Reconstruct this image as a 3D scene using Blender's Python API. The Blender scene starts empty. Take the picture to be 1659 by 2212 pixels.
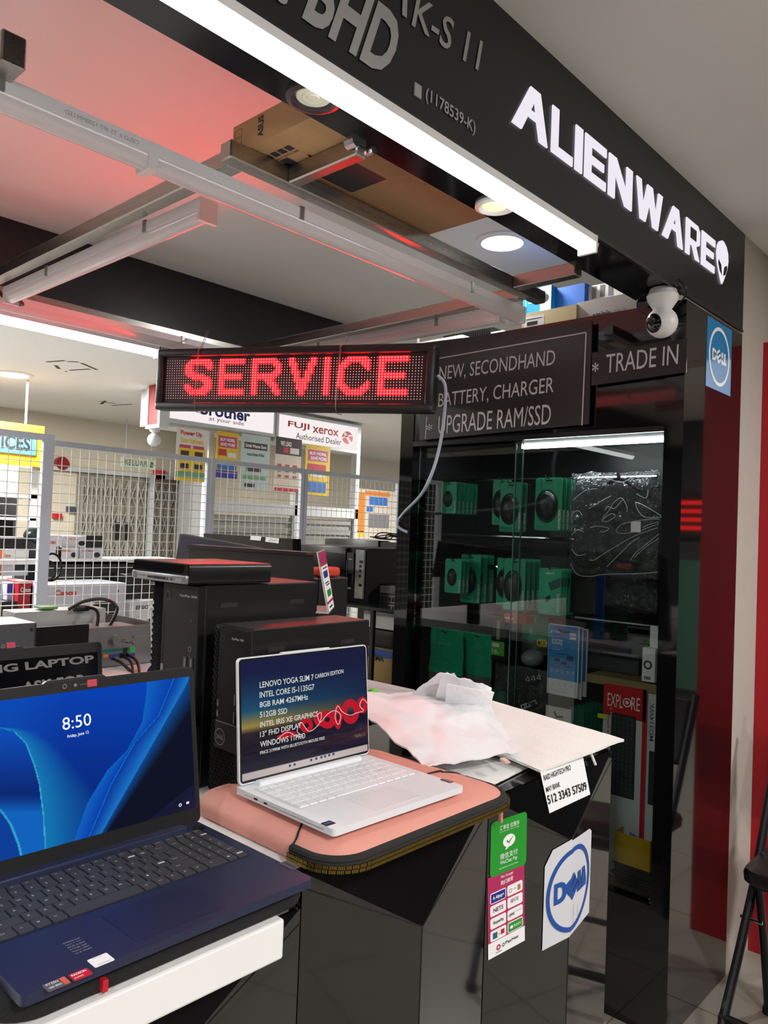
import bpy, bmesh, math, random
from mathutils import Vector, Matrix, Quaternion
random.seed(7)
S = bpy.context.scene
COL = S.collection
V = Vector
PI = math.pi
def lin(c):
    c /= 255.0
    return c / 12.92 if c <= 0.04045 else ((c + 0.055) / 1.055) ** 2.4
def C(r, g=None, b=None):
    if g is None: g = b = r
    return (lin(r), lin(g), lin(b), 1.0)
# ---------------------------------------------------------------- camera
CAM = V((0, 0, 1.5))
FPX = 1671.4
yaw, pit, rol = math.radians(42.5756), math.radians(1.4577), math.radians(2.1866)
fw = V((-math.sin(yaw) * math.cos(pit), math.cos(yaw) * math.cos(pit), math.sin(pit)))
r0 = V((math.cos(yaw), math.sin(yaw), 0)); u0 = r0.cross(fw)
rt = math.cos(rol) * r0 + math.sin(rol) * u0
up = -math.sin(rol) * r0 + math.cos(rol) * u0
cd = bpy.data.cameras.new('camera'); cam = bpy.data.objects.new('camera', cd); COL.objects.link(cam)
cam.matrix_world = Matrix(((rt.x, up.x, -fw.x, CAM.x), (rt.y, up.y, -fw.y, CAM.y), (rt.z, up.z, -fw.z, CAM.z), (0, 0, 0, 1)))
cd.sensor_fit = 'HORIZONTAL'; cd.sensor_width = 36; cd.lens = 36 * FPX / 1659; cd.clip_start = 0.02
S.camera = cam
# ---------------------------------------------------------------- world, exposure
S.view_settings.view_transform = 'Standard'; S.view_settings.look = 'None'
S.view_settings.exposure = 0.0; S.view_settings.gamma = 1.0; S.view_settings.use_curve_mapping = False
S.cycles.max_bounces = 7; S.cycles.diffuse_bounces = 3; S.cycles.glossy_bounces = 4; S.cycles.transmission_bounces = 4
S.cycles.transparent_max_bounces = 12; S.cycles.sample_clamp_indirect = 6.0; S.cycles.use_denoising = True
W = bpy.data.worlds.new('world'); S.world = W; W.use_nodes = True
W.node_tree.nodes['Background'].inputs[0].default_value = (0.86, 0.92, 1.0, 1)
W.node_tree.nodes['Background'].inputs[1].default_value = 0.5
def area(name, loc, size, power, col=(1, 1, 1), rot=(0, 0, 0), size_y=None, parent=None):
    l = bpy.data.lights.new(name, 'AREA'); l.energy = power; l.color = col
    l.shape = 'RECTANGLE' if size_y else 'DISK'; l.size = size
    if size_y: l.size_y = size_y
    o = bpy.data.objects.new(name, l); COL.objects.link(o); o.location = loc; o.rotation_euler = rot
    if parent:
        o.parent = parent; o.matrix_parent_inverse = MW[parent.name].inverted()
    return o
# photo pixel (1659x2212) to a point of the place, on the plane x = / y = / z = const
def ray(px, py): return fw + (px - 829.5) / FPX * rt - (py - 1106) / FPX * up
def ox(px, py, x): d = ray(px, py); return CAM + d * (x / d.x)
def oy(px, py, y): d = ray(px, py); return CAM + d * (y / d.y)
def oz(px, py, z): d = ray(px, py); return CAM + d * ((z - 1.5) / d.z)
def opl(px, py, P, n): d = ray(px, py); return CAM + d * ((P - CAM).dot(n) / d.dot(n))
# ---------------------------------------------------------------- materials
MATS = {}
def mat(name, col, rough=.5, metal=0.0, emis=None, es=0.0, noise=0.0, nscale=40, bump=0.0, bscale=200, spec=.5, coat=0.0, trans=0.0, alpha=1.0, sheen=0.0):
    m = bpy.data.materials.new(name); m.use_nodes = True; nt = m.node_tree; b = nt.nodes['Principled BSDF']
    b.inputs['Base Color'].default_value = col; b.inputs['Roughness'].default_value = rough; b.inputs['Metallic'].default_value = metal
    b.inputs['Specular IOR Level'].default_value = spec; b.inputs['Coat Weight'].default_value = coat
    b.inputs['Transmission Weight'].default_value = trans; b.inputs['Alpha'].default_value = alpha; b.inputs['Sheen Weight'].default_value = sheen
    if emis: b.inputs['Emission Color'].default_value = emis; b.inputs['Emission Strength'].default_value = es
    tc = None
    if noise or bump:
        tc = nt.nodes.new('ShaderNodeTexCoord')
    if noise:
        n = nt.nodes.new('ShaderNodeTexNoise'); n.inputs['Scale'].default_value = nscale; n.inputs['Detail'].default_value = 6
        nt.links.new(tc.outputs['Object'], n.inputs['Vector'])
        mx = nt.nodes.new('ShaderNodeMix'); mx.data_type = 'RGBA'
        k = 1 - noise
        mx.inputs['A'].default_value = (col[0] * k, col[1] * k, col[2] * k, 1); mx.inputs['B'].default_value = (min(1, col[0] * (1 + noise)), min(1, col[1] * (1 + noise)), min(1, col[2] * (1 + noise)), 1)
        nt.links.new(n.outputs['Fac'], mx.inputs['Factor']); nt.links.new(mx.outputs['Result'], b.inputs['Base Color'])
    if bump:
        n2 = nt.nodes.new('ShaderNodeTexNoise'); n2.inputs['Scale'].default_value = bscale; n2.inputs['Detail'].default_value = 4
        nt.links.new(tc.outputs['Object'], n2.inputs['Vector'])
        bp = nt.nodes.new('ShaderNodeBump'); bp.inputs['Strength'].default_value = bump; bp.inputs['Distance'].default_value = .002
        nt.links.new(n2.outputs['Fac'], bp.inputs['Height']); nt.links.new(bp.outputs['Normal'], b.inputs['Normal'])
    MATS[name] = m
    return m
def glow(name, col, s):
    m = bpy.data.materials.new(name); m.use_nodes = True; nt = m.node_tree; nt.nodes.clear()
    e = nt.nodes.new('ShaderNodeEmission'); e.inputs[0].default_value = col; e.inputs[1].default_value = s
    o = nt.nodes.new('ShaderNodeOutputMaterial'); nt.links.new(e.outputs[0], o.inputs[0]); MATS[name] = m
    return m
def glass(name, tint=(.93, .97, .95, 1), ior=1.5, rough=0.0, extra=0.0):
    m = bpy.data.materials.new(name); m.use_nodes = True; nt = m.node_tree; nt.nodes.clear()
    t = nt.nodes.new('ShaderNodeBsdfTransparent'); t.inputs[0].default_value = tint
    g = nt.nodes.new('ShaderNodeBsdfGlossy'); g.inputs['Roughness'].default_value = rough
    f = nt.nodes.new('ShaderNodeFresnel'); f.inputs[0].default_value = ior
    ad = nt.nodes.new('ShaderNodeMath'); ad.operation = 'ADD'; ad.inputs[1].default_value = extra; ad.use_clamp = True
    mx = nt.nodes.new('ShaderNodeMixShader'); o = nt.nodes.new('ShaderNodeOutputMaterial')
    nt.links.new(f.outputs[0], ad.inputs[0]); nt.links.new(ad.outputs[0], mx.inputs[0]); nt.links.new(t.outputs[0], mx.inputs[1]); nt.links.new(g.outputs[0], mx.inputs[2]); nt.links.new(mx.outputs[0], o.inputs[0])
    MATS[name] = m
    return m
def brushed(name, col, rough=.3, axis=1):
    m = mat(name, col, rough, 1.0); nt = m.node_tree; b = nt.nodes['Principled BSDF']
    tc = nt.nodes.new('ShaderNodeTexCoord'); mp = nt.nodes.new('ShaderNodeMapping')
    sc = [90, 90, 90]; sc[axis] = 3; mp.inputs['Scale'].default_value = sc
    n = nt.nodes.new('ShaderNodeTexNoise'); n.inputs['Scale'].default_value = 1; n.inputs['Detail'].default_value = 3
    rp = nt.nodes.new('ShaderNodeMapRange'); rp.inputs['To Min'].default_value = rough - .03; rp.inputs['To Max'].default_value = rough + .08
    nt.links.new(tc.outputs['Object'], mp.inputs[0]); nt.links.new(mp.outputs[0], n.inputs['Vector']); nt.links.new(n.outputs['Fac'], rp.inputs['Value']); nt.links.new(rp.outputs[0], b.inputs['Roughness'])
    return m
def screenmat(name, s):
    m = bpy.data.materials.new(name); m.use_nodes = True; nt = m.node_tree; nt.nodes.clear()
    a = nt.nodes.new('ShaderNodeVertexColor'); a.layer_name = 'Col'
    e = nt.nodes.new('ShaderNodeEmission'); e.inputs[1].default_value = s
    g = nt.nodes.new('ShaderNodeBsdfGlossy'); g.inputs['Roughness'].default_value = .18; g.inputs[0].default_value = (.03, .03, .03, 1)
    ad = nt.nodes.new('ShaderNodeAddShader'); o = nt.nodes.new('ShaderNodeOutputMaterial')
    nt.links.new(a.outputs[0], e.inputs[0]); nt.links.new(e.outputs[0], ad.inputs[0]); nt.links.new(g.outputs[0], ad.inputs[1]); nt.links.new(ad.outputs[0], o.inputs[0])
    MATS[name] = m
    return m
# ---------------------------------------------------------------- mesh builder
MW = {}
_tc = {}
def textmesh(s, bold):
    k = (s, bold)
    if k not in _tc:
        c = bpy.data.curves.new('t', 'FONT'); c.body = s; c.resolution_u = 3; c.offset = bold
        o = bpy.data.objects.new('t', c); COL.objects.link(o); bpy.context.view_layer.update()
        m = bpy.data.meshes.new_from_object(o.evaluated_get(bpy.context.evaluated_depsgraph_get()))
        vs = [(v.co.x, v.co.y) for v in m.vertices]; fs = [tuple(p.vertices) for p in m.polygons]
        bpy.data.objects.remove(o); bpy.data.curves.remove(c); bpy.data.meshes.remove(m)
        x0 = min(v[0] for v in vs); x1 = max(v[0] for v in vs); y0 = min(v[1] for v in vs); y1 = max(v[1] for v in vs)
        _tc[k] = ([((x - x0) / (x1 - x0), (y - y0) / (y1 - y0)) for x, y in vs], fs, (x1 - x0) / (y1 - y0))
    return _tc[k]
def frame(P, right, upv):
    r = V(right).normalized(); u = V(upv); u = (u - r * u.dot(r)).normalized(); n = r.cross(u)
    return Matrix(((r.x, u.x, n.x, P[0]), (r.y, u.y, n.y, P[1]), (r.z, u.z, n.z, P[2]), (0, 0, 0, 1)))
def aff(BL, BR, TL):
    r = V(BR) - V(BL); u = V(TL) - V(BL); n = r.cross(u).normalized()
    return Matrix(((r.x, u.x, n.x, BL[0]), (r.y, u.y, n.y, BL[1]), (r.z, u.z, n.z, BL[2]), (0, 0, 0, 1)))
def loc(x, y, z, rz=0.0): return Matrix.Translation((x, y, z)) @ Matrix.Rotation(rz, 4, 'Z')
class MB:
    def __init__(s, M=None): s.v = []; s.f = []; s.mi = []; s.M = M or Matrix(); s.k = 0
    def add(s, vs, fs):
        o = len(s.v); s.v += [s.M @ V(p) for p in vs]; s.f += [tuple(i + o for i in f) for f in fs]; s.mi += [s.k] * len(fs); return s
    def box(s, x0, x1, y0, y1, z0, z1):
        return s.add([(x0, y0, z0), (x1, y0, z0), (x1, y1, z0), (x0, y1, z0), (x0, y0, z1), (x1, y0, z1), (x1, y1, z1), (x0, y1, z1)],
                     [(0, 3, 2, 1), (4, 5, 6, 7), (0, 1, 5, 4), (1, 2, 6, 5), (2, 3, 7, 6), (3, 0, 4, 7)])
    def rbox(s, x0, x1, y0, y1, z0, z1, r=.003, seg=2, edges=None):
        bm = bmesh.new(); bmesh.ops.create_cube(bm, size=1)
        for v in bm.verts:
            v.co = V(((x0 + x1) / 2 + v.co.x * (x1 - x0), (y0 + y1) / 2 + v.co.y * (y1 - y0), (z0 + z1) / 2 + v.co.z * (z1 - z0)))
        es = bm.edges[:]
        if edges is not None:
            es = [e for e in es if abs((e.verts[0].co - e.verts[1].co)[edges]) > 1e-9]
        bmesh.ops.bevel(bm, geom=es, offset=r, segments=seg, profile=.5, affect='EDGES', clamp_overlap=True)
        s._bm(bm); return s
    def _bm(s, bm):
        bm.verts.index_update(); s.add([v.co.copy() for v in bm.verts], [tuple(v.index for v in f.verts) for f in bm.faces]); bm.free()
    def quad(s, a, b, c, d): return s.add([a, b, c, d], [(0, 1, 2, 3)])
    def rect(s, x0, x1, y0, y1, z=0.0): return s.add([(x0, y0, z), (x1, y0, z), (x1, y1, z), (x0, y1, z)], [(0, 1, 2, 3)])
    def poly(s, pts, z=0.0): return s.add([(p[0], p[1], z) for p in pts], [tuple(range(len(pts)))])
    def prism(s, pts, z0, z1):
        n = len(pts)
        return s.add([(p[0], p[1], z0) for p in pts] + [(p[0], p[1], z1) for p in pts],
                     [tuple(range(n - 1, -1, -1)), tuple(range(n, 2 * n))] + [(i, (i + 1) % n, n + (i + 1) % n, n + i) for i in range(n)])
    def cyl(s, p0, p1, r0, r1=None, n=16, cap=True):
        r1 = r0 if r1 is None else r1; p0 = V(p0); p1 = V(p1); d = (p1 - p0).normalized()
        a = d.orthogonal().normalized(); b = d.cross(a)
        vs = []
        for p, r in ((p0, r0), (p1, r1)):
            for i in range(n):
                t = 2 * PI * i / n; vs.append(p + a * (r * math.cos(t)) + b * (r * math.sin(t)))
        fs = [(i, (i + 1) % n, n + (i + 1) % n, n + i) for i in range(n)]
        if cap: fs += [tuple(range(n - 1, -1, -1)), tuple(range(n, 2 * n))]
        return s.add(vs, fs)
    def tube(s, pts, r, n=8, closed=False, sub=0):
        P = [V(p) for p in pts]
        if sub:
            Q = []
            m = len(P)
            for i in range(m if closed else m - 1):
                p0 = P[(i - 1) % m] if (closed or i > 0) else P[i]; p1 = P[i]; p2 = P[(i + 1) % m]; p3 = P[(i + 2) % m] if (closed or i + 2 < m) else p2
                for k in range(sub):
                    t = k / sub
                    Q.append(.5 * ((2 * p1) + (p2 - p0) * t + (2 * p0 - 5 * p1 + 4 * p2 - p3) * t * t + (3 * p1 - p0 - 3 * p2 + p3) * t ** 3))
            if not closed: Q.append(P[-1])
            P = Q
        m = len(P); vs = []; a = None
        for i, p in enumerate(P):
            if closed: d = P[(i + 1) % m] - P[i - 1]
            else: d = P[min(i + 1, m - 1)] - P[max(i - 1, 0)]
            d = d.normalized() if d.length > 1e-9 else V((0, 0, 1))
            a = d.orthogonal().normalized() if a is None else (a - d * a.dot(d)).normalized()
            b = d.cross(a); rr = r[i] if isinstance(r, (list, tuple)) else r
            for j in range(n):
                t = 2 * PI * j / n; vs.append(p + a * (rr * math.cos(t)) + b * (rr * math.sin(t)))
        fs = []
        for i in range(m if closed else m - 1):
            for j in range(n):
                i2 = (i + 1) % m
                fs.append((i * n + j, i * n + (j + 1) % n, i2 * n + (j + 1) % n, i2 * n + j))
        if not closed: fs += [tuple(range(n - 1, -1, -1)), tuple((m - 1) * n + j for j in range(n))]
        return s.add(vs, fs)
    def lathe(s, prof, n=24, c=(0, 0, 0), cap=True):
        vs = []; m = len(prof)
        for r, z in prof:
            for i in range(n):
                t = 2 * PI * i / n; vs.append((c[0] + r * math.cos(t), c[1] + r * math.sin(t), c[2] + z))
        fs = [(k * n + i, k * n + (i + 1) % n, (k + 1) * n + (i + 1) % n, (k + 1) * n + i) for k in range(m - 1) for i in range(n)]
        if cap: fs += [tuple(range(n - 1, -1, -1)), tuple((m - 1) * n + i for i in range(n))]
        return s.add(vs, fs)
    def ball(s, c, r, n=16, sc=(1, 1, 1)):
        bm = bmesh.new(); bmesh.ops.create_uvsphere(bm, u_segments=n, v_segments=n // 2 + 2, radius=r)
        for v in bm.verts: v.co = V((c[0] + v.co.x * sc[0], c[1] + v.co.y * sc[1], c[2] + v.co.z * sc[2]))
        s._bm(bm); return s
    def disc(s, cx, cy, r, n=20, z=0.0, ry=None):
        ry = ry or r
        return s.poly([(cx + r * math.cos(2 * PI * i / n), cy + ry * math.sin(2 * PI * i / n)) for i in range(n)], z)
    def ring(s, cx, cy, r0, r1, n=32, z=0.0, ys=1.0):
        vs = [(cx + r * math.cos(2 * PI * i / n), cy + ys * r * math.sin(2 * PI * i / n), z) for r in (r0, r1) for i in range(n)]
        return s.add(vs, [(i, n + i, n + (i + 1) % n, (i + 1) % n) for i in range(n)])
    def text(s, t, x, y, w=None, h=None, z=0.0, bold=0.0, al='L', sq=1.0):
        vs, fs, asp = textmesh(t, bold)
        if w is None: w = h * asp * sq
        if h is None: h = w / asp
        if al == 'C': x -= w / 2
        if al == 'R': x -= w
        return s.add([(x + u * w, y + v * h, z) for u, v in vs], fs)
    def grid(s, fn, nu, nv):
        vs = [fn(i / nu, j / nv) for j in range(nv + 1) for i in range(nu + 1)]
        return s.add(vs, [(j * (nu + 1) + i, j * (nu + 1) + i + 1, (j + 1) * (nu + 1) + i + 1, (j + 1) * (nu + 1) + i) for j in range(nv) for i in range(nu)])
    def build(s, name, mats, parent=None, smooth=False, flip=False, ang=35):
        vs = s.v
        me = bpy.data.meshes.new(name); o = bpy.data.objects.new(name, me); COL.objects.link(o)
        if parent is not None:
            inv = MW[parent.name].inverted(); vs = [inv @ p for p in vs]; o.parent = parent; MW[o.name] = MW[parent.name].copy()
        else:
            xs = [p.x for p in vs]; ys = [p.y for p in vs]; zs = [p.z for p in vs]
            c = V(((min(xs) + max(xs)) / 2, (min(ys) + max(ys)) / 2, min(zs))); vs = [p - c for p in vs]; o.location = c; MW[o.name] = Matrix.Translation(c)
        me.from_pydata([tuple(p) for p in vs], [], s.f)
        for m in (mats if isinstance(mats, (list, tuple)) else [mats]): me.materials.append(m)
        me.polygons.foreach_set('material_index', s.mi)
        if smooth:
            me.polygons.foreach_set('use_smooth', [True] * len(me.polygons)); me.set_sharp_from_angle(angle=math.radians(ang))
        me.update(); return o
def tag(o, label, cat, group=None):
    o['label'] = label; o['category'] = cat
    if group: o['group'] = group
    return o
def thing(name, label, cat, M=None, group=None):
    o = bpy.data.objects.new(name, None); COL.objects.link(o); o.empty_display_size = .05
    M = M or Matrix(); o.matrix_world = M; MW[o.name] = M.copy(); return tag(o, label, cat, group)
def struct(o): o['kind'] = 'structure'; return o
def stuff(o): o['kind'] = 'stuff'; return o
def dup(root, M, label=None, group=None, swap=None):
    def cp(o, par):
        c = o.copy(); COL.objects.link(c)
        if par is not None: c.parent = par
        MW[c.name] = M.copy()
        if swap and c.type == 'MESH':
            pass
        for ch in kids.get(o.name, []): cp(ch, c)
        return c
    kids = {}
    st = [root]
    while st:
        a = st.pop(); kids[a.name] = [b for b in a.children]; st += kids[a.name]
    r = cp(root, None); r.matrix_world = M
    if label: r['label'] = label
    if group: r['group'] = group
    return r
# ---------------------------------------------------------------- shared materials
M_ceil = mat('ceiling_paint', C(236, 235, 232), .85, noise=.03, nscale=3)
M_floor = mat('floor_tile', C(146, 142, 132), .3, noise=.12, nscale=6)
M_beige = mat('beige_paint', C(186, 178, 170), .8, noise=.06, nscale=12)
M_redwall = mat('red_panel', C(176, 16, 30), .45, noise=.08, nscale=5)
M_gloss = mat('black_gloss_laminate', C(11, 11, 13), .06, spec=.6, noise=.15, nscale=9, coat=.4)
M_gloss2 = mat('black_panel', C(26, 26, 29), .14, spec=.5, noise=.1, nscale=14)
M_blk = mat('black_plastic', C(24, 24, 26), .42, noise=.1, nscale=80)
M_blkm = mat('black_matte', C(16, 16, 18), .7)
M_white = mat('white_plastic', C(238, 238, 240), .35)
M_whitem = mat('white_matte', C(240, 240, 238), .75)
M_paper = mat('paper_white', C(240, 240, 243), .7)
M_steel = brushed('brushed_steel', C(176, 172, 166), .26, 1)
M_steelx = brushed('brushed_steel_cross', C(176, 172, 166), .26, 0)
M_greyl = mat('grey_lettering', C(205, 205, 208), .55)
M_whitel = mat('white_lettering', C(246, 246, 246), .55)
M_blackl = mat('black_lettering', C(18, 18, 20), .6)
M_chrome = mat('chrome', C(205, 205, 208), .12, 1.0)
M_galv = mat('galvanised_steel', C(160, 163, 164), .38, 1.0, noise=.15, nscale=30)
M_card = mat('cardboard', C(204, 164, 118), .8, noise=.07, nscale=30)
E_tube = glow('tube_light', (.97, 1, 1, 1), 7.0)
E_lamp = glow('lamp_disc', (1, .99, .96, 1), 12)
M_glass = glass('cabinet_glass')
M_clear = glass('clear_blister', (.98, .99, .99, 1), 1.35)
M_edge = mat('glass_edge', C(70, 120, 105), .15, alpha=.75)
# ================================================================ structure
o = MB().box(-14, 4, -4, 12, -.1, 0).build('floor', M_floor); struct(o)
# floor joints
jb = MB()
for i in range(-4, 13):
    jb.box(-14, 4, i * .6 - 1.0, i * .6 - .996, 0, .0006)
for i in range(-23, 7):
    jb.box(i * .6 + .1, i * .6 + .104, -4, 12, 0, .0006)
struct(jb.build('trim_1', mat('floor_joint', C(96, 90, 80), .7)))
o = MB().box(-14, 4, -4, 12, 2.61, 2.75).build('ceiling', M_ceil); struct(o)
# beige wall and the red panel beyond the column
o = MB().box(-1.06, -.931, 2.864, 3.3, 0, 2.61).box(-.931, 4, 3.16, 3.3, 2.25, 2.61).build('wall_right', M_beige); struct(o)
o = MB().box(-.9305, -.715, 3.1, 3.16, .0, 2.27).build('wall_red', M_redwall); struct(o)
# far side of the corridor, seen only as reflections in the glossy column
o = MB().box(-.4, 4, 7.0, 7.2, 0, 2.61).build('wall_far', mat('far_shop_wall', C(60, 62, 62), .6)); struct(o)
o = MB().box(3.6, 3.8, -4, 7, 0, 2.61).build('wall_opposite', mat('opposite_wall', C(66, 58, 54), .6, noise=.1, nscale=2)); struct(o)
# far left shops
o = MB().box(-8.3, -8.15, -4, 12, 0, 2.61).build('wall_left', mat('cream_wall', C(226, 216, 196), .8, noise=.03)); struct(o)

o = MB().box(-8.2, 3.8, -4.2, -4.0, 0, 2.61).build('wall_back', mat('back_shop_wall', C(40, 44, 52), .6, noise=.1, nscale=2)); struct(o)
# ---------------------------------------------------------------- fascia beam over the counter
X0 = -.93
M_fas = mat('fascia_black', C(24, 28, 33), .3, spec=.4, noise=.06, nscale=4)
M_sof = mat('soffit_black', C(14, 15, 18), .12, noise=.15, nscale=12)
fas = thing('fascia_sign', 'long black shop fascia carrying lit white capital letters and grey lettering', 'shop sign', loc(-1.0, .5, 2.26))
MB().box(X0 - .012, X0, -2.2, 2.862, 2.262, 2.612).build('face_panel', M_fas, fas)
MB().box(-1.078, X0 - .012, -2.2, 2.34, 2.262, 2.28).box(-1.078, -1.066, -2.2, 2.34, 2.28, 2.608).build('soffit_panel', M_sof, fas)
MB().box(X0 - .002, X0 + .003, -2.2, 2.862, 2.258, 2.266).build('edge_trim', mat('trim_dark', C(60, 60, 62), .4, .6), fas)
def onfas(px, py): return ox(px, py, X0 + .002)
def fastext(s, BL, BR, TL, bold, m, name, d=None):
    b = MB(aff(onfas(*BL), onfas(*BR), onfas(*TL))); b.text(s, 0, 0, 1, 1, 0, bold); b.build(name, m, fas)
# plane coordinates: y along, z up
M_fasl = mat('fascia_grey_lettering', C(168, 168, 170), .5)
def ptext(s, y, z, h, bold, m, name, al='L', sq=1.0, w=None):
    b = MB(frame((X0 + .0025, 0, 0), (0, 1, 0), (0, 0, 1))); b.text(s, y, z, w, h, 0, bold, al, sq); return b.build(name, m, fas)
pB = onfas(652, 38); pD = onfas(884, 178); pDt = onfas(822, 52)
fastext('BHD', (652, 38), (836, 171), (700, -96), .035, M_fasl, 'lettering')
q = onfas(895, 205); MB().box(X0, X0 + .003, q.y, q.y + .019, q.z, q.z + .024).build('lettering', M_fasl, fas)
fastext('(1178539-K)', (919, 222), (1026, 296), (921, 187), .01, M_fasl, 'lettering')
a = onfas(889, 48); b_ = onfas(1034, 152); fastext('K-S 11', (889, 55), (1033, 153), (902, -14), .012, M_fasl, 'lettering')
ptext('Y', a.y - .055, a.z + .0, .075, .012, M_fasl, 'lettering')
ptext('SDN.', pB.y - .33, pB.z, .085, .035, M_fasl, 'lettering', w=.3)
# the lit letters: own polygons in a unit box, drawn on the plane
E_let = glow('lit_letters', (.93, .88, .97, 1), .93)
GL = {
 'A': [[(0, 0), (.47, 1), (.75, 1), (1, 0), (.76, 0), (.67, .36), (.46, .36), (.40, .52), (.64, .52), (.60, .76), (.26, 0)]],
 'L': [[(0, 0), (1, 0), (1, .2), (.30, .2), (.30, 1), (0, 1)]],
 'I': [[(0, 0), (1, 0), (1, 1), (0, 1)]],
 'E': [[(0, 0), (1, 0), (1, .2), (.3, .2), (.3, .41), (.9, .41), (.9, .59), (.3, .59), (.3, .8), (1, .8), (1, 1), (0, 1)]],
 'N': [[(0, 0), (.26, 0), (.26, .62), (.7, 0), (1, 0), (1, 1), (.74, 1), (.74, .40), (.3, 1), (0, 1)]],
 'W': [[(.16, 0), (.36, 0), (.5, .55), (.64, 0), (.84, 0), (1, 1), (.83, 1), (.74, .38), (.6, 1), (.4, 1), (.26, .38), (.17, 1), (0, 1)]],
 'R': [[(0, 0), (.28, 0), (.28, .33), (.46, .33), (.72, 0), (1, 0), (.74, .36), (1, .48), (1, .86), (.84, 1), (0, 1)], [(.28, .5), (.72, .5), (.72, .82), (.28, .82)]],
}
PX = lambda cx: (550 + cx / 1.496)
base = lambda cx: (PX(cx), 264 + (591.6 - 264) * (PX(cx) - 1103.5) / (1542.6 - 1103.5))
zb, zt = onfas(1103.5, 264).z, onfas(1135, 190).z
zb2, zt2 = onfas(1542.6, 591.6).z, onfas(1544, 521).z
zb = (zb + zb2) / 2 + .001; zt = zb + .108
lets = [('A', 830, 951), ('L', 957, 1029), ('I', 1033, 1057), ('E', 1064, 1136), ('N', 1141, 1221), ('W', 1230, 1319), ('A', 1316, 1386), ('R', 1391, 1438), ('E', 1442, 1487)]
for ch, c0, c1 in lets:
    y0 = onfas(*base(c0)).y; y1 = onfas(*base(c1)).y; y1 = y0 + (y1 - y0) * .94
    if ch == 'A': pass
    b = MB(Matrix(((0, 0, 1, X0), (y1 - y0, 0, 0, y0), (0, zt - zb, 0, zb), (0, 0, 0, 1))))
    ps = GL[ch]
    b.prism(ps[0], .001, .0045)
    ob = b.build('lit_letter', E_let, fas)
    if len(ps) > 1:
        MB(Matrix(((0, 0, 1, X0), (y1 - y0, 0, 0, y0), (0, zt - zb, 0, zb), (0, 0, 0, 1)))).prism(ps[1], .004, .005).build('counter_fill', M_fas, fas)
# lit emblem: long oval head with two slanted eyes
h0 = onfas(1545, 560); h1 = onfas(1572, 600)
hc = onfas(1558, 556); 
yb = onfas(1546.5, 570).y; hwid = onfas(1572, 570).y - yb; hw = .028; hz0 = zb - .012
pts = []
for t, w in ((0, .02), (.08, .22), (.25, .55), (.45, .88), (.62, 1), (.8, .92), (.93, .6), (1, .15)): pts.append((w, t))
prof = [(.5 + w / 2, t) for w, t in pts] + [(.5 - w / 2, t) for w, t in reversed(pts)]
hm = Matrix(((0, 0, 1, X0), (hwid, 0, 0, yb), (0, .145, 0, zb - .016), (0, 0, 0, 1)))
hd = MB(hm).prism(prof, .001, .0045).build('lit_emblem', E_let, fas)
eb = MB(hm)
eb.prism([(.44, .2), (.36, .42), (.14, .5), (.12, .42), (.26, .26)], .0044, .0055); eb.prism([(.56, .2), (.74, .26), (.88, .42), (.86, .5), (.64, .42)], .0044, .0055)
eb.build('emblem_eyes', M_blackl, hd)
MB(frame((X0 + .0025, yb + hwid + .012, zt - .02), (0, 1, 0), (0, 0, 1))).text('®', 0, 0, .014, .018).build('lettering', M_fasl, fas)

# two downlights set in the soffit
def downlight(px, py, lit, label, M_ring, z=2.262, r=.047, e=None, group=None):
    p = oz(px, py, z); t = thing('downlight', label, 'ceiling light', loc(p.x, p.y, z), group=group)
    b = MB(loc(p.x, p.y, z)).lathe([(r, 0), (r, -.006), (r * .82, -.009), (r * .66, -.003), (r * .64, .0)], 32, cap=False); b.build('trim_ring', M_ring, t, True)
    b = MB(loc(p.x, p.y, z)).lathe([(.001, -.004), (r * .2, -.0045), (r * .22, -.003), (r * .4, -.004), (r * .42, -.0025), (r * .6, -.003), (r * .64, -.001)], 32); b.build('lamp_lens', lit, t, True)
    return t
M_lens = mat('led_lens', C(222, 224, 205), .2, emis=C(255, 250, 220), es=.08)
downlight(678, 208, M_lens, 'unlit round downlight with dark rim in the black soffit, nearer one', mat('dark_rim', C(52, 40, 44), .3), r=.05)
downlight(1070, 443, mat('led_lens_warm', C(240, 236, 190), .2, emis=C(255, 240, 190), es=.8), 'white rimmed round downlight in the black soffit, nearer the cabinet', M_white, r=.047)

# ---------------------------------------------------------------- lit tube under the soffit
tb = thing('tube_light', 'bright lit white tube light running under the black fascia', 'tube light', loc(-.985, .3, 2.215))
MB().box(-.968, -.920, -1.2, 1.745, 2.240, 2.257).build('housing', M_white, tb)
b = MB(); n = 10; y0, y1 = -1.2, 1.74
prof = [(-.944 + .0225 * math.cos(PI + PI * i / n), 2.240 + .024 * math.sin(PI + PI * i / n)) for i in range(n + 1)]
b.add([(x, y0, z) for x, z in prof] + [(x, y1, z) for x, z in prof], [(i, i + 1, n + 2 + i, n + 1 + i) for i in range(n)]); b.build('diffuser', E_tube, tb, True)
MB().box(-.969, -.919, 1.74, 1.749, 2.214, 2.257).build('end_cap', M_white, tb)
MB().tube([(-.945, 1.749, 2.245), (-.945, 1.77, 2.235), (-.942, 1.785, 2.24), (-.94, 1.79, 2.255)], .0035, 6, sub=4).build('cable', mat('cable_cream', C(214, 200, 140), .5), tb, True)

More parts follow.
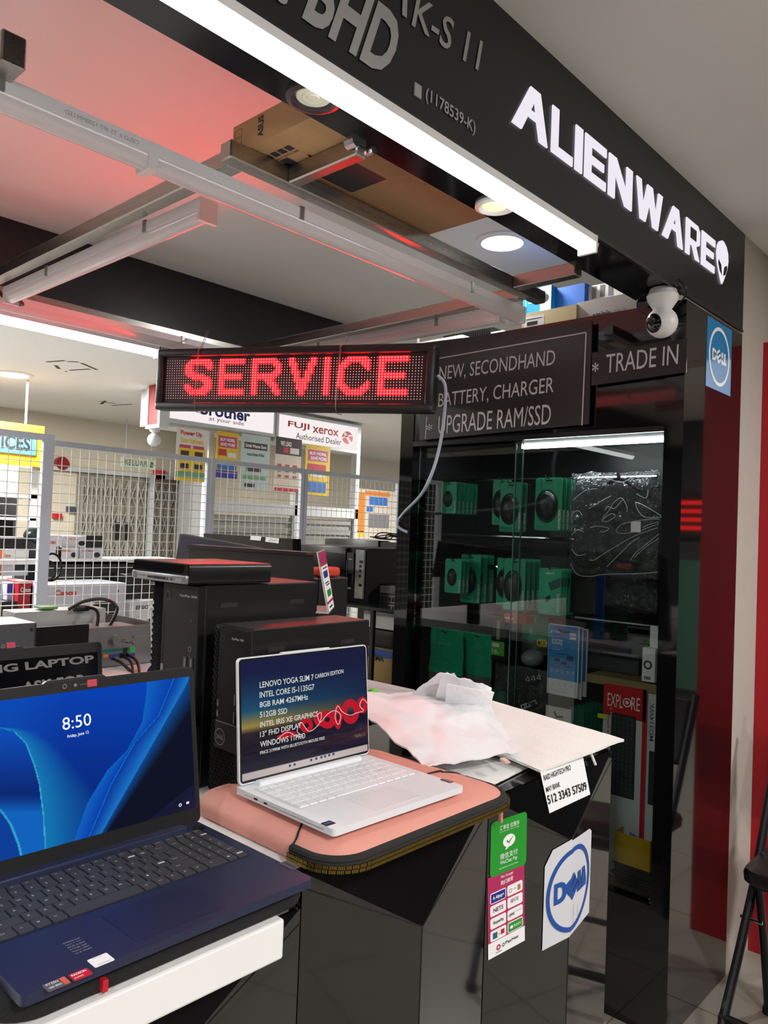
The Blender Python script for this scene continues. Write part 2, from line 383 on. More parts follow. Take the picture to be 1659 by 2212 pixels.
# ---------------------------------------------------------------- rear beam and its lit tube
rb = thing('rear_beam', 'dark beam across the back of the kiosk under the ceiling', 'beam', loc(-3.1, 1, 2.27))
rb['kind'] = 'structure'
MB().box(-3.2, -2.985, -2.5, 3.1, 2.275, 2.608).build('beam_panel', mat('rear_black', C(34, 32, 38), .35), rb)
tb2 = thing('tube_light', 'lit white tube light under the dark rear beam, above the led sign', 'tube light', loc(-2.9, .3, 2.2))
MB().box(-2.93, -2.88, -1.5, 1.72, 2.222, 2.25).build('housing', M_white, tb2)
prof = [(-2.905 + .024 * math.cos(PI + PI * i / n), 2.222 + .028 * math.sin(PI + PI * i / n)) for i in range(n + 1)]
b = MB(); b.add([(x, -1.5, z) for x, z in prof] + [(x, 1.715, z) for x, z in prof], [(i, i + 1, n + 2 + i, n + 1 + i) for i in range(n)]); b.build('diffuser', E_tube, tb2, True)
MB().box(-2.93, -2.88, 1.715, 1.724, 2.19, 2.25).build('end_cap', M_white, tb2)
for yy in (.95, 1.58): MB().box(-2.945, -2.885, yy, yy + .02, 2.25, 2.278).build('clip', M_galv, tb2)

# ---------------------------------------------------------------- hanging steel frame
sf = thing('steel_rack', 'rectangular brushed steel frame hung below the ceiling holding tube lights', 'metal frame', loc(-1.3, 1.5, 2.245))
zf0, zf1 = 2.242, 2.28
def tubeY(x0, x1, y0, y1, z0=zf0, z1=zf1): MB().rbox(x0, x1, y0, y1, z0, z1, .003, 1).build('steel_tube', M_steel, sf)
def tubeX(x0, x1, y0, y1, z0=zf0, z1=zf1): MB().rbox(x0, x1, y0, y1, z0, z1, .003, 1).build('steel_tube', M_steelx, sf)
tubeY(-1.325, -1.287, .905, 2.12)
tubeX(-1.287, -1.08, 1.055, 1.085)
tubeX(-1.287, -1.08, 1.93, 1.968)
tubeX(-2.76, -1.325, .925, .963)
tubeY(-2.765, -2.727, .2, 2.3)
tubeX(-2.73, -1.325, 2.02, 2.058)
p = oz(20, 120, 2.26); tubeX(p.x - .5, p.x + .02, p.y - .02, p.y + .02, 2.235, 2.29)
MB().cyl((-1.095, 1.045, 2.262), (-1.07, 1.045, 2.262), .012, n=8).cyl((-1.09, 1.095, 2.262), (-1.07, 1.095, 2.262), .008, n=8).build('bolt', M_chrome, sf)
# unlit tube lights clipped under the frame
M_milk = mat('milky_diffuser', C(236, 226, 228), .12, trans=.0, coat=.3)
def offlight(p0, p1, label, axis):
    # p0,p1 : ends of the top centre line; light hangs below
    t = thing('tube_light', label, 'tube light', loc(*((V(p0) + V(p1)) / 2)), group=None)
    d = (V(p1) - V(p0)); L = d.length; M = frame(p0, d, (0, 0, 1))  # x along, y up, z side
    MB(M).box(0, L, -.024, 0, -.024, .024).build('housing', M_white, t)
    prof = [(-.024 - .026 * math.sin(PI * i / 8), .022 * math.cos(PI * i / 8)) for i in range(9)]
    b = MB(M); b.add([(.006, y, z) for y, z in prof] + [(L - .006, y, z) for y, z in prof], [(i, i + 1, 10 + i, 9 + i) for i in range(8)]); b.build('diffuser', M_milk, t, True)
    MB(M).box(-.002, .008, -.052, .001, -.0245, .0245).build('end_cap', M_white, t); MB(M).box(L - .008, L + .002, -.052, .001, -.0245, .0245).build('end_cap', M_white, t)
    for k in (.28, .78): MB(M).box(L * k, L * k + .012, -.026, .004, -.0265, .0265).build('clip', M_galv, t)
    return t
fx = offlight((-1.385, .78, 2.242), (-1.385, 2.12, 2.242), 'long unlit white tube light on the near side of the steel frame', 1)
fy = offlight((-1.385, -.55, 2.242), (-1.385, .776, 2.242), 'unlit white tube light with grey print, joined end to end at upper left', 1)
b = MB(frame((-1.36, .62, 2.224), (0, -1, 0), (0, 0, 1)))
MB(aff(V((-1.3605, .745, 2.224)), V((-1.3605, .60, 2.224)), V((-1.3605, .745, 2.232)))).text('CIELO II  T5 4FT 1200MM LED', 0, 0, 1, 1).build('lettering', mat('print_grey', C(170, 172, 172), .6), fy)
offlight((-2.60, 1.0, 2.242), (-1.5, 1.0, 2.242), 'short unlit white tube light under the slanting cross bar at left', 0)
offlight((-2.70, .3, 2.242), (-2.70, 2.08, 2.242), 'unlit pinkish tube light on the far side of the steel frame', 1)
offlight((-2.62, 2.08, 2.242), (-1.42, 2.08, 2.242), 'unlit tube light under the cross bar behind the led sign', 0)
M_cblack = mat('cable_black', C(14, 14, 15), .45)
tag(MB().tube([(-2.62, .96, 2.25), (-2.66, .99, 2.235), (-2.65, 1.02, 2.21), (-2.58, 1.03, 2.195), (-2.55, 1.0, 2.2)], .006, 6, sub=5).build('power_cable', M_cblack, smooth=True), 'black cable loop at the left corner of the steel frame', 'cable')
# flat switch strip behind the frame
tag(MB().box(-1.9, -1.55, 2.26, 2.30, 2.29, 2.31).build('cable_tray', M_gloss2), 'short dark metal bar behind the frame near its right corner', 'metal bar')

# ---------------------------------------------------------------- LED sign
dl, dr = 2.93, 2.52
def atd(px, py, d): return CAM + ray(px, py) * d
sTL, sBL, sTR, sBR = atd(340, 753, dl), atd(335, 886, dl), atd(937, 741, dr), atd(937, 890, dr)
sTR = atd(937, 741, dr); 
right = (sTR + sBR - sTL - sBL) / 2; upv = (sTL - sBL + sTR - sBR) / 2
Wd, Ht = right.length, upv.length
rn = right.normalized(); upn = (upv - rn * upv.dot(rn)).normalized(); nn = rn.cross(upn)
ctr = (sTL + sBL + sTR + sBR) / 4
Ms = frame(ctr - rn * Wd / 2 - upn * Ht / 2, right, upn)
sg = thing('led_sign', 'hanging black LED message sign glowing red with the word SERVICE', 'led sign', Ms)
TH = .055
fr = .030
MB(Ms).rbox(0, Wd, 0, Ht, -TH, -.012, .008, 2).build('case', M_blk, sg, True)
b = MB(Ms)
for x0, x1, y0, y1 in ((0, Wd, 0, fr), (0, Wd, Ht - fr, Ht), (0, fr, fr - .01, Ht - fr + .01), (Wd - fr, Wd, fr - .01, Ht - fr + .01)): b.rbox(x0, x1, y0, y1, -TH, .004, .009, 3)
b.build('bezel', mat('bezel_black', C(30, 28, 31), .38), sg, True)
MB(Ms).rect(fr, Wd - fr, fr, Ht - fr, -.009).build('face', mat('led_face', C(38, 16, 20), .5), sg)
F7 = {'S': ["00111111110", "01111111111", "11100000111", "11100000011", "11100000000", "11110000000", "01111111000", "00011111110", "00000001111", "00000000111", "11000000111", "11100001111", "01111111110", "00111111100"],
 'E': ["1111111111", "1111111111", "1100000000", "1100000000", "1100000000", "1100000000", "1111111110", "1111111110", "1100000000", "1100000000", "1100000000", "1100000000", "1111111111", "1111111111"],
 'R': ["11111111100", "11111111110", "11000000111", "11000000011", "11000000011", "11000000111", "11111111110", "11111111100", "11000111000", "11000011100", "11000001110", "11000000110", "11000000111", "11000000011"],
 'V': ["1100000011", "1100000011", "1110000111", "0110000110", "0110000110", "0111001110", "0011001100", "0011001100", "0011111100", "0001111000", "0001111000", "0001111000", "0000110000", "0000110000"],
 'I': ["11"] * 14,
 'C': ["00011111110", "00111111111", "01110000111", "11100000011", "11000000001", "11000000000", "11000000000", "11000000000", "11000000000", "11000000001", "11100000011", "01110000111", "00111111110", "00011111100"]}
NC, NR = 96, 16
lit = {}; cx = 5
for li, ch in enumerate('SERVICE'):
    g = F7[ch]
    for r, row in enumerate(g):
        for k, v in enumerate(row):
            if v == '1': lit[(cx + k, r)] = li
    cx += len(g[0]) + (3 if ch != 'I' else 3)
cxo = cx
px_ = (Wd - 2 * fr - .02) / NC; py_ = (Ht - 2 * fr - .02) / NR
off = (80 - 72) // 2
b1 = MB(Ms); b2 = MB(Ms); b3 = MB(Ms); b3n = 0
lx = lambda i: fr + .01 + (i + .5) * px_
ly = lambda r: Ht - fr - .01 - (r + .5) * py_
scl = 1.0
lit = {(i + 3, r): l_ for (i, r), l_ in lit.items()}; b3s = [MB(Ms) for _ in range(7)]
for i in range(NC):
    for r in range(NR):
        x, y = lx(i), ly(r)
        if (i, r) in lit:
            b1.add([(x + .0033 * math.cos(PI * k / 3), y + .0033 * math.sin(PI * k / 3), -.005) for k in range(6)] + [(x, y, -.002)], [(k, (k + 1) % 6, 6) for k in range(6)])
            b3s[lit[(i, r)]].rect(x - px_ / 2, x + px_ / 2, y - py_ / 2, y + py_ / 2, -.0085)
        else:
            b2.add([(x + .0020 * math.cos(PI * k / 3), y + .0020 * math.sin(PI * k / 3), -.006) for k in range(6)] + [(x, y, -.004)], [(k, (k + 1) % 6, 6) for k in range(6)])
M_ledg = glow('led_red_glow', (1.0, .0003, .0005, 1), 80)  # glowing plates behind the diodes imitate the red halo between them
for q_ in b3s: q_.build('lit_letter', M_ledg, sg)
stuff(b1.build('lit_diodes', glow('led_red', (1.0, .16, .16, 1), 2.2), sg))
stuff(b2.build('faint_diodes', mat('led_white', C(250, 225, 225), .4, emis=C(255, 190, 190), es=.35), sg))  # diodes outside the letters are given a faint glow too
for k, hk in ((.168, oz(447, 714, 2.284)), (.69, oz(757, 705, 2.284))):
    b = MB(Ms); x = Wd * k; q = Ms.inverted() @ hk
    b.tube([(q.x, q.y, q.z), (x + .004, Ht + .004, -.006), (x + .002, Ht - .01, .0065), (x, Ht * .6, .007), (x - .002, Ht * .3, .007), (x, .0, .006), (x + .004, -.006, -.03)], .0012, 5, sub=4)
    b.tube([(q.x + .01, q.y, q.z), (x + .010, Ht + .004, -.006), (x + .006, Ht - .01, .0065), (x + .002, Ht * .6, .0075)], .0012, 5, sub=4)
    b.tube([(q.x, q.y, q.z), (q.x - .012, q.y + .004, q.z - .02), (q.x - .03, q.y - .04, q.z - .02)], .0012, 5, sub=4)
    b.build('hanging_wire', MATS.get('thin_wire') or mat('thin_wire', C(150, 120, 116), .4, .4), sg, True)
pw = [Ms @ V((Wd + .002, Ht * .55, -.03)), Ms @ V((Wd + .03, Ht * .35, -.04)), Ms @ V((Wd + .015, -.1, -.06)), Ms @ V((Wd - .03, -.25, -.06)), oy(870, 1110, 2.33), oy(858, 1135, 2.33), oy(880, 1150, 2.345)]
tag(MB().tube(pw, .0055, 8, sub=6).build('power_cable', mat('cable_grey', C(176, 186, 200), .4), smooth=True), 'grey cable dropping from the right end of the led sign', 'cable')
# ================================================================ display cabinet at the back
CX0, CX1, CY0, CY1 = -2.082, -.93, 2.35, 2.86
cab = thing('display_cabinet', 'tall glossy black glass fronted display cabinet full of green carded accessories', 'display cabinet', loc(-1.5, 2.6, 0))
MB().box(-.99, CX1, CY0, CY1, 0, 2.25).build('side_panel', M_gloss, cab)
MB().box(CX0, CX0 + .067, CY0, CY1, 0, 2.25).build('side_panel', M_gloss, cab)
M_inside = mat('cabinet_inside', C(13, 16, 20), .3, noise=.15, nscale=8)
MB().box(CX0 + .067, -.99, 2.80, CY1, .385, 2.25).build('back_panel', M_inside, cab)
MB().box(CX0 + .067, -.99, CY0 + .004, CY1, 1.862, 2.25).build('header_panel', M_gloss, cab)
MB().box(CX0 + .067, -.99, CY0 + .002, CY1, 0, .385).build('plinth', M_gloss, cab)
MB().box(CX0 + .067, -.99, CY0, CY0 + .012, 1.846, 1.864).build('door_track', mat('track_dark', C(40, 40, 42), .3, .6), cab)
for nm, x0, x1, y in (('glass_door', -2.013, -1.525, 2.392), ('glass_door', -1.545, -.992, 2.372)):
    d = MB().box(x0, x1, y, y + .005, .39, 1.848).build(nm, M_glass, cab)
    MB().box((x0 if x0 > -1.6 else x1 - .003), (x0 + .003 if x0 > -1.6 else x1), y - .0005, y + .0055, .39, 1.846).build('polished_edge', M_edge, d)
MB().box(-1.545, -1.515, 2.366, 2.376, 1.835, 1.862).build('door_clip', M_blk, cab)
# chrome hanging rails and pegs
def rail(px0, px1, py0, y, z=None):
    a = oy(px0, py0, y); b_ = oy(px1, py0, y); zz = z or a.z
    MB().cyl((a.x, y, zz), (b_.x, y, zz), .008, n=10).build('hanging_rail', M_chrome, cab, True)
    return zz
rail(900, 1420, 1040, 2.62); rail(900, 1420, 1152, 2.66); rail(900, 1420, 1212, 2.62)
z_ = oy(1300, 1340, 2.5).z; MB().cyl((-1.50, 2.5, z_), (-.995, 2.5, z_), .008, n=10).build('hanging_rail', M_chrome, cab, True)
z_ = oy(1330, 1412, 2.52).z; MB().cyl((-1.50, 2.52, z_), (-.995, 2.52, z_), .007, n=10).build('hanging_rail', M_chrome, cab, True)
MB().box(-2.0, -.995, 2.66, 2.795, oy(1150, 1182, 2.7).z, oy(1150, 1172, 2.7).z).build('shelf', M_gloss2, cab)
MB().box(-2.0, -.995, 2.60, 2.795, oy(1150, 1335, 2.7).z, oy(1150, 1325, 2.7).z).build('shelf', M_gloss2, cab)
a = oy(1268, 1470, 2.46); b_ = oy(1415, 1495, 2.46)
wz = oy(1340, 1485, 2.46).z
MB().box(a.x, -.993, 2.46, 2.78, wz - .0, wz + .028).build('shelf', mat('shelf_wood', C(150, 128, 88), .6, noise=.1, nscale=20), cab)
cl = thing('tube_light', 'thin lit light strip along the top inside the glass cabinet', 'tube light', loc(-1.26, 2.41, 1.83))
MB().box(-1.54, -.995, 2.405, 2.425, 1.836, 1.86).build('housing', M_white, cl)
MB().box(-1.54, -.995, 2.403, 2.427, 1.822, 1.836).build('diffuser', glow('strip_glow', (.95, .98, 1, 1), 20), cl)

M_grn = mat('card_green', C(24, 184, 138), .4, noise=.04, nscale=20)
M_grnd = mat('card_green_dark', C(12, 112, 88), .4)
M_mouse = mat('mouse_black', C(32, 30, 32), .38)
M_mouse2 = mat('mouse_brown', C(74, 66, 62), .35)
def rectpx(x0, y0, x1, y1, y):
    xc, yc = (x0 + x1) / 2, (y0 + y1) / 2
    return oy(x0, yc, y).x, oy(x1, yc, y).x, oy(xc, y1, y).z, oy(xc, y0, y).z
ORD = ['front', 'second', 'third', 'fourth', 'fifth', 'sixth', 'seventh']
def blister(px, y, label, big=True, mm=None, textv='HIGH PRECISION', thin=False, group=None):
    x0, x1, z0, z1 = rectpx(*px, y); w = x1 - x0; h = z1 - z0
    t = thing('mouse_pack', label, 'carded mouse', loc((x0 + x1) / 2, y, z0), group=group)
    M = Matrix(((1, 0, 0, x0), (0, 0, -1, y), (0, 1, 0, z0), (0, 0, 0, 1)))  # local x right, y up, z towards the front
    r = .008
    b = MB(M); b.rbox(0, w, 0, h, -.002, 0, r, 3, edges=2); b.build('card', M_grn, t)
    b = MB(M); b.ball((w * .45, h * .46, .002), 1, 20, (w * (.36 if big else .27), h * (.27 if big else .26), .021 if big else .014)); b.build('mouse', mm or M_mouse, t, True)
    b = MB(M); b.box(w * .447, w * .453, h * .60, h * .70, .017 if big else .0118, .0235 if big else .016); b.build('scroll_wheel', M_blkm, t)
    if not thin:
        b = MB(M); b.ball((w * .45, h * .46, .002), 1, 16, (w * .41, h * .32, .025)); b.rbox(-.003, w + .003, -.003, h + .003, .0005, .0015, r, 3, edges=2); b.build('clear_blister', M_clear, t, True)
    lb = MB(M @ Matrix.Translation((w * .965, h * .03, .0018)) @ Matrix.Rotation(PI / 2, 4, 'Z')); lb.text(textv, 0, 0, h * .36, w * .085, 0, .02); lb.build('lettering', M_whitel, t)
    lb = MB(M); lb.text('WIRELESS MOUSE', w * .08, h * .065, w * .5, h * .022, .0018).text('MEATZ', w * .3, h * .88, w * .3, h * .03, .0018).build('lettering', M_grnd, t)
    MB(M).rect(w * .38, w * .62, h * .93, h * .955, .0012).build('hang_slot', M_blkm, t)
    MB(M).tube([(w * .5, h * .99, -.14), (w * .5, h * .985, .004), (w * .44, h * 1.0, .012), (w * .42, h * 1.06, .014)], .0022, 6).build('peg_hook', M_blkm, cab)
    return t
def row(px, y, n, dy, dx, where, **k):
    g = 'carded mice on the cabinet hooks'
    t = blister(px, y, 'front green carded mouse ' + where, group=g, **k)
    base = MW[t.name]
    for i in range(1, n):
        dup(t, Matrix.Translation((dx * i, dy * i, 0)) @ base, '%s green mouse card from the front %s' % (ORD[i], where))
    return t
row((953, 1041, 986, 1109), 2.47, 6, .028, 0, 'on the upper left hook of the cabinet', big=False, textv='DUAL MODE', thin=True)
row((1080, 1042, 1127, 1149), 2.47, 2, .035, 0, 'on the upper middle hook of the cabinet')
blister((1064, 1036, 1104, 1134), 2.54, 'green carded mouse half hidden behind the upper middle card', group='carded mice on the cabinet hooks')
row((1156, 1032, 1214, 1146), 2.45, 4, .03, 0, 'on the upper right hook beside the bagged garment')
row((961, 1207, 996, 1281), 2.46, 3, .026, 0, 'on the lower left hook of the cabinet', big=False, textv='DUAL MODE', thin=True)
row((995, 1198, 1038, 1302), 2.56, 3, .045, 0, 'in the wide pack behind the lower left hook', big=True, thin=True)
row((1088, 1207, 1134, 1318), 2.47, 4, .035, 0, 'on the lower middle hook of the cabinet', mm=M_mouse2)
blister((1073, 1205, 1110, 1308), 2.53, 'green carded black mouse half hidden behind the lower middle card', group='carded mice on the cabinet hooks')
# adapter cards
def adapter(px, y, label):
    x0, x1, z0, z1 = rectpx(*px, y); w = x1 - x0; h = z1 - z0
    t = thing('adapter_pack', label, 'carded adapter', loc((x0 + x1) / 2, y, z0), group='carded adapters on one hook')
    M = Matrix(((1, 0, 0, x0), (0, 0, -1, y), (0, 1, 0, z0), (0, 0, 0, 1)))
    MB(M).box(0, w, 0, h, -.002, 0).build('card', M_grn, t)
    MB(M).poly([(w * .40, h * .68), (w * .98, h * .82), (w * .98, h * .62), (w * .55, h * .52)], .0008).build('printed_bag', mat('print_dark_green', C(26, 96, 84), .4), t)
    MB(M).poly([(w * .30, h * .36), (w * .50, h * .43), (w * .56, h * .33), (w * .34, h * .25)], .0008).build('printed_plug', M_blkm, t)
    MB(M).text('MEATZ', w * .32, h * .87, w * .38, h * .045, .0012, .02).text('AX 300', w * .06, h * .05, w * .3, h * .02, .0012).build('lettering', M_whitel, t)
    b = MB(M @ Matrix.Translation((w * .93, h * .05, .001)) @ Matrix.Rotation(PI / 2, 4, 'Z')); b.text('WIRELESS ADAPTOR', 0, 0, h * .42, w * .1, 0, .02).build('lettering', M_whitel, t)
    MB(M).tube([(w * .5, h * 1.0, -.18), (w * .5, h * .99, .006), (w * .45, h * 1.04, .012)], .0022, 6).build('peg_hook', M_blkm, cab)
    return t
ad = adapter((1164, 1228, 1212, 1328), 2.44, 'front green adapter card with white vertical print, lower right hook')
for i in range(1, 5):
    dup(ad, Matrix.Translation((0, .022 * i, 0)) @ MW[ad.name], '%s green adapter card from the front on the lower right hook' % ORD[i])

# ------- crinkled clear bag over black clothing
M_plas = glass('crinkled_plastic', (.82, .83, .86, 1), 1.45, .1, .10)
nt = M_plas.node_tree
tc = nt.nodes.new('ShaderNodeTexCoord'); no = nt.nodes.new('ShaderNodeTexNoise'); no.inputs['Scale'].default_value = 34; no.inputs['Detail'].default_value = 2; no.inputs['Distortion'].default_value = 1.6
bp = nt.nodes.new('ShaderNodeBump'); bp.inputs['Strength'].default_value = 1.0; bp.inputs['Distance'].default_value = .02
nt.links.new(tc.outputs['Object'], no.inputs['Vector']); nt.links.new(no.outputs['Fac'], bp.inputs['Height'])
df = nt.nodes.new('ShaderNodeBsdfDiffuse'); df.inputs[0].default_value = (.8, .82, .86, 1)  # pale diffuse along noise ridges, imitating highlights on the crinkles
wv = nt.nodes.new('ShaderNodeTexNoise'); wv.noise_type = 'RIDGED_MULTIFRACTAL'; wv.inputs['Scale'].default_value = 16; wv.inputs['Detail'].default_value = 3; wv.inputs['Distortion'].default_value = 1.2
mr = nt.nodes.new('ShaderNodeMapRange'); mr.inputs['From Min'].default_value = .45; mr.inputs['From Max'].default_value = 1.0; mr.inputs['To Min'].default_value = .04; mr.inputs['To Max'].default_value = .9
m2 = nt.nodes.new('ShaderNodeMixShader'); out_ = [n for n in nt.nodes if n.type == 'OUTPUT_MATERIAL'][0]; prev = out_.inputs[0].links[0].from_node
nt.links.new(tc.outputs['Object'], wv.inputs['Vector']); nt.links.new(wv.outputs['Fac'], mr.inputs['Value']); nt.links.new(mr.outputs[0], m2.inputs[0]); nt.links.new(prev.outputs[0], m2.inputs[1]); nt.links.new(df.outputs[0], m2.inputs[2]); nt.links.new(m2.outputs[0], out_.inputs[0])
for n_ in nt.nodes:
    if n_.type in ('BSDF_GLOSSY', 'FRESNEL'): nt.links.new(bp.outputs['Normal'], n_.inputs['Normal'])
from mathutils import noise as NZ
def wrinkle(px, y, amp, seed, nu=40, nv=40, k=18, edge=.15):
    x0, x1, z0, z1 = rectpx(*px, y)
    def fn(u, v):
        x = x0 + (x1 - x0) * u; z = z0 + (z1 - z0) * v
        p = V((x * k + seed, z * k, seed)); d = abs(NZ.noise(p)) + .5 * abs(NZ.noise(p * 2.3)) + .25 * abs(NZ.noise(p * 5))
        ex = NZ.noise(V((v * 6, seed, 0))) * .008 * (1 if u > .5 else -1) if (u < .02 or u > .98) else 0
        ez = NZ.noise(V((u * 6, seed, 3))) * .008 if (v < .02 or v > .98) else 0
        m = min(1, min(u, 1 - u, v, 1 - v) / edge)
        return (x + ex, y - amp * m * (.6 + d), z + ez)
    return MB().grid(fn, nu, nv)
def bag(name, label, cat, px, y, m_cloth, inner, amp=.03, seed=1):
    x0, x1, z0, z1 = rectpx(*px, y)
    t = thing(name, label, cat, loc((x0 + x1) / 2, y, z0))
    wrinkle(inner, y + .01, amp * .5, seed + 4, 24, 24, 9).build('cloth', m_cloth, t, True)
    xa, xb, za, zb_ = rectpx(*inner, y + .011); MB().rbox(xa, xb, y + .011, y + .045, za, zb_, .01).build('cloth_back', m_cloth, t, True)
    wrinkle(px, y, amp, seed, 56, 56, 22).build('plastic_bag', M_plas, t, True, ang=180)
    return t
M_cloth = mat('black_cloth', C(24, 25, 30), .85, sheen=.3, noise=.1)
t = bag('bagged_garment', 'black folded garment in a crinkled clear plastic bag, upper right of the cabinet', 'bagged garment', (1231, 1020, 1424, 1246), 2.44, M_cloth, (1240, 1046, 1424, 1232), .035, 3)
x0, x1, z0, z1 = rectpx(1367, 1127, 1388, 1150, 2.39); MB().box(x0, x1, 2.375, 2.378, z0, z1).build('paper_tag', M_paper, t)
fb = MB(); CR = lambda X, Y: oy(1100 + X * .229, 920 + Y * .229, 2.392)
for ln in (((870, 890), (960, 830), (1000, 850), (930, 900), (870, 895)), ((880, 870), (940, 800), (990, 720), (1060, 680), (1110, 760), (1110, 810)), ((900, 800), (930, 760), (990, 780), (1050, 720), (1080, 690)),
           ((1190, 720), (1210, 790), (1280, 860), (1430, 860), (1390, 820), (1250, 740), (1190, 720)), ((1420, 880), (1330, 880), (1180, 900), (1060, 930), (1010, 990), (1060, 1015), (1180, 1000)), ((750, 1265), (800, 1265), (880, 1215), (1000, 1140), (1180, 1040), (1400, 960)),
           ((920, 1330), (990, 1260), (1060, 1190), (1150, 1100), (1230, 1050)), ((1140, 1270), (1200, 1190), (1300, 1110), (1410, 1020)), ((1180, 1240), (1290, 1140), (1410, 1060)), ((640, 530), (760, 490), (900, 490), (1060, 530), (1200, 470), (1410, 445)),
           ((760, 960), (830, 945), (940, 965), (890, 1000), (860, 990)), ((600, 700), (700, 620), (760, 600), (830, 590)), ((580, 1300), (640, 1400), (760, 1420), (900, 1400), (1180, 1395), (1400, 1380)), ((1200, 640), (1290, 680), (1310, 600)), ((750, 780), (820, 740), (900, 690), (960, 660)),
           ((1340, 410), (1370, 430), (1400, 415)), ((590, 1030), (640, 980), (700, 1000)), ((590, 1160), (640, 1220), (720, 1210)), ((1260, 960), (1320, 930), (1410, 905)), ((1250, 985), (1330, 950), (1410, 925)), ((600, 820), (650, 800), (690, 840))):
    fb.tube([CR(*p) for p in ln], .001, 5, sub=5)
fb.build('fold_highlight', mat('fold_highlight', C(226, 230, 238), .12, spec=.8), t, True)  # pale tubes drawn as the highlight streaks along the bag folds
hx = oy(1343, 1035, 2.43); MB().tube([hx + V((-.06, -.02, -.03)), hx + V((0, -.02, .0)), hx + V((.07, -.02, -.04))], .006, 8, sub=4).tube([hx + V((-.005, -.02, .018)), hx + V((0.0, -.02, 0))], .006, 8).build('hanger', M_blk, t, True)
t = bag('bagged_garment', 'dim grey bagged garment low behind the big crinkled bag', 'bagged garment', (1288, 1236, 1420, 1322), 2.6, mat('grey_cloth', C(52, 55, 62), .85), (1290, 1240, 1418, 1318), .02, 9)
# black cartons behind the adapter cards
x0, x1, z0, z1 = rectpx(1214, 1228, 1287, 1324, 2.52)
tag(MB().rbox(x0, x1, 2.52, 2.61, z0, z1, .002).build('black_carton', mat('carton_black', C(42, 42, 40), .6)), 'plain black carton standing right of the adapter cards', 'carton')
x0, x1, z0, z1 = rectpx(1290, 1130, 1420, 1150, 2.6)
# ------- pouches
M_pgreen = mat('pouch_green', C(18, 172, 124), .3, noise=.06, nscale=30); M_pgrey = mat('pouch_foil', C(120, 128, 126), .22, .5, noise=.25, nscale=40)
def pouch(px, y, label, seed, name='cable_pouch'):
    x0, x1, z0, z1 = rectpx(*px, y)
    t = thing(name, label, 'pouch', loc((x0 + x1) / 2, y, z0), group='green pouches in the cabinet')
    zc = z0 + (z1 - z0) * .34
    def mk(za, zb_, m, nm):
        def fn(u, v):
            z = za + (zb_ - za) * v; vv = (z - z0) / (z1 - z0)
            x = x0 + (x1 - x0) * u + .006 * NZ.noise(V((vv * 4, seed, u * 2)))
            th = .022 * math.sin(PI * min(1, max(0, u))) * (1 - .85 * vv) + .004 * NZ.noise(V((x * 40, z * 30, seed)))
            return (x - .03 * (vv - .5) * 0, y - th, z)
        MB().grid(fn, 18, 18).build(nm, m, t, True, ang=180)
    mk(zc, z1, M_pgreen, 'printed_top'); mk(z0, zc, M_pgrey, 'clear_bottom')
    M = Matrix(((1, 0, 0, x0), (0, 0, -1, y), (0, 1, 0, z0), (0, 0, 0, 1))); w = x1 - x0; h = z1 - z0
    MB(M).text('MEATZ', w * .3, h * .76, w * .36, h * .035, .0125, .02).text('POWER CABLE', w * .3, h * .5, w * .36, h * .02, .021).build('lettering', mat('pale_green_print' + str(seed), C(120, 205, 175), .5), t)
    MB(M).tube([(w * .5, h * .98, -.1), (w * .5, h * .95, .012), (w * .42, h * .97, .02)], .0024, 6).build('peg_hook', M_blkm, cab)
    return t
pouch((928, 1358, 1000, 1505), 2.44, 'large green cable pouch hanging lowest left in the cabinet', 1)
pouch((1006, 1368, 1062, 1505), 2.46, 'green cable pouch hanging second from the left, beside the memory pack', 2)
pouch((975, 1362, 1012, 1480), 2.54, 'narrow green pouch hanging behind and between the two front pouches', 5)
pouch((1128, 1326, 1184, 1412), 2.58, 'dull green pouch hanging behind the orange box', 7)
pouch((1060, 1490, 1092, 1545), 2.5, 'small green pouch low beside the bagged cables', 8)
pouch((900, 1480, 935, 1530), 2.5, 'green pouch corner low at the left cabinet post', 11)
# memory pack
x0, x1, z0, z1 = rectpx(1061, 1328, 1091, 1428, 2.43); w = x1 - x0; h = z1 - z0; M = Matrix(((1, 0, 0, x0), (0, 0, -1, 2.43), (0, 1, 0, z0), (0, 0, 0, 1)))
t = thing('memory_pack', 'black memory module pack with green 16 label', 'memory pack', loc((x0 + x1) / 2, 2.43, z0))
MB(M).rbox(0, w, 0, h, -.012, 0, .004).build('shell', M_blk, t); MB(M).rect(0.002, w - .002, h * .12, h * .42, .0008).build('label', mat('label_green', C(96, 190, 70), .5), t)
MB(M).rect(w * .38, w * .62, h * .46, h * .88, .001).build('module', mat('module_pale', C(150, 152, 140), .5), t)
MB(M).text('16.', w * .1, h * .16, w * .5, h * .09, .0016, .03).rect(w * .1, w * .6, h * .3, h * .38, .0012).build('lettering', M_whitel, t)
# orange boxes
for i, (px, y) in enumerate((((1088, 1326, 1118, 1346), 2.43), ((1108, 1328, 1136, 1347), 2.47))):
    x0, x1, z0, z1 = rectpx(*px, y)
    t = tag(MB().rbox(x0, x1, y, y + .06, z0, z1, .001).build('orange_box', mat('orange_card' + str(i), C(226, 92, 28), .5)), ['small orange box on the hook, nearer left one', 'small orange box just behind the nearer one'][i], 'box', 'small orange boxes')
    MB(Matrix(((1, 0, 0, x0), (0, 0, -1, y), (0, 1, 0, z0), (0, 0, 0, 1)))).rect(.004, (x1 - x0) * .7, (z1 - z0) * .4, (z1 - z0) * .6, .0008).build('lettering', M_whitel, t)
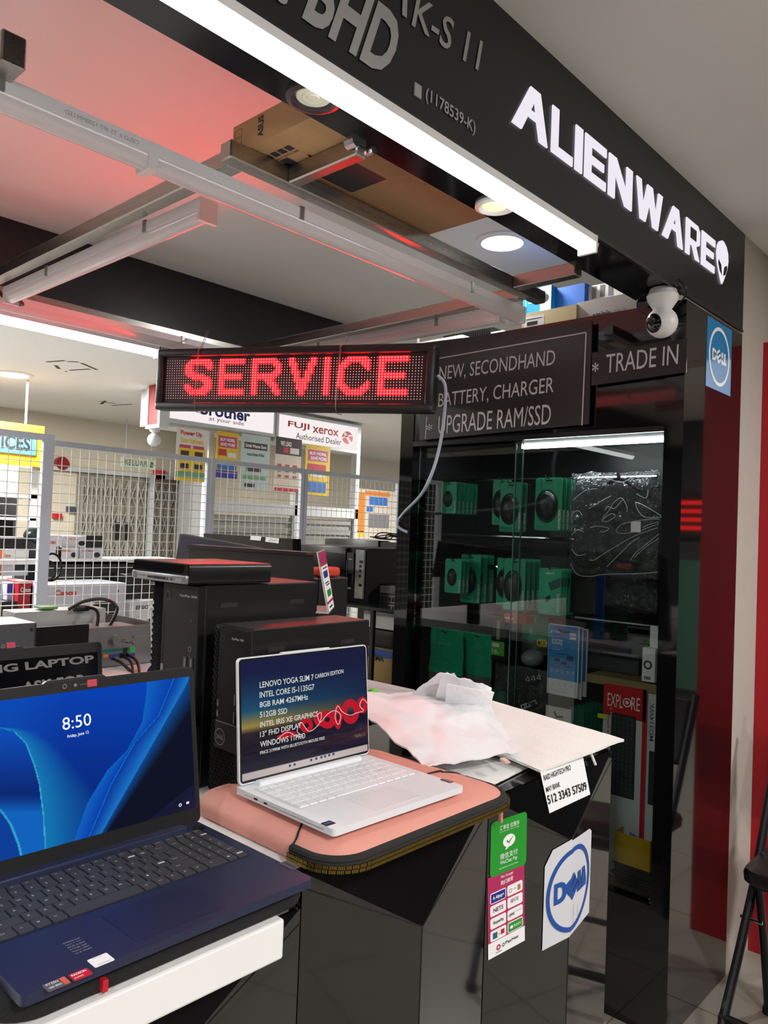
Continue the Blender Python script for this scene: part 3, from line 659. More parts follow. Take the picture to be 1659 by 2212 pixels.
# yellow tag
x0, x1, z0, z1 = rectpx(1160, 1381, 1181, 1397, 2.46)
t = tag(MB().rbox(x0, x1, 2.46, 2.462, z0, z1, .006, 3, edges=1).build('yellow_tag', mat('tag_yellow', C(210, 196, 20), .5)), 'small yellow 1.5 tag on the dull green pouch', 'tag')
MB(Matrix(((1, 0, 0, x0), (0, 0, -1, 2.459), (0, 1, 0, z0), (0, 0, 0, 1)))).text('1.5', (x1 - x0) * .45, (z1 - z0) * .25, (x1 - x0) * .4, (z1 - z0) * .5, 0, .03).rect((x1 - x0) * .1, (x1 - x0) * .36, (z1 - z0) * .25, (z1 - z0) * .7).build('lettering', M_blackl, t)
# pale mouse lying behind
c_ = oy(1150, 1422, 2.56); tag(MB().ball(c_, 1, 20, (.042, .05, .032)).build('pale_mouse', mat('pale_grey', C(150, 156, 158), .35), smooth=True), 'rounded pale grey mouse under the yellow tag', 'mouse')
# antivirus card stack
M_sky = mat('card_blue', C(20, 140, 214), .4, noise=.04)
def fcard(px, y, label, front):
    x0, x1, z0, z1 = rectpx(*px, y); w = x1 - x0; h = z1 - z0; M = Matrix(((1, 0, 0, x0), (0, 0, -1, y), (0, 1, 0, z0), (0, 0, 0, 1)))
    t = thing('software_card', label, 'software card', loc((x0 + x1) / 2, y, z0), group='software cards on one hook')
    MB(M).box(0, w, 0, h, -.004, 0).build('card', M_paper, t)
    MB(M).rect(.002, w * .97, h * .22, h * .985, .0006).build('blue_print', M_sky, t)
    if front:
        b = MB(M); b.text('F-Secure', w * .16, h * .875, w * .38, h * .04, .0012, .02).text('Internet', w * .12, h * .755, w * .36, h * .05, .0012, .02).text('Security', w * .12, h * .70, w * .36, h * .06, .0012, .02).text('Complete protection', w * .12, h * .66, w * .4, h * .018, .0012).text('for all devices', w * .12, h * .635, w * .28, h * .018, .0012)
        for k in range(5): b.ring(w * (.15 + .17 * k), h * .34, w * .03, w * .04, 12, .0012)
        b.rect(w * .7, w * .9, h * .86, h * .90, .0012).rect(w * .7, w * .9, h * .81, h * .845, .0012).poly([(w * .06, h * .87), (w * .12, h * .92), (w * .13, h * .89), (w * .09, h * .86)], .0012)
        b.build('lettering', M_whitel, t)
        b = MB(M)
        for (xa, ya, xb, yb_) in ((.22, .47, .4, .52), (.44, .44, .62, .48), (.62, .5, .84, .57), (.3, .58, .7, .59), (.3, .52, .31, .58), (.69, .55, .7, .59), (.58, .41, .8, .42), (.58, .41, .59, .48)): b.rect(w * xa, w * xb, h * ya, h * yb_, .0011)
        b.build('printed_diagram', mat('print_navy', C(10, 60, 110), .5), t)
        b = MB(M)
        for k in range(4): b.ring(w * (.2 + .2 * k), h * .15, w * .022, w * .03, 10, .0006)
        b.text('Protects your identity', w * .1, h * .05, w * .6, h * .014, .0006).build('lettering', mat('print_grey2', C(120, 130, 140), .6), t)
        MB(M).tube([(w * .35, h * .93, .004), (w * .5, h * .9, .012), (w * .7, h * .915, .004)], .003, 6).build('peg_hook', M_blkm, cab)
    return t
fcard((1183, 1350, 1250, 1503), 2.42, 'front blue and white internet security card on the low hook', True)
fcard((1192, 1352, 1258, 1506), 2.45, 'second blue and white security card, just behind the front one', False)
fcard((1200, 1355, 1268, 1500), 2.49, 'rearmost blue security card showing as a strip at right', False)
# bagged cables
t = thing('bagged_cable', 'coiled black cables in a clear crinkled bag beside the blue cards', 'bagged cable', loc(*oy(1140, 1530, 2.46)))
rng = random.Random(3)
cb = MB(); o_ = oy(1130, 1500, 2.48)
for k in range(7):
    cb.tube([o_ + V((rng.uniform(-.08, .07), rng.uniform(-.01, .02), rng.uniform(-.07, .06))) for _ in range(6)], .0045, 6, closed=True, sub=5)
cb.build('cable_coil', M_cblack, t, True)
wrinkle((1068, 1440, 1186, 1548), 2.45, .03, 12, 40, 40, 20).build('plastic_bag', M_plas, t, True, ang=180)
lp = oy(1142, 1522, 2.42); MB(frame(lp, (.9, 0, .45), (-.45, 0, .9))).rect(-.035, .035, -.008, .008).build('barcode_label', M_paper, t)
MB(frame(lp + V((0, -.001, 0)), (.9, 0, .45), (-.45, 0, .9))).rect(-.03, -.02, -.005, .005).rect(-.016, -.012, -.005, .005).rect(-.008, .0, -.005, .005).rect(.005, .009, -.005, .005).rect(.014, .026, -.005, .005).build('barcode', M_blackl, t)
b = MB()
for px, py in ((1140, 1466), (1152, 1464), (1164, 1462)):
    q = oy(px, py, 2.405); b.tube([q + V((-.008, 0, -.007)), q + V((.008, 0, -.007)), q + V((0, 0, .008))], .0009, 4, closed=True)
b.build('recycling_marks', M_whitel, t)
# white adapter box with green cards behind
x0, x1, z0, z1 = rectpx(1178, 1528, 1233, 1580, 2.42); M = Matrix(((1, 0, 0, x0), (0, 0, -1, 2.42), (0, 1, 0, z0), (0, 0, 0, 1))); w = x1 - x0; h = z1 - z0
t = thing('adapter_box', 'white hanging box printed adapter, low in the cabinet', 'box', loc((x0 + x1) / 2, 2.42, z0))
MB(M).box(0, w, 0, h, -.004, 0).build('carton', M_whitem, t); MB(M).text('ne adapter', w * .15, h * .12, w * .7, h * .12, .0008, .02).build('lettering', M_blackl, t); MB(M).tube([(w * .35, h * .8, .001), (w * .5, h * .62, .01), (w * .7, h * .66, .001)], .003, 6).build('hang_slot', M_blkm, t)
M_thin = mat('thin_green_card', C(10, 104, 82), .35)
x0, x1, z0, z1 = rectpx(1228, 1530, 1262, 1590, 2.44)
p0 = tag(MB().box(x0, x1, 2.44, 2.442, z0, z1).build('thin_pack', M_thin), 'front thin green pack right of the white adapter box', 'carded pack', 'thin green packs in a row')
for i in range(1, 6):
    dup(p0, Matrix.Translation((.0, .03 * i, 0)) @ MW[p0.name], '%s thin green pack right of the adapter box' % ORD[i])
# keyboard cartons
def kbox(px, y, d, label, words, red, z0=None):
    x0, x1, z0_, z1 = rectpx(*px, y); x1 = min(x1, -.993); z0 = .39 if z0 is None else z0
    w = x1 - x0; h = z1 - z0; M = Matrix(((1, 0, 0, x0), (0, 0, -1, y), (0, 1, 0, z0), (0, 0, 0, 1)))
    t = thing('keyboard_box', label, 'keyboard box', loc((x0 + x1) / 2, y, z0))
    MB(M).box(0, w, 0, h, -d, 0).build('carton', mat('carton_white_' + words[0][:2], C(214, 216, 220), .45), t)
    return t, M, w, h
M_ered = mat('box_red', C(206, 24, 30), .4)
t, M, w, h = kbox((1300, 1482, 1393, 1790), 2.46, .05, 'white keyboard box with a broad red header standing in the cabinet', ['EXPLORE'], 1)
k = h / .66
hb = rectpx(1300, 1482, 1393, 1560, 2.46); hh = (hb[3] - hb[2]) / h
MB(M).rect(0, w, h * (1 - hh * .88), h, .0006).rect(w * .92, w, 0, h, .0006).build('red_print', M_ered, t)
MB(M).box(w, w + .0005, 0, h, -.05, 0).build('red_print', M_ered, t)
b = MB(M); ys = h * (1 - hh * .62); hgt = h * hh * .36
b.text('EXPL', w * .1, ys, w * .36, hgt, .001, .0).text('RE', w * .66, ys, w * .2, hgt, .001).ring(w * .56, ys + hgt / 2, w * .075, w * .1, 24, .001).disc(w * .56, ys + hgt / 2, w * .038, 16, .001); b.build('lettering', M_whitel, t)
kp = rectpx(1318, 1543, 1372, 1722, 2.46)
ka, kb_, kz0, kz1 = [kp[0] - M[0][3], kp[1] - M[0][3], kp[2] - M[2][3], kp[3] - M[2][3]]
MB(M).rbox(ka, kb_, kz0, kz1, -.001, .0008, .003, 2, edges=2).build('printed_keyboard', mat('print_kb', C(46, 48, 52), .45), t)
b = MB(M)
for i in range(5):
    for j in range(17): b.rect(ka + (kb_ - ka) * (.1 + .17 * i), ka + (kb_ - ka) * (.1 + .17 * i + .13), kz0 + (kz1 - kz0) * (.03 + .056 * j), kz0 + (kz1 - kz0) * (.03 + .056 * j + .044), .0012)
b.build('printed_keys', mat('print_keys', C(68, 72, 76), .45), t)
b = MB(M @ Matrix.Translation((w * .1, h * .62, .001)) @ Matrix.Rotation(-PI / 2, 4, 'Z')); b.text('Keyboard & Mouse Combo', -.16, 0, .2, w * .06, 0, .02); b.build('lettering', M_ered, t)
b = MB(M @ Matrix.Translation((w * .17, h * .62, .001)) @ Matrix.Rotation(-PI / 2, 4, 'Z')); b.text('2.4G Wireless', -.16, 0, .1, w * .05); b.build('lettering', M_greyl, t)
t2, M2, w2, h2 = kbox((1394, 1498, 1420, 1790), 2.47, .05, 'white keyboard box with grey upright lettering beside the red headed one', ['MD'], 0)
b = MB(M2 @ Matrix.Translation((w2 * .62, h2 * .80, .001)) @ Matrix.Rotation(PI / 2, 4, 'Z')); b.text('MD314WK', -.03, 0, .125, w2 * .36, 0, .01); b.build('lettering', mat('print_mid', C(96, 98, 104), .5), t2)
MB(M2).rbox(w2 * .3, w2 * .95, h2 * .42, h2 * .70, -.001, .001, .003, 2, edges=2).build('printed_keyboard', mat('print_kb2', C(50, 52, 56), .45), t2)
x0, x1, z0, z1 = rectpx(1291, 1542, 1309, 1552, 2.44)
tag(MB().box(x0, x1, 2.44, 2.442, z0, z1).build('price_sticker', mat('sticker_lime', C(214, 236, 20), .5)), 'tiny lime price sticker at the left edge of the red headed keyboard box', 'sticker')
# little box at the right end of the wooden shelf
x0, x1, z0, z1 = rectpx(1387, 1400, 1415, 1473, 2.45); M = Matrix(((1, 0, 0, x0), (0, 0, -1, 2.45), (0, 1, 0, z0), (0, 0, 0, 1))); w = x1 - x0; h = z1 - z0
t = thing('ring_holder_box', 'small white box with a ring picture at right end of the wooden shelf', 'box', loc((x0 + x1) / 2, 2.45, wz + .028))
MB(M).box(0, w, 0, h, -.04, 0).build('carton', M_whitem, t); MB(M).ring(w * .45, h * .5, w * .2, w * .34, 24, .001).text('no', w * .2, h * .06, w * .5, h * .1, .001, .04).build('print', mat('print_slate', C(70, 74, 90), .5), t)
x0, x1, z0, z1 = rectpx(1404, 1352, 1422, 1405, 2.48); tag(MB().box(x0, x1, 2.48, 2.53, z0, z1).build('white_box', M_whitem), 'white box edge above the ring holder box at the right post', 'box')
# dark things in the middle
x0, x1, z0, z1 = rectpx(1275, 1332, 1350, 1380, 2.6)
b = wrinkle((1272, 1330, 1356, 1384), 2.64, .05, 21, 24, 16, 12); tag(b.build('folded_cloth', mat('dark_green_cloth', C(20, 58, 34), .9), smooth=True), 'dark green crumpled cloth on the middle of the cabinet', 'cloth')
x0, x1, z0, z1 = rectpx(1352, 1354, 1416, 1400, 2.6); tag(MB().rbox(x0, x1 - .01, 2.6, 2.7, z0, z1, .008).build('grey_case', mat('case_grey', C(74, 74, 80), .5)), 'dull grey soft case beside the dark green cloth', 'case')
x0, x1, z0, z1 = rectpx(1260, 1384, 1400, 1400, 2.58); tag(MB().box(x0, x1, 2.58, 2.7, z0, z1).build('flat_pack', mat('flat_navy', C(30, 44, 66), .4)), 'flat navy packs lying under the dark green cloth', 'pack')
x0, x1, z0, z1 = rectpx(1262, 1412, 1385, 1446, 2.58); tag(MB().rbox(x0, x1, 2.56, 2.72, wz + .03, z1, .003).build('grey_carton', mat('carton_slate', C(70, 70, 74), .6)), 'dim grey carton lying on the wooden shelf', 'carton')
# yellow tray with blue films, black wrapped stack
x0, x1, z0, z1 = rectpx(1326, 1806, 1404, 1872, 2.40)
yt = thing('yellow_box', 'open yellow carton wrapped in clear tape, holding blue films', 'box', loc((x0 + x1) / 2, 2.46, z0)); xr = min(x1, -.995); M_yel = mat('carton_yellow', C(196, 156, 22), .35, noise=.08)
MB().box(x0, xr, 2.40, 2.404, z0, z1).box(x0, x0 + .004, 2.404, 2.52, z0, z1).box(xr - .004, xr, 2.404, 2.52, z0, z1).box(x0 + .004, xr - .004, 2.516, 2.52, z0, z1).box(x0 + .004, xr - .004, 2.404, 2.516, z0, z0 + .004).build('tray', M_yel, yt)
M_film = mat('blue_film', C(40, 96, 190), .15, alpha=.85); 
for i in range(6):
    f0 = MB(frame((x0 + .012 + .012 * i, 2.415 + .014 * i, z0 + .012), (.96, .1, -.25), (.2, .5, .8))); f0.rbox(0, .075, 0, .085 + .004 * (i % 3), 0, .0015, .0006, 1)
    tag(f0.build('blue_film', M_film), '%s blue film in the yellow carton' % ['front', 'second', 'third', 'fourth', 'fifth', 'rearmost'][i], 'film', 'blue films in the yellow carton')
bk = thing('dark_booklet', 'dark booklet with fine white print leaning in the yellow carton', 'booklet', loc(x0 + .05, 2.49, z0 + .02))
Mb = frame((x0 + .004, 2.47, z0 + .06), (.80, .05, .42), (-.42, .12, .80)); MB(Mb).box(0, .12, 0, .1, 0, .004).build('cover', mat('booklet_dark', C(36, 40, 46), .3), bk); MB(Mb).rect(.03, .09, .088, .092, .0046).rect(.088, .1, .085, .095, .0046).build('lettering', M_whitel, bk)
rng = random.Random(5); sx0, sx1 = rectpx(1320, 1880, 1402, 1940, 2.40)[:2]
za = .387; nst = 7; hs = (z0 - za) / nst
for i in range(nst):
    dx = rng.uniform(-.006, .006)
    tag(MB().rbox(sx0 + dx, min(sx1 + dx, -.993), 2.40 + rng.uniform(0, .01), 2.54, za + hs * i, za + hs * (i + 1) - .0008, .004, 2).build('wrapped_pack', M_gloss2), '%s shiny black wrapped pack in the stack under the yellow carton' % ['lowest', 'second lowest', 'third lowest', 'middle', 'third topmost', 'second topmost', 'topmost'][i], 'wrapped pack', 'black wrapped packs stacked under the yellow carton')

# ------- boards and stickers on the cabinet
def board(name, label, TL, TR, BR, BL, y, th, m, cat='sign board'):
    P = [oy(px, py, y) for px, py in (BL, BR, TR, TL)]
    c = sum(P, V()) / 4; t = thing(name, label, cat, loc(c.x, y, min(p.z for p in P)))
    b = MB(); b.add([(p.x, y, p.z) for p in P] + [(p.x, y + th, p.z) for p in P], [(0, 1, 2, 3), (7, 6, 5, 4), (0, 4, 5, 1), (1, 5, 6, 2), (2, 6, 7, 3), (3, 7, 4, 0)]); b.build('panel', m, t)
    return t
def onb(px, py, y): return oy(px, py, y - .0012)
def btext(t, s, BL, BR, TL, y, bold=.0, m=None): b = MB(aff(onb(*BL, y), onb(*BR, y), onb(*TL, y))); b.text(s, 0, 0, 1, 1, 0, bold); b.build('lettering', m or M_greyl, t)
M_sign = mat('sign_charcoal', C(40, 38, 40), .35, noise=.05)
y = 2.33
t = board('service_board', 'dark board reading NEW, SECONDHAND BATTERY, CHARGER UPGRADE RAM/SSD', (912, 741), (1279, 694), (1271, 916), (906, 951), y, .006, M_sign)
btext(t, 'NEW, SECONDHAND', (948, 826), (1198, 793), (950, 792), y); btext(t, 'BATTERY, CHARGER', (946, 884), (1195, 852), (948, 850), y); btext(t, 'UPGRADE RAM/SSD', (946, 938), (1189, 916), (948, 899), y)
for p_ in ((937, 872), (927, 925)): btext(t, '*', (p_[0] - 6, p_[1] + 6), (p_[0] + 7, p_[1] + 4), (p_[0] - 6, p_[1] - 8), y)
b = MB()
def bstrip(p0, p1, w_):
    a_ = onb(*p0, y); c_ = onb(*p1, y); d_ = (c_ - a_).normalized(); n_ = V((-d_.z, 0, d_.x)) * w_; b.quad(a_ - n_, c_ - n_, c_ + n_, a_ + n_)
bstrip((938, 776), (1266, 718), .0022); bstrip((1266, 718), (1257, 919), .0022); bstrip((922, 900), (919, 948), .002); b.build('border_line', M_greyl, t)
t = board('trade_board', 'dark strip sign reading TRADE IN', (1279, 762), (1484, 731), (1482, 804), (1277, 833), y, .005, M_sign)
btext(t, 'TRADE IN', (1308, 806), (1464, 786), (1310, 766), y, .0); btext(t, '*', (1279, 805), (1293, 803), (1279, 784), y, .01)

# DELL sticker on the side of the cabinet
M_dblue = mat('sticker_blue', C(22, 128, 190), .4)
def tiltE(x, y_, tw, th_):
    P = [(0, 0), (1, 0), (1, .22), (.28, .22), (.28, .39), (.95, .39), (.95, .61), (.28, .61), (.28, .78), (1, .78), (1, 1), (0, 1)]
    k = th_ * .95; cx, cy = x + tw * .455, y_ + th_ * .52; ca, sa = math.cos(.66), math.sin(.66)
    return [(cx + ((u - .5) * .92 * ca - (v - .5) * sa) * tw * .40, cy + ((u - .5) * .92 * sa + (v - .5) * ca) * k) for u, v in P]
def dD(b, s, z):
    o_ = [(0, 0), (.14, 0), (.22, .08), (.27, .26), (.285, .5), (.27, .74), (.22, .92), (.14, 1), (0, 1)]; i_ = [(.075, .23), (.13, .23), (.165, .28), (.185, .38), (.19, .5), (.185, .62), (.165, .72), (.13, .77), (.075, .77)]
    for k in range(9):
        a, c_, d, e = o_[k], o_[(k + 1) % 9], i_[(k + 1) % 9], i_[k]; b.poly([s(*a), s(*c_), s(*d), s(*e)], z)
def dell(t, M, w, h, cx, cy, R, ys, m_ring, m_txt, thick=.14, z=.0008):
    MB(M).ring(cx, cy, R * (1 - thick), R, 40, z, ys).build('logo_ring', m_ring, t)
    b = MB(M); tw = R * 1.36; th_ = R * .40 * ys; x = cx - tw / 2; y_ = cy - th_ / 2
    s = lambda u, v: (x + u * tw, y_ + v * th_)
    dD(b, s, z)
    b.poly(tiltE(x, y_, tw, th_), z)
    b.poly([s(.64, 0), s(.82, 0), s(.82, .26), s(.75, .26), s(.75, 1), s(.64, 1)], z); b.poly([s(.82, 0), s(1, 0), s(1, .26), s(.93, .26), s(.93, 1), s(.82, 1)], z)
    b.build('lettering', m_txt, t)
    return b
P = [ox(px, py, CX1 + .001) for px, py in ((1524, 836), (1577, 853), (1582, 712), (1529, 684))]
ya, yb_, za, zb_ = (P[0].y + P[3].y) / 2, (P[1].y + P[2].y) / 2, (P[0].z + P[1].z) / 2, (P[2].z + P[3].z) / 2
t = thing('logo_sticker', 'blue square sticker with a white ringed logo high on the black column', 'sticker', loc(CX1, (ya + yb_) / 2, za))
M = frame((CX1 + .0002, ya, za), (0, 1, 0), (0, 0, 1)); w = yb_ - ya; h = zb_ - za
MB(M).box(0, w, 0, h, 0, .0008).build('sticker_sheet', M_dblue, t); dell(t, M, w, h, w * .5, h * .5, w * .42, (h * .43) / (w * .42), M_whitel, M_whitel, .12, .0014)

# ------- security camera under the fascia
cc = atd(1430, 697, 2.33); 
t = thing('security_camera', 'white round security camera hanging in front of the black column', 'security camera', loc(cc.x, cc.y, cc.z))
Mc = loc(cc.x, cc.y, cc.z)
R_ = .046
MB(Mc).ball((0, 0, 0), R_, 28).build('head', M_white, t, True)
MB(Mc).lathe([(.022, .03), (.03, .045), (.044, .066), (.047, .080), (.043, .086), (.038, .10), (.034, .112), (.02, .116)], 32).build('base', M_white, t, True)
dv = (CAM - cc).normalized(); side = (-rt * .78 + dv * .62 - up * .05).normalized()
fp = MB(Mc @ side.to_track_quat('Z', 'Y').to_matrix().to_4x4())
fp.lathe([(.0, R_ + .0012), (.012, R_ * .985 + .0008), (.022, R_ * .89 + .0008), (.0285, R_ * .79 + .0006)], 28, cap=False); fp.build('lens_cover', M_gloss, t, True)
fl = MB(Mc @ side.to_track_quat('Z', 'Y').to_matrix().to_4x4()); fl.lathe([(.0085, R_ + .0005), (.0075, R_ + .0025), (.004, R_ + .003), (.0005, R_ + .0015)], 20); fl.build('lens', M_blkm, t, True)
MB(Mc).tube([(-.03, 0, .10), (-.07, -.01, .085), (-.075, 0, .05), (-.05, .03, .04), (0, .05, .05), (.05, .03, .07), (.07, .0, .09), (.05, -.01, .12)], .003, 6, sub=5).build('power_cable', M_cblack, t, True)
MB(Mc).cyl((0, 0, .112), (0, 0, 2.262 - cc.z + .0), .05, .052, 28).build('mount', M_blk, t, True)

# ------- boxes stored on top of the cabinet
zt_ = 2.252
def topbox(px0, py0, px1, py1, y, d, m, name, label, zbot=zt_):
    x0 = oy(px0, (py0 + py1) / 2, y).x; x1 = oy(px1, (py0 + py1) / 2, y).x; z1 = oy((px0 + px1) / 2, py0, y).z
    t = thing(name, label, 'box', loc((x0 + x1) / 2, y, zbot))
    MB().box(x0, x1, y, y + d, zbot, max(z1, zbot + .02)).build('carton', m, t)
    return t, Matrix(((1, 0, 0, x0), (0, 0, -1, y), (0, 1, 0, zbot), (0, 0, 0, 1))), x1 - x0, max(z1, zbot + .02) - zbot
t, M, w, h = topbox(1128, 668, 1245, 700, 2.41, .16, mat('cream_carton', C(222, 206, 158), .7), 'long_cream_box', 'cream box with a barcode lying on top of the cabinet')
MB(M).rect(w * .05, w * .42, h * .2, h * .8, .0006).build('label', M_paper, t); MB(M).rect(w * .1, w * .3, h * .3, h * .5, .001).rect(w * .08, w * .38, h * .62, h * .66, .001).build('barcode', M_blackl, t)
ztop = zt_ + h
t, M, w, h = topbox(1246, 642, 1376, 690, 2.42, .15, mat('aminia_white', C(226, 226, 222), .6), 'white_box', 'white box with small black lettering on the cabinet top, nearest the camera')
MB(M).text('aminia', w * .28, h * .12, w * .3, h * .28, .001, .02).build('lettering', M_blackl, t); MB(M).text('MA131', w * .64, h * .2, w * .2, h * .16, .001).build('lettering', mat('print_pale', C(150, 150, 150), .6), t)
t, M, w, h = topbox(1130, 622, 1190, 690, 2.47, .12, mat('router_blue', C(10, 120, 206), .45), 'blue_box', 'bright blue box with a white panel standing on the cabinet, left one', ztop)
MB(M).rect(w * .62, w, 0, h, .0006).build('white_print', M_whitem, t); MB(M).text('oppo', w * .05, h * .05, w * .3, h * .12, .001, .02).rect(w * .1, w * .12, h * .3, h * .9, .001).rect(w * .2, w * .5, h * .5, h * .53, .001).rect(w * .2, w * .5, h * .6, h * .63, .001).rect(w * .2, w * .5, h * .7, h * .73, .001).build('lettering', M_whitel, t)
MB(M).disc(w * .8, h * .6, w * .13, 20, .001).build('printed_camera', mat('print_dark', C(40, 46, 52), .4), t)
t, M, w, h = topbox(1192, 618, 1262, 690, 2.50, .12, mat('router_blue2', C(18, 84, 176), .45), 'blue_box', 'darker blue box standing right of the bright blue one', ztop)
t, M, w, h = topbox(1264, 612, 1345, 690, 2.53, .1, M_whitem, 'barcode_box', 'white box with rows of barcodes standing behind the white lettered box', ztop)
b = MB(M)
for k_ in range(3): b.rect(w * (.18 + .22 * k_), w * (.30 + .22 * k_), h * .5, h * .95, .001)
b.build('barcode', mat('print_grey3', C(110, 110, 110), .6), t)
c_ = oy(1000, 712, 2.5); t = thing('black_device', 'black finned device with a white label on top of the cabinet', 'network device', loc(c_.x, 2.5, zt_))
x0, x1 = oy(955, 712, 2.5).x, oy(1060, 712, 2.5).x
b = MB().box(x0, x1, 2.52, 2.62, zt_, zt_ + .075); 
for i in range(22): xx = x0 + (x1 - x0) * i / 22; b.box(xx, xx + (x1 - x0) / 44, 2.51, 2.52, zt_, zt_ + .073)
b.build('finned_body', M_blk, t); MB().box(x1 + .002, x1 + .06, 2.50, 2.6, zt_, zt_ + .05).build('label_box', M_whitem, t)
c0, c1 = oy(872, 730, 2.45).x, oy(1000, 730, 2.45).x
t = thing('white_router', 'white rounded router with one aerial on top of the cabinet, left', 'router', loc((c0 + c1) / 2, 2.5, zt_))
MB().rbox(c0, c1, 2.45, 2.60, zt_, zt_ + .05, .018, 4).build('body', M_white, t, True)
pa = oy(912, 690, 2.62); MB().cyl((pa.x, 2.595, zt_ + .03), (pa.x, 2.60, pa.z + .05), .007, n=10).build('aerial', M_white, t, True)
# ------- cartons lying on the steel frame
zc = 2.281
Kc = [oz(*p, zc) for p in ((497, 345), (665, 277), (690, 400))]
t = thing('cardboard_box', 'brown cardboard carton with a printed end resting on the steel frame', 'box', loc(-1.2, 1.05, zc))
zt2 = ox(500, 278, Kc[0].x).z; zt2 = oy(500, 278, .955).z
MB().box(-1.352, -1.09, .955, 1.13, zc, zt2).build('carton', M_card, t)
Mf = Matrix(((1, 0, 0, -1.352), (0, 0, -1, .955), (0, 1, 0, zc), (0, 0, 0, 1))); hh_ = zt2 - zc
M_print = mat('carton_print', C(52, 48, 60), .7)
b = MB(Mf @ Matrix.Translation((.085, .012, .0008)) @ Matrix.Rotation(PI / 2, 4, 'Z')); b.text('ASUS', 0, -.018, hh_ * .7, .018, 0, .03); b.build('lettering', M_print, t)
b = MB(Mf); b.tube([(.006, .012, .0004), (.03, .012, .0004), (.03, hh_ - .012, .0004), (.006, hh_ - .012, .0004)], .0004, 4, closed=True).text('FRAGILE', .01, .03, .016, .006, .0008).build('print', mat('carton_print2', C(110, 90, 66), .7), t)
Mu = frame((-1.352, 1.13, zc - .0006), (1, 0, 0), (0, -1, 0))
b = MB(Mu)
for k_ in range(4): b.rect(.05 + .022 * k_, .067 + .022 * k_, .115, .133)
b.rect(.03, .07, .05, .085).rect(.065, .09, .04, .10).rect(.09, .115, .045, .07).poly([(.115, .04), (.14, .05), (.135, .085), (.125, .065), (.118, .075)]); b.text('HANDLE WITH CARE', .05, .103, .085, .006); b.build('print', M_print, t)
t = thing('cardboard_box', 'long plain brown carton lying on the frame behind the printed carton', 'box', loc(-1.2, 1.35, zc))
pa = oz(1010, 468, zc)
MB().box(-1.30, -1.09, 1.14, pa.y + .04, zc + .004, zc + .07).build('carton', mat('cardboard_dark', C(150, 116, 82), .8, noise=.06), t)
Mu = frame((-1.30, 1.14, zc + .0034), (0, 1, 0), (1, 0, 0)); MB(Mu).rect(.0, .10, .02, .13).build('black_label', mat('label_black', C(34, 34, 36), .6), t)
b = MB(Mu @ Matrix.Translation((0, 0, -.0004)));
for k_ in range(6): b.rect(.012 + .012 * k_, .019 + .012 * k_, .03, .03 + .03 + .02 * (k_ % 3))
b.build('barcode', M_greyl, t)
# ================================================================ counter
T = 1.045
FXA, FXR = -.77, -.735
def counter(y0, y1, zap, label, T=T):
    t = thing('counter_unit', label, 'counter', loc(-1.0, (y0 + y1) / 2, 0), group='faceted black counter units')
    ym = (y0 + y1) / 2; zt, zf = T - .002, T - .022
    A, B, R = (FXA, y0), (FXA, y1), (FXR, ym)
    b = MB(); b.add([(-1.25, y0, 0), (-1.25, y1, 0), (FXA - .004, y1, 0), (FXA - .004, y0, 0), (-1.25, y0, zt), (-1.25, y1, zt), (FXA - .004, y1, zt), (FXA - .004, y0, zt)], [(0, 1, 2, 3), (4, 7, 6, 5), (0, 3, 7, 4), (1, 5, 6, 2), (0, 4, 5, 1), (3, 2, 6, 7)]); b.build('body', M_gloss, t)
    MB().add([(FXA, y0, 0), (FXR, ym, 0), (FXR, ym, zap), (FXA, y0, zf)], [(0, 1, 2, 3)]).build('front_panel', M_gloss, t)
    MB().add([(FXR, ym, 0), (FXA, y1, 0), (FXA, y1, zf), (FXR, ym, zap)], [(0, 1, 2, 3)]).build('front_panel', M_gloss, t)
    MB().add([(FXA, y0, zf), (FXR, ym, zap), (FXA, y1, zf), (FXA, y1, zt), (FXA, y0, zt)], [(0, 1, 2, 3, 4)]).build('front_facet', M_gloss, t)
    MB().cyl((FXR, ym, 0), (FXR, ym, zap), .0012, n=6).tube([(FXA, y0, zf), (FXR, ym, zap), (FXA, y1, zf)], .0012, 6).build('edge_strip', M_blk, t)
    return t
counter(-.16, .27, .91, 'black glossy counter unit under the near white table, nearest one', T - .046)
counter(.272, .704, .91, 'black glossy faceted counter unit under the blue laptop', T - .046)
counter(.706, 1.134, ox(897, 2010, FXR).z, 'black glossy faceted counter unit under the pink sleeve')
counter(1.137, 1.602, ox(1240, 1812, FXR).z, 'black glossy faceted counter unit carrying the payment stickers')
ZAP = ox(1240, 1812, FXR).z
tt = thing('white_table', 'long white tabletop with a thick white front edge', 'table', loc(-1.2, .3, 0))
M_wt = mat('white_laminate', C(238, 238, 238), .28, noise=.02, nscale=8)
MB().rbox(-1.80, -.79, -.6, .703, T - .046, T, .002, 1).rbox(-1.80, -.79, .703, 1.12, T - .0015, T, .0006, 1).build('tabletop', M_wt, tt)
sl = oz(600, 1970, T)
MB().rbox(-.79, -.690, -.6, sl.y - .004, T - .046, T - .0001, .003, 2).build('front_edge', M_wt, tt)
MB().box(-1.79, -1.26, -.58, 1.1, .0, T - .047).build('underframe', M_blk, tt)
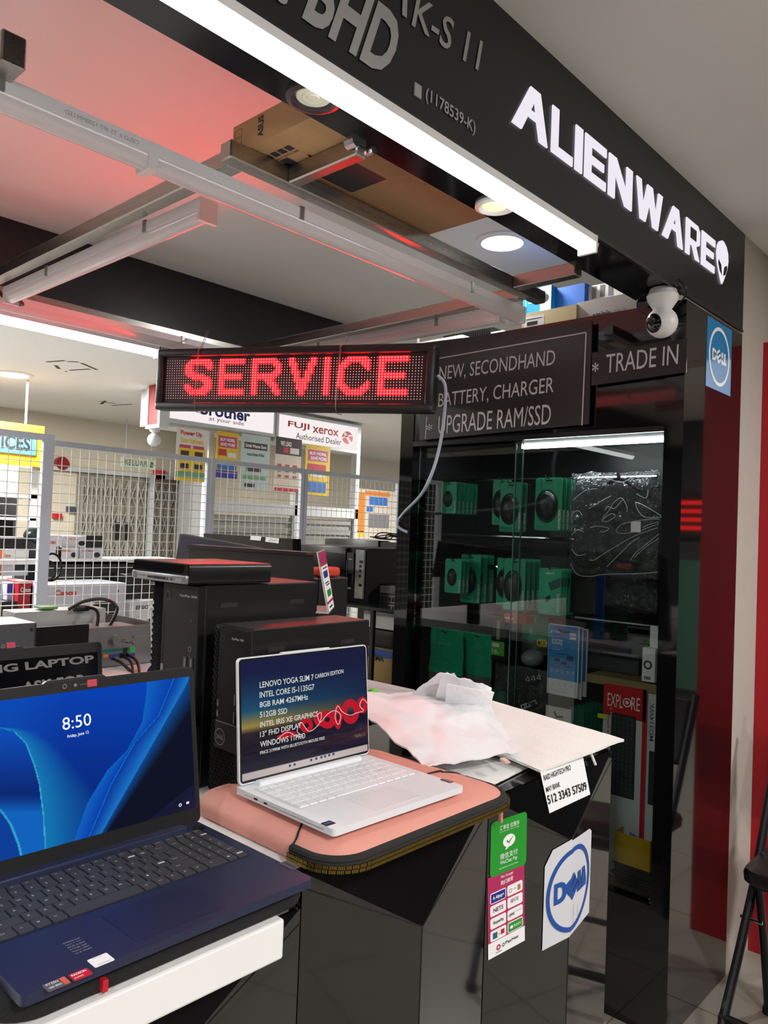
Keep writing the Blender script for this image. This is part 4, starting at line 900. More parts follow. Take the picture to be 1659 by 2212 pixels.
# ---------------------------------------------------------------- stickers and papers on the counter
def plane3(a, b, c): a, b, c = V(a), V(b), V(c); n = (b - a).cross(c - a).normalized(); return a, n
PL = plane3((FXA, 1.137, 0), (FXR, 1.3695, 0), (FXA, 1.137, 1)); PR_ = plane3((FXR, 1.3695, 0), (FXA, 1.602, 0), (FXR, 1.3695, 1))
PF = plane3((FXA, 1.137, T - .022), (FXR, 1.3695, ZAP), (FXA, 1.602, T - .022))
def onp(px, py, Pn, e=.0012):
    a, n = Pn
    if n.dot(CAM - a) < 0: n = -n
    return opl(px, py, a + n * e, n)
def pframe(BL, BR, TL, Pn, e=.0012):
    a, b, c = onp(*BL, Pn, e), onp(*BR, Pn, e), onp(*TL, Pn, e)
    M = frame(a, b - a, c - a); return M, (b - a).length, (c - a).length
t = thing('payment_sticker', 'green rounded payment sticker with a white tick bubble on the counter front', 'sticker', loc(*onp(1100, 1890, PL)))
M, w, h = pframe((1058, 1897), (1136, 1866), (1066, 1778), PL, .0006)
h = (onp(1066, 1776, PL) - onp(1058, 1897, PL)).length
MB(M).rbox(0, w, 0, h, 0, .0006, .008, 4, edges=2).build('sheet', mat('pay_green', C(26, 150, 40), .4), t)
b = MB(M); b.text('汇率优 优惠多', w * .24, h * .80, w * .54, h * .09, .001).text('Great FX Rate, More Savings', w * .24, h * .76, w * .54, h * .022, .001).text('微信支付', w * .26, h * .26, w * .48, h * .11, .001).text('WeChat Pay', w * .26, h * .15, w * .48, h * .09, .001).text('RECOMMENDED FOR WECHAT USERS', w * .24, h * .09, w * .52, h * .022, .001)
b.disc(w * .5, h * .57, w * .17, 28, .001, h * .115).poly([(w * .42, h * .48), (w * .40, h * .41), (w * .50, h * .455)], .001); b.build('lettering', M_whitel, t)
MB(M).poly([(w * .42, h * .575), (w * .45, h * .59), (w * .485, h * .55), (w * .65, h * .66), (w * .49, h * .515)], .0014).build('tick_mark', MATS['pay_green'], t)
t = thing('payment_sticker', 'pink and white We Accept sticker listing payment marks below the green one', 'sticker', loc(*onp(1100, 2060, PL)))
M, w, h = pframe((1054, 2074), (1133, 2031), (1058, 1896), PL, .0006)
MB(M).box(0, w, 0, h, 0, .0005).build('sheet', mat('pay_pink', C(178, 34, 92), .45), t); MB(M).rect(0, w, 0, h * .19, .0008).build('white_band', M_paper, t)
b = MB(M)
cells = [(c_, r_) for r_ in range(4) for c_ in range(2)]
for c_, r_ in cells: b.rbox(w * (.06 + .46 * c_), w * (.06 + .46 * c_ + .42), h * (.675 - .155 * r_ - .01), h * (.675 - .155 * r_ + .12), .0006, .0011, .003, 2, edges=2)
b.build('white_tiles', M_paper, t)
b = MB(M); b.text('We Accept', w * .34, h * .915, w * .34, h * .05, .0012).text('我们接受', w * .34, h * .845, w * .34, h * .055, .0012, .01); b.build('lettering', M_whitel, t)
b = MB(M); b.text('NETS', w * .14, h * .55, w * .26, h * .055, .0016, .02).text('페이북', w * .60, h * .56, w * .22, h * .06, .0016); b.build('lettering', mat('print_maroon', C(120, 20, 50), .5), t)
b = MB(M); b.text('ShopeePay', w * .13, h * .395, w * .28, h * .05, .0016, .02).text('QRIS', w * .55, h * .40, w * .16, h * .04, .0016, .02).text('QR Code Standar', w * .73, h * .43, w * .18, h * .014, .0016).text('x', w * .27, h * .25, w * .03, h * .02, .0016).text('PayNet', w * .46, h * .075, w * .36, h * .05, .0012, .02).text('DuitNow', w * .2, h * .03, w * .16, h * .02, .0012); 
for k in range(6): a_ = PI * k / 3; b.disc(w * .4 + w * .03 * math.cos(a_), h * .095 + h * .018 * math.sin(a_), w * .012, 8, .0012)
b.build('lettering', M_blackl, t)
b = MB(M); b.ring(w * .27, h * .095, w * .025, w * .055, 20, .0012); b.build('print_red', mat('print_pinkred', C(200, 20, 70), .5), t)
b = MB(M); b.rect(w * .08, w * .46, h * .675, h * .785, .0013).build('blue_tile', mat('print_blue', C(16, 40, 140), .5), t)
MB(M).text('A Alipay+', w * .12, h * .70, w * .3, h * .055, .0018, .02).build('lettering', M_whitel, t)
MB(M).rect(w * .54, w * .92, h * .21, h * .32, .0013).build('green_tile', MATS['pay_green'], t); MB(M).text('微信支付', w * .68, h * .25, w * .2, h * .035, .0018).disc(w * .62, h * .265, w * .045, 16, .0018, h * .02).build('lettering', M_whitel, t)
b = MB(M); b.rect(w * .12, w * .24, h * .225, h * .30, .0014).build('teal_tile', mat('print_teal', C(40, 96, 110), .5), t); MB(M).rect(w * .33, w * .43, h * .24, h * .30, .0014).build('print_red', mat('print_red3', C(190, 30, 50), .5), t)
MB(M).rect(w * .80, w * .88, h * .69, h * .76, .0014).build('brown_tile', mat('print_brown', C(170, 120, 70), .5), t); MB(M).ring(w * .6, h * .725, w * .03, w * .04, 16, .0014).text('GrabPay', w * .65, h * .72, w * .12, h * .02, .0014).build('lettering', MATS['print_mid'], t)
# folded logo board over the ridge
def sof(px, py):
    a, b = onp(px, py, PL), onp(px, py, PR_)
    return (V((a.x, a.y, 0)) - V((FXA, 1.137, 0))).length if a.y < 1.3695 else LR + (V((b.x, b.y, 0)) - V((FXR, 1.3695, 0))).length, (a if a.y < 1.3695 else b).z
LR = math.hypot(FXR - FXA, .2325); dL = V((FXR - FXA, .2325, 0)).normalized(); dR = V((FXA - FXR, .2325, 0)).normalized(); nL = V((dL.y, -dL.x, 0)); nR = V((dR.y, -dR.x, 0))
def fold(s, z, e=.0015):
    if s < LR: return V((FXA, 1.137, z)) + dL * s + nL * e
    return V((FXR, 1.3695, z)) + dR * (s - LR) + nR * e
s0 = sof(1173, 1990)[0]; s1 = sof(1275, 1880)[0]; zb_ = sof(1169, 2055)[1]; zt1 = sof(1182, 1836)[1]; zt2 = sof(1278, 1786)[1]
t = thing('logo_board', 'white board with a ringed blue logo folded over the counter ridge', 'sign board', loc(*fold(LR, zb_)))
zc0, zc1 = zb_ + .004, sof(1271, 1982)[1]
out = [(s0, zb_), (LR, zb_ + .004), (s1, zc1 - .003 if zc1 < zb_ + .03 else zb_ + .012), (s1, zt2 - .006), (s1 - .012, zt2), (LR + .004, zt1 - .005), (LR, zt1 + .004), (s0 + .02, zt1 - .006), (s0, zt1 - .026)]
b = MB()
L_ = [fold(s_, z_, e) for e in (.0014,) for s_, z_ in ((s0, zb_), (LR - 1e-5, zb_ + .002), (LR - 1e-5, zt1 + .004), (s0 + .022, zt1 - .004), (s0, zt1 - .03))]
R_l = [fold(s_, z_, .0014) for s_, z_ in ((LR + 1e-5, zb_ + .002), (s1, zb_ + .006), (s1, zt2 - .008), (s1 - .012, zt2), (LR + 1e-5, zt1 + .001))]
b.add(L_, [(0, 1, 2, 3, 4)]); b.add(R_l, [(0, 1, 2, 3, 4)]); b.add([L_[1], R_l[0], R_l[4], L_[2]], [(0, 1, 2, 3)])
b.build('board', mat('board_white', C(214, 214, 222), .5, noise=.05, nscale=12), t)
sc_, zc_ = (s0 + s1) / 2 - .002, (zb_ + (zt1 + zt2) / 2) / 2; rs = (s1 - s0) * .46; rz = ((zt1 + zt2) / 2 - zb_) * .44
M_dell = mat('logo_blue', C(16, 76, 158), .45)
b = MB(); n = 72; vs = []
for k_ in (.885, 1.0):
    for i in range(n): a_ = 2 * PI * i / n; vs.append(fold(sc_ + rs * k_ * math.cos(a_), zc_ + rz * k_ * math.sin(a_), .0026))
b.add(vs, [(i, n + i, n + (i + 1) % n, (i + 1) % n) for i in range(n)]); b.build('logo_ring', M_dell, t)
q = MB(Matrix()); tmp = dell.__code__
class FoldMB(MB):
    def add(s, vs, fs):
        bm = bmesh.new(); vv = [bm.verts.new((p[0], p[1], 0)) for p in vs]
        for f in fs: bm.faces.new([vv[i] for i in f])
        bmesh.ops.triangulate(bm, faces=bm.faces[:]); bmesh.ops.bisect_plane(bm, geom=bm.verts[:] + bm.edges[:] + bm.faces[:], plane_co=(LR, 0, 0), plane_no=(1, 0, 0)); bm.verts.index_update()
        MB.add(s, [fold(v.co.x, v.co.y, .0026) for v in bm.verts], [tuple(v.index for v in f.verts) for f in bm.faces]); bm.free(); return s
b = FoldMB(); 
def dellpoly(b, cx, cy, tw, th_):
    x = cx - tw / 2; y_ = cy - th_ / 2; s = lambda u, v: (x + u * tw, y_ + v * th_)
    dD(b, s, 0)
    b.poly(tiltE(x, y_, tw, th_))
    b.poly([s(.64, 0), s(.82, 0), s(.82, .26), s(.75, .26), s(.75, 1), s(.64, 1)]); b.poly([s(.82, 0), s(1, 0), s(1, .26), s(.93, .26), s(.93, 1), s(.82, 1)])
dellpoly(b, sc_ + .002, zc_ + .004, rs * 1.52, rz * .50); b.build('lettering', M_dell, t)
b = FoldMB()
for s_, a_, c_ in ((.50, .03, .32), (.62, .12, .26), (.44, .0, .1)): b.rect(s0 + (s1 - s0) * s_, s0 + (s1 - s0) * s_ + .0012, zb_ + (zt1 - zb_) * a_ + .004, zb_ + (zt1 - zb_) * c_)
b.build('dirt_streak', mat('dirt_grey', C(150, 150, 160), .7), t)
# bank note paper on the facet
t = thing('bank_note_paper', 'white paper with bank account number hanging on the counter facet', 'paper note', loc(*onp(1220, 1700, PF)))
PN = plane3((-.7635, 1.2, 1.05), (-.7635, 1.4, 1.05), (-.741, 1.2, .94))
PP = [onp(px, py, PN, .0) for px, py in ((1187, 1757), (1275, 1716), (1259, 1632), (1166, 1664))]
b = MB(); b.add(PP, [(0, 1, 2, 3)]); b.build('sheet', M_paper, t)
PN = plane3((-.7635, 1.2, 1.05), (-.7635, 1.4, 1.05), (-.741, 1.2, .94))
def ntext(s, BL, BR, TL, bold): b = MB(aff(onp(*BL, PN, .001), onp(*BR, PN, .001), onp(*TL, PN, .001))); b.text(s, 0, 0, 1, 1, 0, bold); b.build('lettering', M_blackl, t)
ntext('RAID HIGHTECH PRO', (1176, 1687), (1234, 1663), (1174, 1675), .01); ntext('MAY BANK', (1181, 1712), (1211, 1699), (1179, 1701), .01); ntext('512 3343 57509', (1185, 1738), (1269, 1706), (1181, 1719), .02)

# ---------------------------------------------------------------- laptop maker
def keyrows(kind):
    # rows from the front: (y, depth, [(x, width, legend)])
    if kind == 'full':
        rows = [['Ctrl:1.1', 'Fn', '⊞', 'Alt', ' :5.0', 'Alt', 'Ctrl', '◂', '▾', '▸', '', '0:1.8', '.', ''],]
    return rows
class Lap: pass
def laptop(name, label, M, Wd, D, th, lidH, lean, m_base, m_bez, m_key, m_leg, layout, kx, ky, bumps=True):
    t = thing(name, label, 'laptop', M)
    MB(M).rbox(0, Wd, 0, D, 0, th, .006, 3, edges=2).build('base', m_base, t, True)
    hy, hz = D - .010, th - .001
    ML = M @ Matrix.Translation((0, hy, hz)) @ Matrix.Rotation(PI / 2 - lean, 4, 'X')   # local x right, y up the lid, z towards the viewer
    MB(ML).rbox(0, Wd, .004, lidH, -.005, 0, .007, 3, edges=2).build('lid', m_bez[0], t, True)
    MB(ML).rbox(.002, Wd - .002, .006, lidH - .002, 0, .0008, .006, 3, edges=2).build('screen_bezel', m_bez[1], t, True)
    MB(M).rbox(.03, Wd - .03, hy - .012, hy + .006, th - .004, th + .006, .002, 2).build('hinge_bar', m_base, t, True)
    kb = MB(M).rect(kx[0] - .003, kx[1] + .003, ky[0] - .003, ky[1] + .003, th + .0002).build('keyboard', m_key[1], t)
    for (r0_, r1_, keys) in layout:
        tot = sum(k_[1] for k_ in keys); x = kx[0]; u = (kx[1] - kx[0]) / tot
        y0 = ky[0] + (ky[1] - ky[0]) * r0_; y1 = ky[0] + (ky[1] - ky[0]) * r1_
        for lg, kw in keys:
            xa, xb = x + .0011, x + u * kw - .0011; x += u * kw
            if lg is None: continue
            b = MB(M); b.rbox(xa, xb, y0 + .001, y1 - .001, th, th + .0016, .0014, 2, edges=2); b.k = 1
            if lg.strip():
                hh = min(.0034, (y1 - y0) * .35); ww = None
                if len(lg) > 1: hh *= .62
                asp = textmesh(lg, .0)[2]
                b.text(lg, xa + (xb - xa) * .28, y0 + (y1 - y0) * .48, hh * asp, hh, th + .0018)
            b.build('key', [m_key[0], m_leg], kb)
    o = Lap(); o.t, o.M, o.ML, o.th, o.W, o.D, o.H = t, M, ML, th, Wd, D, lidH
    return o
def row(s, **kw):
    out = []
    for k_ in s.split(' '):
        if '*' in k_: a_, w_ = k_.rsplit('*', 1); out.append((a_.replace('_', ' '), float(w_)))
        else: out.append((k_.replace('_', ' '), 1.0))
    return out
def rows6(rs): 
    hs = [1, 1, 1, 1, 1, .6]; tot = sum(hs); o_ = []; a_ = 0
    for h_, r_ in zip(hs, rs): o_.append((a_ / tot, (a_ + h_) / tot, r_)); a_ += h_
    return o_
LAY_FULL = rows6([row('Ctrl*1.2 Fn*1 # Alt _*5.1 Alt Ctrl < ^ >*1 0*1.7 .*.85 -*.85'), row('Shift*2.1 Z X C V B N M , . / Shift*2.2 1*.85 2*.85 3*.85 Enter*.85'), row('Caps*1.7 A S D F G H J K L ; - Enter*1.6 4*.85 5*.85 6*.85 +*.85'), row('Tab*1.4 Q W E R T Y U I O P [ ] |*1 7*.85 8*.85 9*.85 +*.85'), row('~*.8 1 2 3 4 5 6 7 8 9 0 - = Backspace*1.7 Num*.85 /*.85 x*.85 -*.85'), row('Esc F1 F2 F3 F4 F5 F6 F7 F8 F9 F10 F11 F12 Ins PrtSc*1 Del Home*.8 End*.8 PgUp*.8')])
LAY_SM = rows6([row('Ctrl*1.1 Fn # Alt _*5.2 Alt Ctrl < ^ >'), row('Shift*2.2 Z X C V B N M , . / Shift*2.2'), row('Caps*1.7 A S D F G H J K L ; - Enter*1.8'), row('Tab*1.4 Q W E R T Y U I O P [ ] |*1.1'), row('~*.9 1 2 3 4 5 6 7 8 9 0 - = Back*1.6'), row('Esc F1 F2 F3 F4 F5 F6 F7 F8 F9 F10 F11 F12 Del')])
def proj(P):
    d = P - CAM; z = d.dot(fw); return 829.5 + FPX * d.dot(rt) / z, 1106 - FPX * d.dot(up) / z
def screen(lp, x0, x1, y0, y1, fn, nu, nv, m, z=.0012):
    me = bpy.data.meshes.new('screen'); b = MB(lp.ML); b.grid(lambda u, v: (x0 + (x1 - x0) * u, y0 + (y1 - y0) * v, z), nu, nv)
    o = b.build('screen', m, lp.t); me = o.data
    at = me.color_attributes.new('Col', 'FLOAT_COLOR', 'POINT')
    col = []
    for j in range(nv + 1):
        for i in range(nu + 1):
            P = lp.ML @ V((x0 + (x1 - x0) * i / nu, y0 + (y1 - y0) * j / nv, z)); px, py = proj(P)
            c = fn(px, py, i / nu, j / nv); col += [lin(max(0, c[0])), lin(max(0, c[1])), lin(max(0, c[2])), 1]
    at.data.foreach_set('color', col); return o
def onlid(lp, px, py, e=.0016):
    n = lp.ML.to_3x3() @ V((0, 0, 1)); return opl(px, py, lp.ML @ V((0, 0, e)), n)
def ltext(lp, s, BL, BR, TL, m, bold=0): b = MB(aff(onlid(lp, *BL), onlid(lp, *BR), onlid(lp, *TL))); b.text(s, 0, 0, 1, 1, 0, bold); return b.build('screen_lettering', m, lp.t)
def mixc(a, b, t): t = max(0, min(1, t)); return tuple(x + (y - x) * t for x, y in zip(a, b))
def interp(pts, y):
    if y <= pts[0][1]: (x0, y0), (x1, y1) = pts[0], pts[1]
    elif y >= pts[-1][1]: (x0, y0), (x1, y1) = pts[-2], pts[-1]
    else:
        for (x0, y0), (x1, y1) in zip(pts, pts[1:]):
            if y0 <= y <= y1: break
    return x0 + (x1 - x0) * (y - y0) / (y1 - y0)
# ---------------------------------------------------------------- blue laptop on a black sleeve
def rrect(x0, x1, y0, y1, r, n=8):
    pts = []
    for cx, cy, a0 in ((x1 - r, y0 + r, -PI / 2), (x1 - r, y1 - r, 0), (x0 + r, y1 - r, PI / 2), (x0 + r, y0 + r, PI)):
        for i in range(n + 1): a_ = a0 + PI / 2 * i / n; pts.append((cx + r * math.cos(a_), cy + r * math.sin(a_)))
    return pts
def loft(b, x0, x1, y0, y1, r, prof, n=8):
    rings = [rrect(x0 + ins, x1 - ins, y0 + ins, y1 - ins, max(.002, r - ins), n) for z, ins in prof]; m = len(rings[0]); vs = []
    for (z, ins), rg in zip(prof, rings): vs += [(p[0], p[1], z) for p in rg]
    fs = [(k_ * m + i, k_ * m + (i + 1) % m, (k_ + 1) * m + (i + 1) % m, (k_ + 1) * m + i) for k_ in range(len(prof) - 1) for i in range(m)]
    fs += [tuple(range(m - 1, -1, -1)), tuple((len(prof) - 1) * m + i for i in range(m))]
    return b.add(vs, fs)
slv = thing('laptop_sleeve', 'black cloth laptop sleeve with a red tag under the blue laptop', 'laptop sleeve', loc(-.8, .48, T))
b = MB(); loft(b, -.98, -.698, .287, .662, .045, [(T, .006), (T + .003, .001), (T + .012, 0), (T + .021, .004), (T + .025, .014)]); b.build('cover', mat('sleeve_cloth', C(20, 20, 22), .92, bump=.6, bscale=900), slv, True)
rt_ = oz(237, 2143, T + .008); MB().rbox(-.705, -.692, rt_.y - .003, rt_.y + .003, T + .004, T + .016, .001).build('red_tag', mat('tag_red', C(190, 20, 36), .6), slv)
ZB = 1.070
M_navy = mat('navy_metal', C(46, 51, 80), .36, .35, noise=.04, nscale=90)
M_key = mat('key_dark', C(58, 58, 62), .5); M_keybed = mat('key_bed', C(24, 28, 48), .5)
Mb = loc(-.688, .304, ZB, PI / 2)
blue = laptop('blue_laptop', 'open navy blue laptop showing 8:50 on a blue wallpaper', Mb, .344, .245, .010, .2188, math.radians(9.5), M_navy, (M_blk, mat('bezel_black2', C(16, 16, 18), .4)), (M_key, M_keybed), M_greyl, LAY_FULL, (.019, .327), (.104, .216))
bi = blue.M.inverted()
def onbase(lp, px, py): p = oz(px, py, lp.M.translation.z + lp.th); return lp.M.inverted() @ p
cA = [(0, 1572), (29, 1580), (55, 1606), (72, 1649), (84, 1693), (93, 1765), (98, 1852)]; cB = [(0, 1748), (23, 1780), (40, 1823), (49, 1860)]
cC = [(318, 1455), (316, 1500), (307, 1560), (275, 1620), (232, 1664), (188, 1736), (156, 1829)]
cD = [(379, 1455), (342, 1545), (289, 1606), (240, 1693), (185, 1823), (170, 1860)]; cE = [(418, 1440), (402, 1480), (347, 1577), (289, 1678), (214, 1809), (195, 1850)]
cG = [(60, 1590), (130, 1640), (180, 1690), (205, 1720)]
def wall(px, py, u, v):
    t_ = (py - 1450) / 330
    xA, xB, xC, xD, xE = (interp(c_, py) for c_ in (cA, cB, cC, cD, cE))
    if px > xE: c = mixc((12, 70, 140), (9, 14, 34), (px - xE) / (14 + 40 * max(0, 1 - t_)))
    elif px > xD: c = mixc((4, 52, 150), (24, 116, 196), (px - xD) / max(1, xE - xD)) if px > xD + 2 else (20, 112, 190)
    elif px > xC and py > 1455: c = mixc((10, 96, 190), (2, 62, 170), (px - xC) / max(1, xD - xC))
    else:
        c = mixc((0, 66, 184), (0, 40, 128), (py - 1460) / 240); c = mixc(c, (2, 84, 190), max(0, 1 - abs(px - 20) / 120) * .5)
        if py > 1572 and px > xA:
            k_ = (px - xA) / (40 + 95 * min(1, max(0, (py - 1572) / 160))); c = mixc((14, 120, 178), c, k_) if px - xA > 2.5 else (60, 170, 205)
        if py > 1572 and px <= xA:
            c = mixc((2, 74, 180), (2, 34, 110), (py - 1585) / 140)
            if py > 1715: c = mixc(c, (10, 104, 196), min(1, (py - 1715) / 40) * .9)
        if py > 1748 and px <= xB: c = (4, 60, 150)
        if py > 1748 and abs(px - xB) < 2.5: c = (50, 160, 205)
    if px > 300 and py > 1740 - (px - 360) * .8 and px > xE + 30: c = mixc(c, (26, 26, 62), .6)
    return c
screen(blue, .008, .336, .024, .2052, wall, 330, 190, screenmat('blue_screen', 1.0))
E_scr = glow('screen_white', (1, 1, 1, 1), .95)
ltext(blue, '8:50', (135.5, 1578), (197.5, 1566), (134, 1551), E_scr, .0)
ltext(blue, 'Friday, June 12', (146, 1596.5), (192, 1586), (145.5, 1588), E_scr, .01)
b = MB(aff(onlid(blue, 386, 1744), onlid(blue, 393, 1742), onlid(blue, 386, 1736))); b.ring(.5, .5, .25, .45, 16); b.build('screen_lettering', E_scr, blue.t)
b = MB(aff(onlid(blue, 402, 1739), onlid(blue, 409, 1737), onlid(blue, 402, 1731))); b.rect(.1, .6, .2, .8).poly([(.6, .3), (.9, .1), (.9, .9), (.6, .7)]); b.build('screen_lettering', E_scr, blue.t)
# webcam bump with its red film, touchpad, power button, stickers
ba, bb = (blue.ML.inverted() @ onlid(blue, 92, 1480)).x, (blue.ML.inverted() @ onlid(blue, 232, 1464)).x
MB(blue.ML).prism([(ba, .2180), (ba + .006, .2222), (bb - .006, .2222), (bb, .2180)], -.005, .001).build('webcam_bump', M_blk, blue.t)
p_ = blue.ML.inverted() @ onlid(blue, 199, 1476); MB(blue.ML).box(p_.x - .0065, p_.x + .0065, p_.y - .004, p_.y + .005, .0008, .0016).build('red_film', mat('film_red', C(196, 70, 90), .35), blue.t)
p_ = blue.ML.inverted() @ onlid(blue, 163, 1480); b = MB(blue.ML); b.disc(p_.x, p_.y, .0022, 14, .0014).rect(p_.x + .006, p_.x + .016, p_.y - .0003, p_.y + .0003, .0014).ring(p_.x + .024, p_.y, .002, .003, 12, .0014).ring(p_.x - .014, p_.y, .002, .003, 12, .0014); b.build('webcam_marks', mat('webcam_marks', C(120, 120, 120), .5), blue.t)
tp = [onbase(blue, *p) for p in ((145, 2035), (330, 2110), (436, 1986), (352, 1940))]
x0 = .118; x1 = .228
MB(blue.M).rbox(x0, x1, .014, .088, blue.th + .0001, blue.th + .0004, .003, 2, edges=2).build('touchpad', mat('touchpad_navy', C(43, 48, 77), .33, .35), blue.t)
p_ = onbase(blue, 430, 1789); b = MB(blue.M); b.disc(p_.x, p_.y, .0085, 28, blue.th + .0008); b.build('power_button', mat('power_dark', C(36, 38, 46), .35, .6), blue.t)
def stick(lp, px, py, w, h, m, nm, rot=0, z=.0006):
    p = onbase(lp, px, py); b = MB(lp.M @ Matrix.Translation((p.x, p.y, lp.th + z)) @ Matrix.Rotation(rot, 4, 'Z')); b.rbox(-w / 2, w / 2, -h / 2, h / 2, -.0004, 0, .001, 1, edges=2); o = b.build(nm, m, lp.t); return lp.M @ Matrix.Translation((p.x, p.y, lp.th + z + .0003)) @ Matrix.Rotation(rot, 4, 'Z')
Mq = stick(blue, 218, 2075, .020, .017, M_paper, 'white_sticker'); MB(Mq).rect(-.007, .007, -.007, -.0055).rect(-.005, .005, .006, .007).build('lettering', M_greyl, blue.t)
Mq = stick(blue, 122, 2127, .021, .014, mat('sticker_grey', C(120, 116, 118), .3, .5), 'processor_sticker'); MB(Mq).text('RYZEN', -.008, .002, .011, .0035).text('5000 SERIES', -.008, -.004, .012, .003).build('lettering', M_whitel, blue.t); MB(Mq).rect(.005, .010, -.0065, .0065).build('orange_band', mat('sticker_orange', C(216, 96, 70), .4), blue.t)
Mq = stick(blue, 174, 2106, .018, .013, mat('sticker_red', C(196, 24, 44), .4), 'graphics_sticker'); MB(Mq).text('RADEON', -.0075, .001, .014, .0035, 0, .02).text('GRAPHICS', -.0075, -.004, .009, .0022).build('lettering', M_whitel, blue.t)
p_ = onbase(blue, 175, 2042); b = MB(blue.M)
for k_ in range(6): b.text(['IDEAPAD SLIM', 'Ryzen 5 CPU', '8GB RAM', '512GB SSD', 'Radeon GPU', '15.6 FHD'][k_], p_.x - .012, p_.y + .012 - .005 * k_, .017, .0024, blue.th + .0006)
b.build('printed_specs', mat('print_faint', C(150, 152, 160), .5), blue.t)
Mq = stick(blue, 625, 1870, .013, .026, mat('badge_grey', C(96, 92, 104), .35, .5), 'name_badge'); MB(Mq @ Matrix.Rotation(PI / 2, 4, 'Z')).text('Lenovo', -.009, -.003, .018, .005).build('lettering', M_navy, blue.t)
# ---------------------------------------------------------------- dark laptop behind it
Mb3 = loc(-.995, .32, T, PI / 2)
dk = laptop('dark_laptop', 'open black laptop behind the blue one, screen reading GAMING LAPTOP ASK FOR', Mb3, .345, .245, .018, .232, math.radians(8), M_blk, (M_blk, MATS['bezel_black2']), (M_key, M_keybed), M_greyl, LAY_FULL[:1], (.019, .327), (.10, .21))
tr = onlid(dk, 218, 1372); 
dk_local = dk.ML.inverted() @ tr
screen(dk, .008, .337, .026, .215, lambda px, py, u, v: mixc((6, 8, 18), (3, 3, 6), v), 4, 4, screenmat('dark_screen', 1.0))
E_gr = glow('screen_grey', C(112, 110, 104), 1.0)
b0 = [(0, 1452), (204, 1427), (0, 1424)]
ltext(dk, 'GAMING LAPTOP', (-150, 1471), (204, 1431), (-152, 1452), E_gr, .035)
ltext(dk, 'ASK FOR', (50, 1497), (188, 1477), (47, 1474), E_gr, .035)
p_ = dk.ML.inverted() @ onlid(dk, 24, 1395); MB(dk.ML).box(p_.x - .0065, p_.x + .0065, p_.y - .0035, p_.y + .0055, .0008, .0016).build('red_film', MATS['film_red'], dk.t)
ba, bb = (dk.ML.inverted() @ onlid(dk, -90, 1410)).x, (dk.ML.inverted() @ onlid(dk, 54, 1386)).x
MB(dk.ML).prism([(ba, .231), (ba + .006, .2352), (bb - .006, .2352), (bb, .231)], -.005, .001).build('webcam_bump', M_blk, dk.t)
b = MB(dk.ML); b.rect(p_.x - .03, p_.x - .02, p_.y - .0003, p_.y + .0003, .0014).ring(p_.x - .012, p_.y, .002, .003, 12, .0014); b.build('webcam_marks', MATS['webcam_marks'], dk.t)
# ---------------------------------------------------------------- pink sleeve
sx0_, sx1_, sy0_, sy1_ = -1.06, -.713, .712, 1.133
ps = thing('laptop_sleeve', 'pink leather laptop sleeve with a brass zip under the white laptop', 'laptop sleeve', loc((sx0_ + sx1_) / 2, (sy0_ + sy1_) / 2, T))
M_pink = mat('pink_leather', C(222, 152, 138), .62, noise=.05, nscale=14, bump=.35, bscale=700)
ZS = T + .0435
b = MB(); loft(b, sx0_, sx1_, sy0_, sy1_, .055, [(T, .010), (T + .003, .003), (T + .012, 0), (T + .020, .001), (T + .027, .007), (T + .034, .022), (T + .040, .05), (ZS, .085)], 10); b.build('cover', M_pink, ps, True)
ol = rrect(sx0_ - .001, sx1_ + .001, sy0_ - .001, sy1_ + .001, .056, 10)
# front zip: from the left side around the front to the right side
front = [p for p in ol if p[0] > -.86]
m_ = len(ol); idx = [i for i, p in enumerate(ol) if p[0] > -.80]
seq = sorted(idx, key=lambda i: math.atan2(ol[i][1] - (sy0_ + sy1_) / 2, ol[i][0] + .9))
path = [(-.80, sy0_ - .001)] + [ol[i] for i in seq] + [(-.82, sy1_ + .001)]
zp = T + .012
b = MB(); b.tube([(p[0], p[1], zp) for p in path], .008, 8); b.tube([(p[0] - .003 * (1 if p[0] > -.79 else 0), p[1], T + .0205) for p in path], .006, 8); b.build('zip_tape', mat('zip_tape', C(30, 28, 28), .8), ps, True)
# teeth
P3 = [V((p[0], p[1], 0)) for p in path]; teeth = MB(); acc = 0; k_ = 0
ctr_ = V(((sx0_ + sx1_) / 2, (sy0_ + sy1_) / 2, 0))
for a_, c_ in zip(P3, P3[1:]):
    L_ = (c_ - a_).length; d_ = (c_ - a_) / max(L_, 1e-9); n_ = V((d_.y, -d_.x, 0))
    while acc < L_:
        q_ = a_ + d_ * acc; 
        for zz in (zp - .0028, zp + .0028):
            qq = q_ + n_ * .0078 + V((0, 0, zz)) + d_ * (.0012 if zz > zp else 0); teeth.M = frame(qq, d_, (0, 0, 1)); teeth.box(-.0008, .0008, -.0023, .0023, -.001, .0018)
        acc += .0024
    acc -= L_
teeth.build('zip_teeth', mat('brass', C(150, 126, 62), .32, 1.0), ps)
b = MB(); pull = V((sx1_ - .035, sy1_ + .004, T + .012)); b.rbox(pull.x - .004, pull.x + .004, pull.y, pull.y + .006, pull.z - .05, pull.z, .002).build('zip_pull', M_pink, ps)
sm = [(-.80, sy0_ - .0005, T + .012), (-.802, sy0_ + .0005, T + .02), (-.803, sy0_ + .009, T + .0285), (-.812, sy0_ + .022, T + .0345), (-.83, sy0_ + .05, T + .0405), (-.835, sy0_ + .085, ZS + .0005), (-.835, sy1_ - .085, ZS + .0005), (-.83, sy1_ - .05, T + .0405), (-.826, sy1_ - .022, T + .0345), (-.825, sy1_ - .008, T + .028), (-.825, sy1_ - .0005, T + .02)]
b = MB(); b.tube(sm, .0016, 6, sub=5); b.build('black_piping', M_blkm, ps, True)
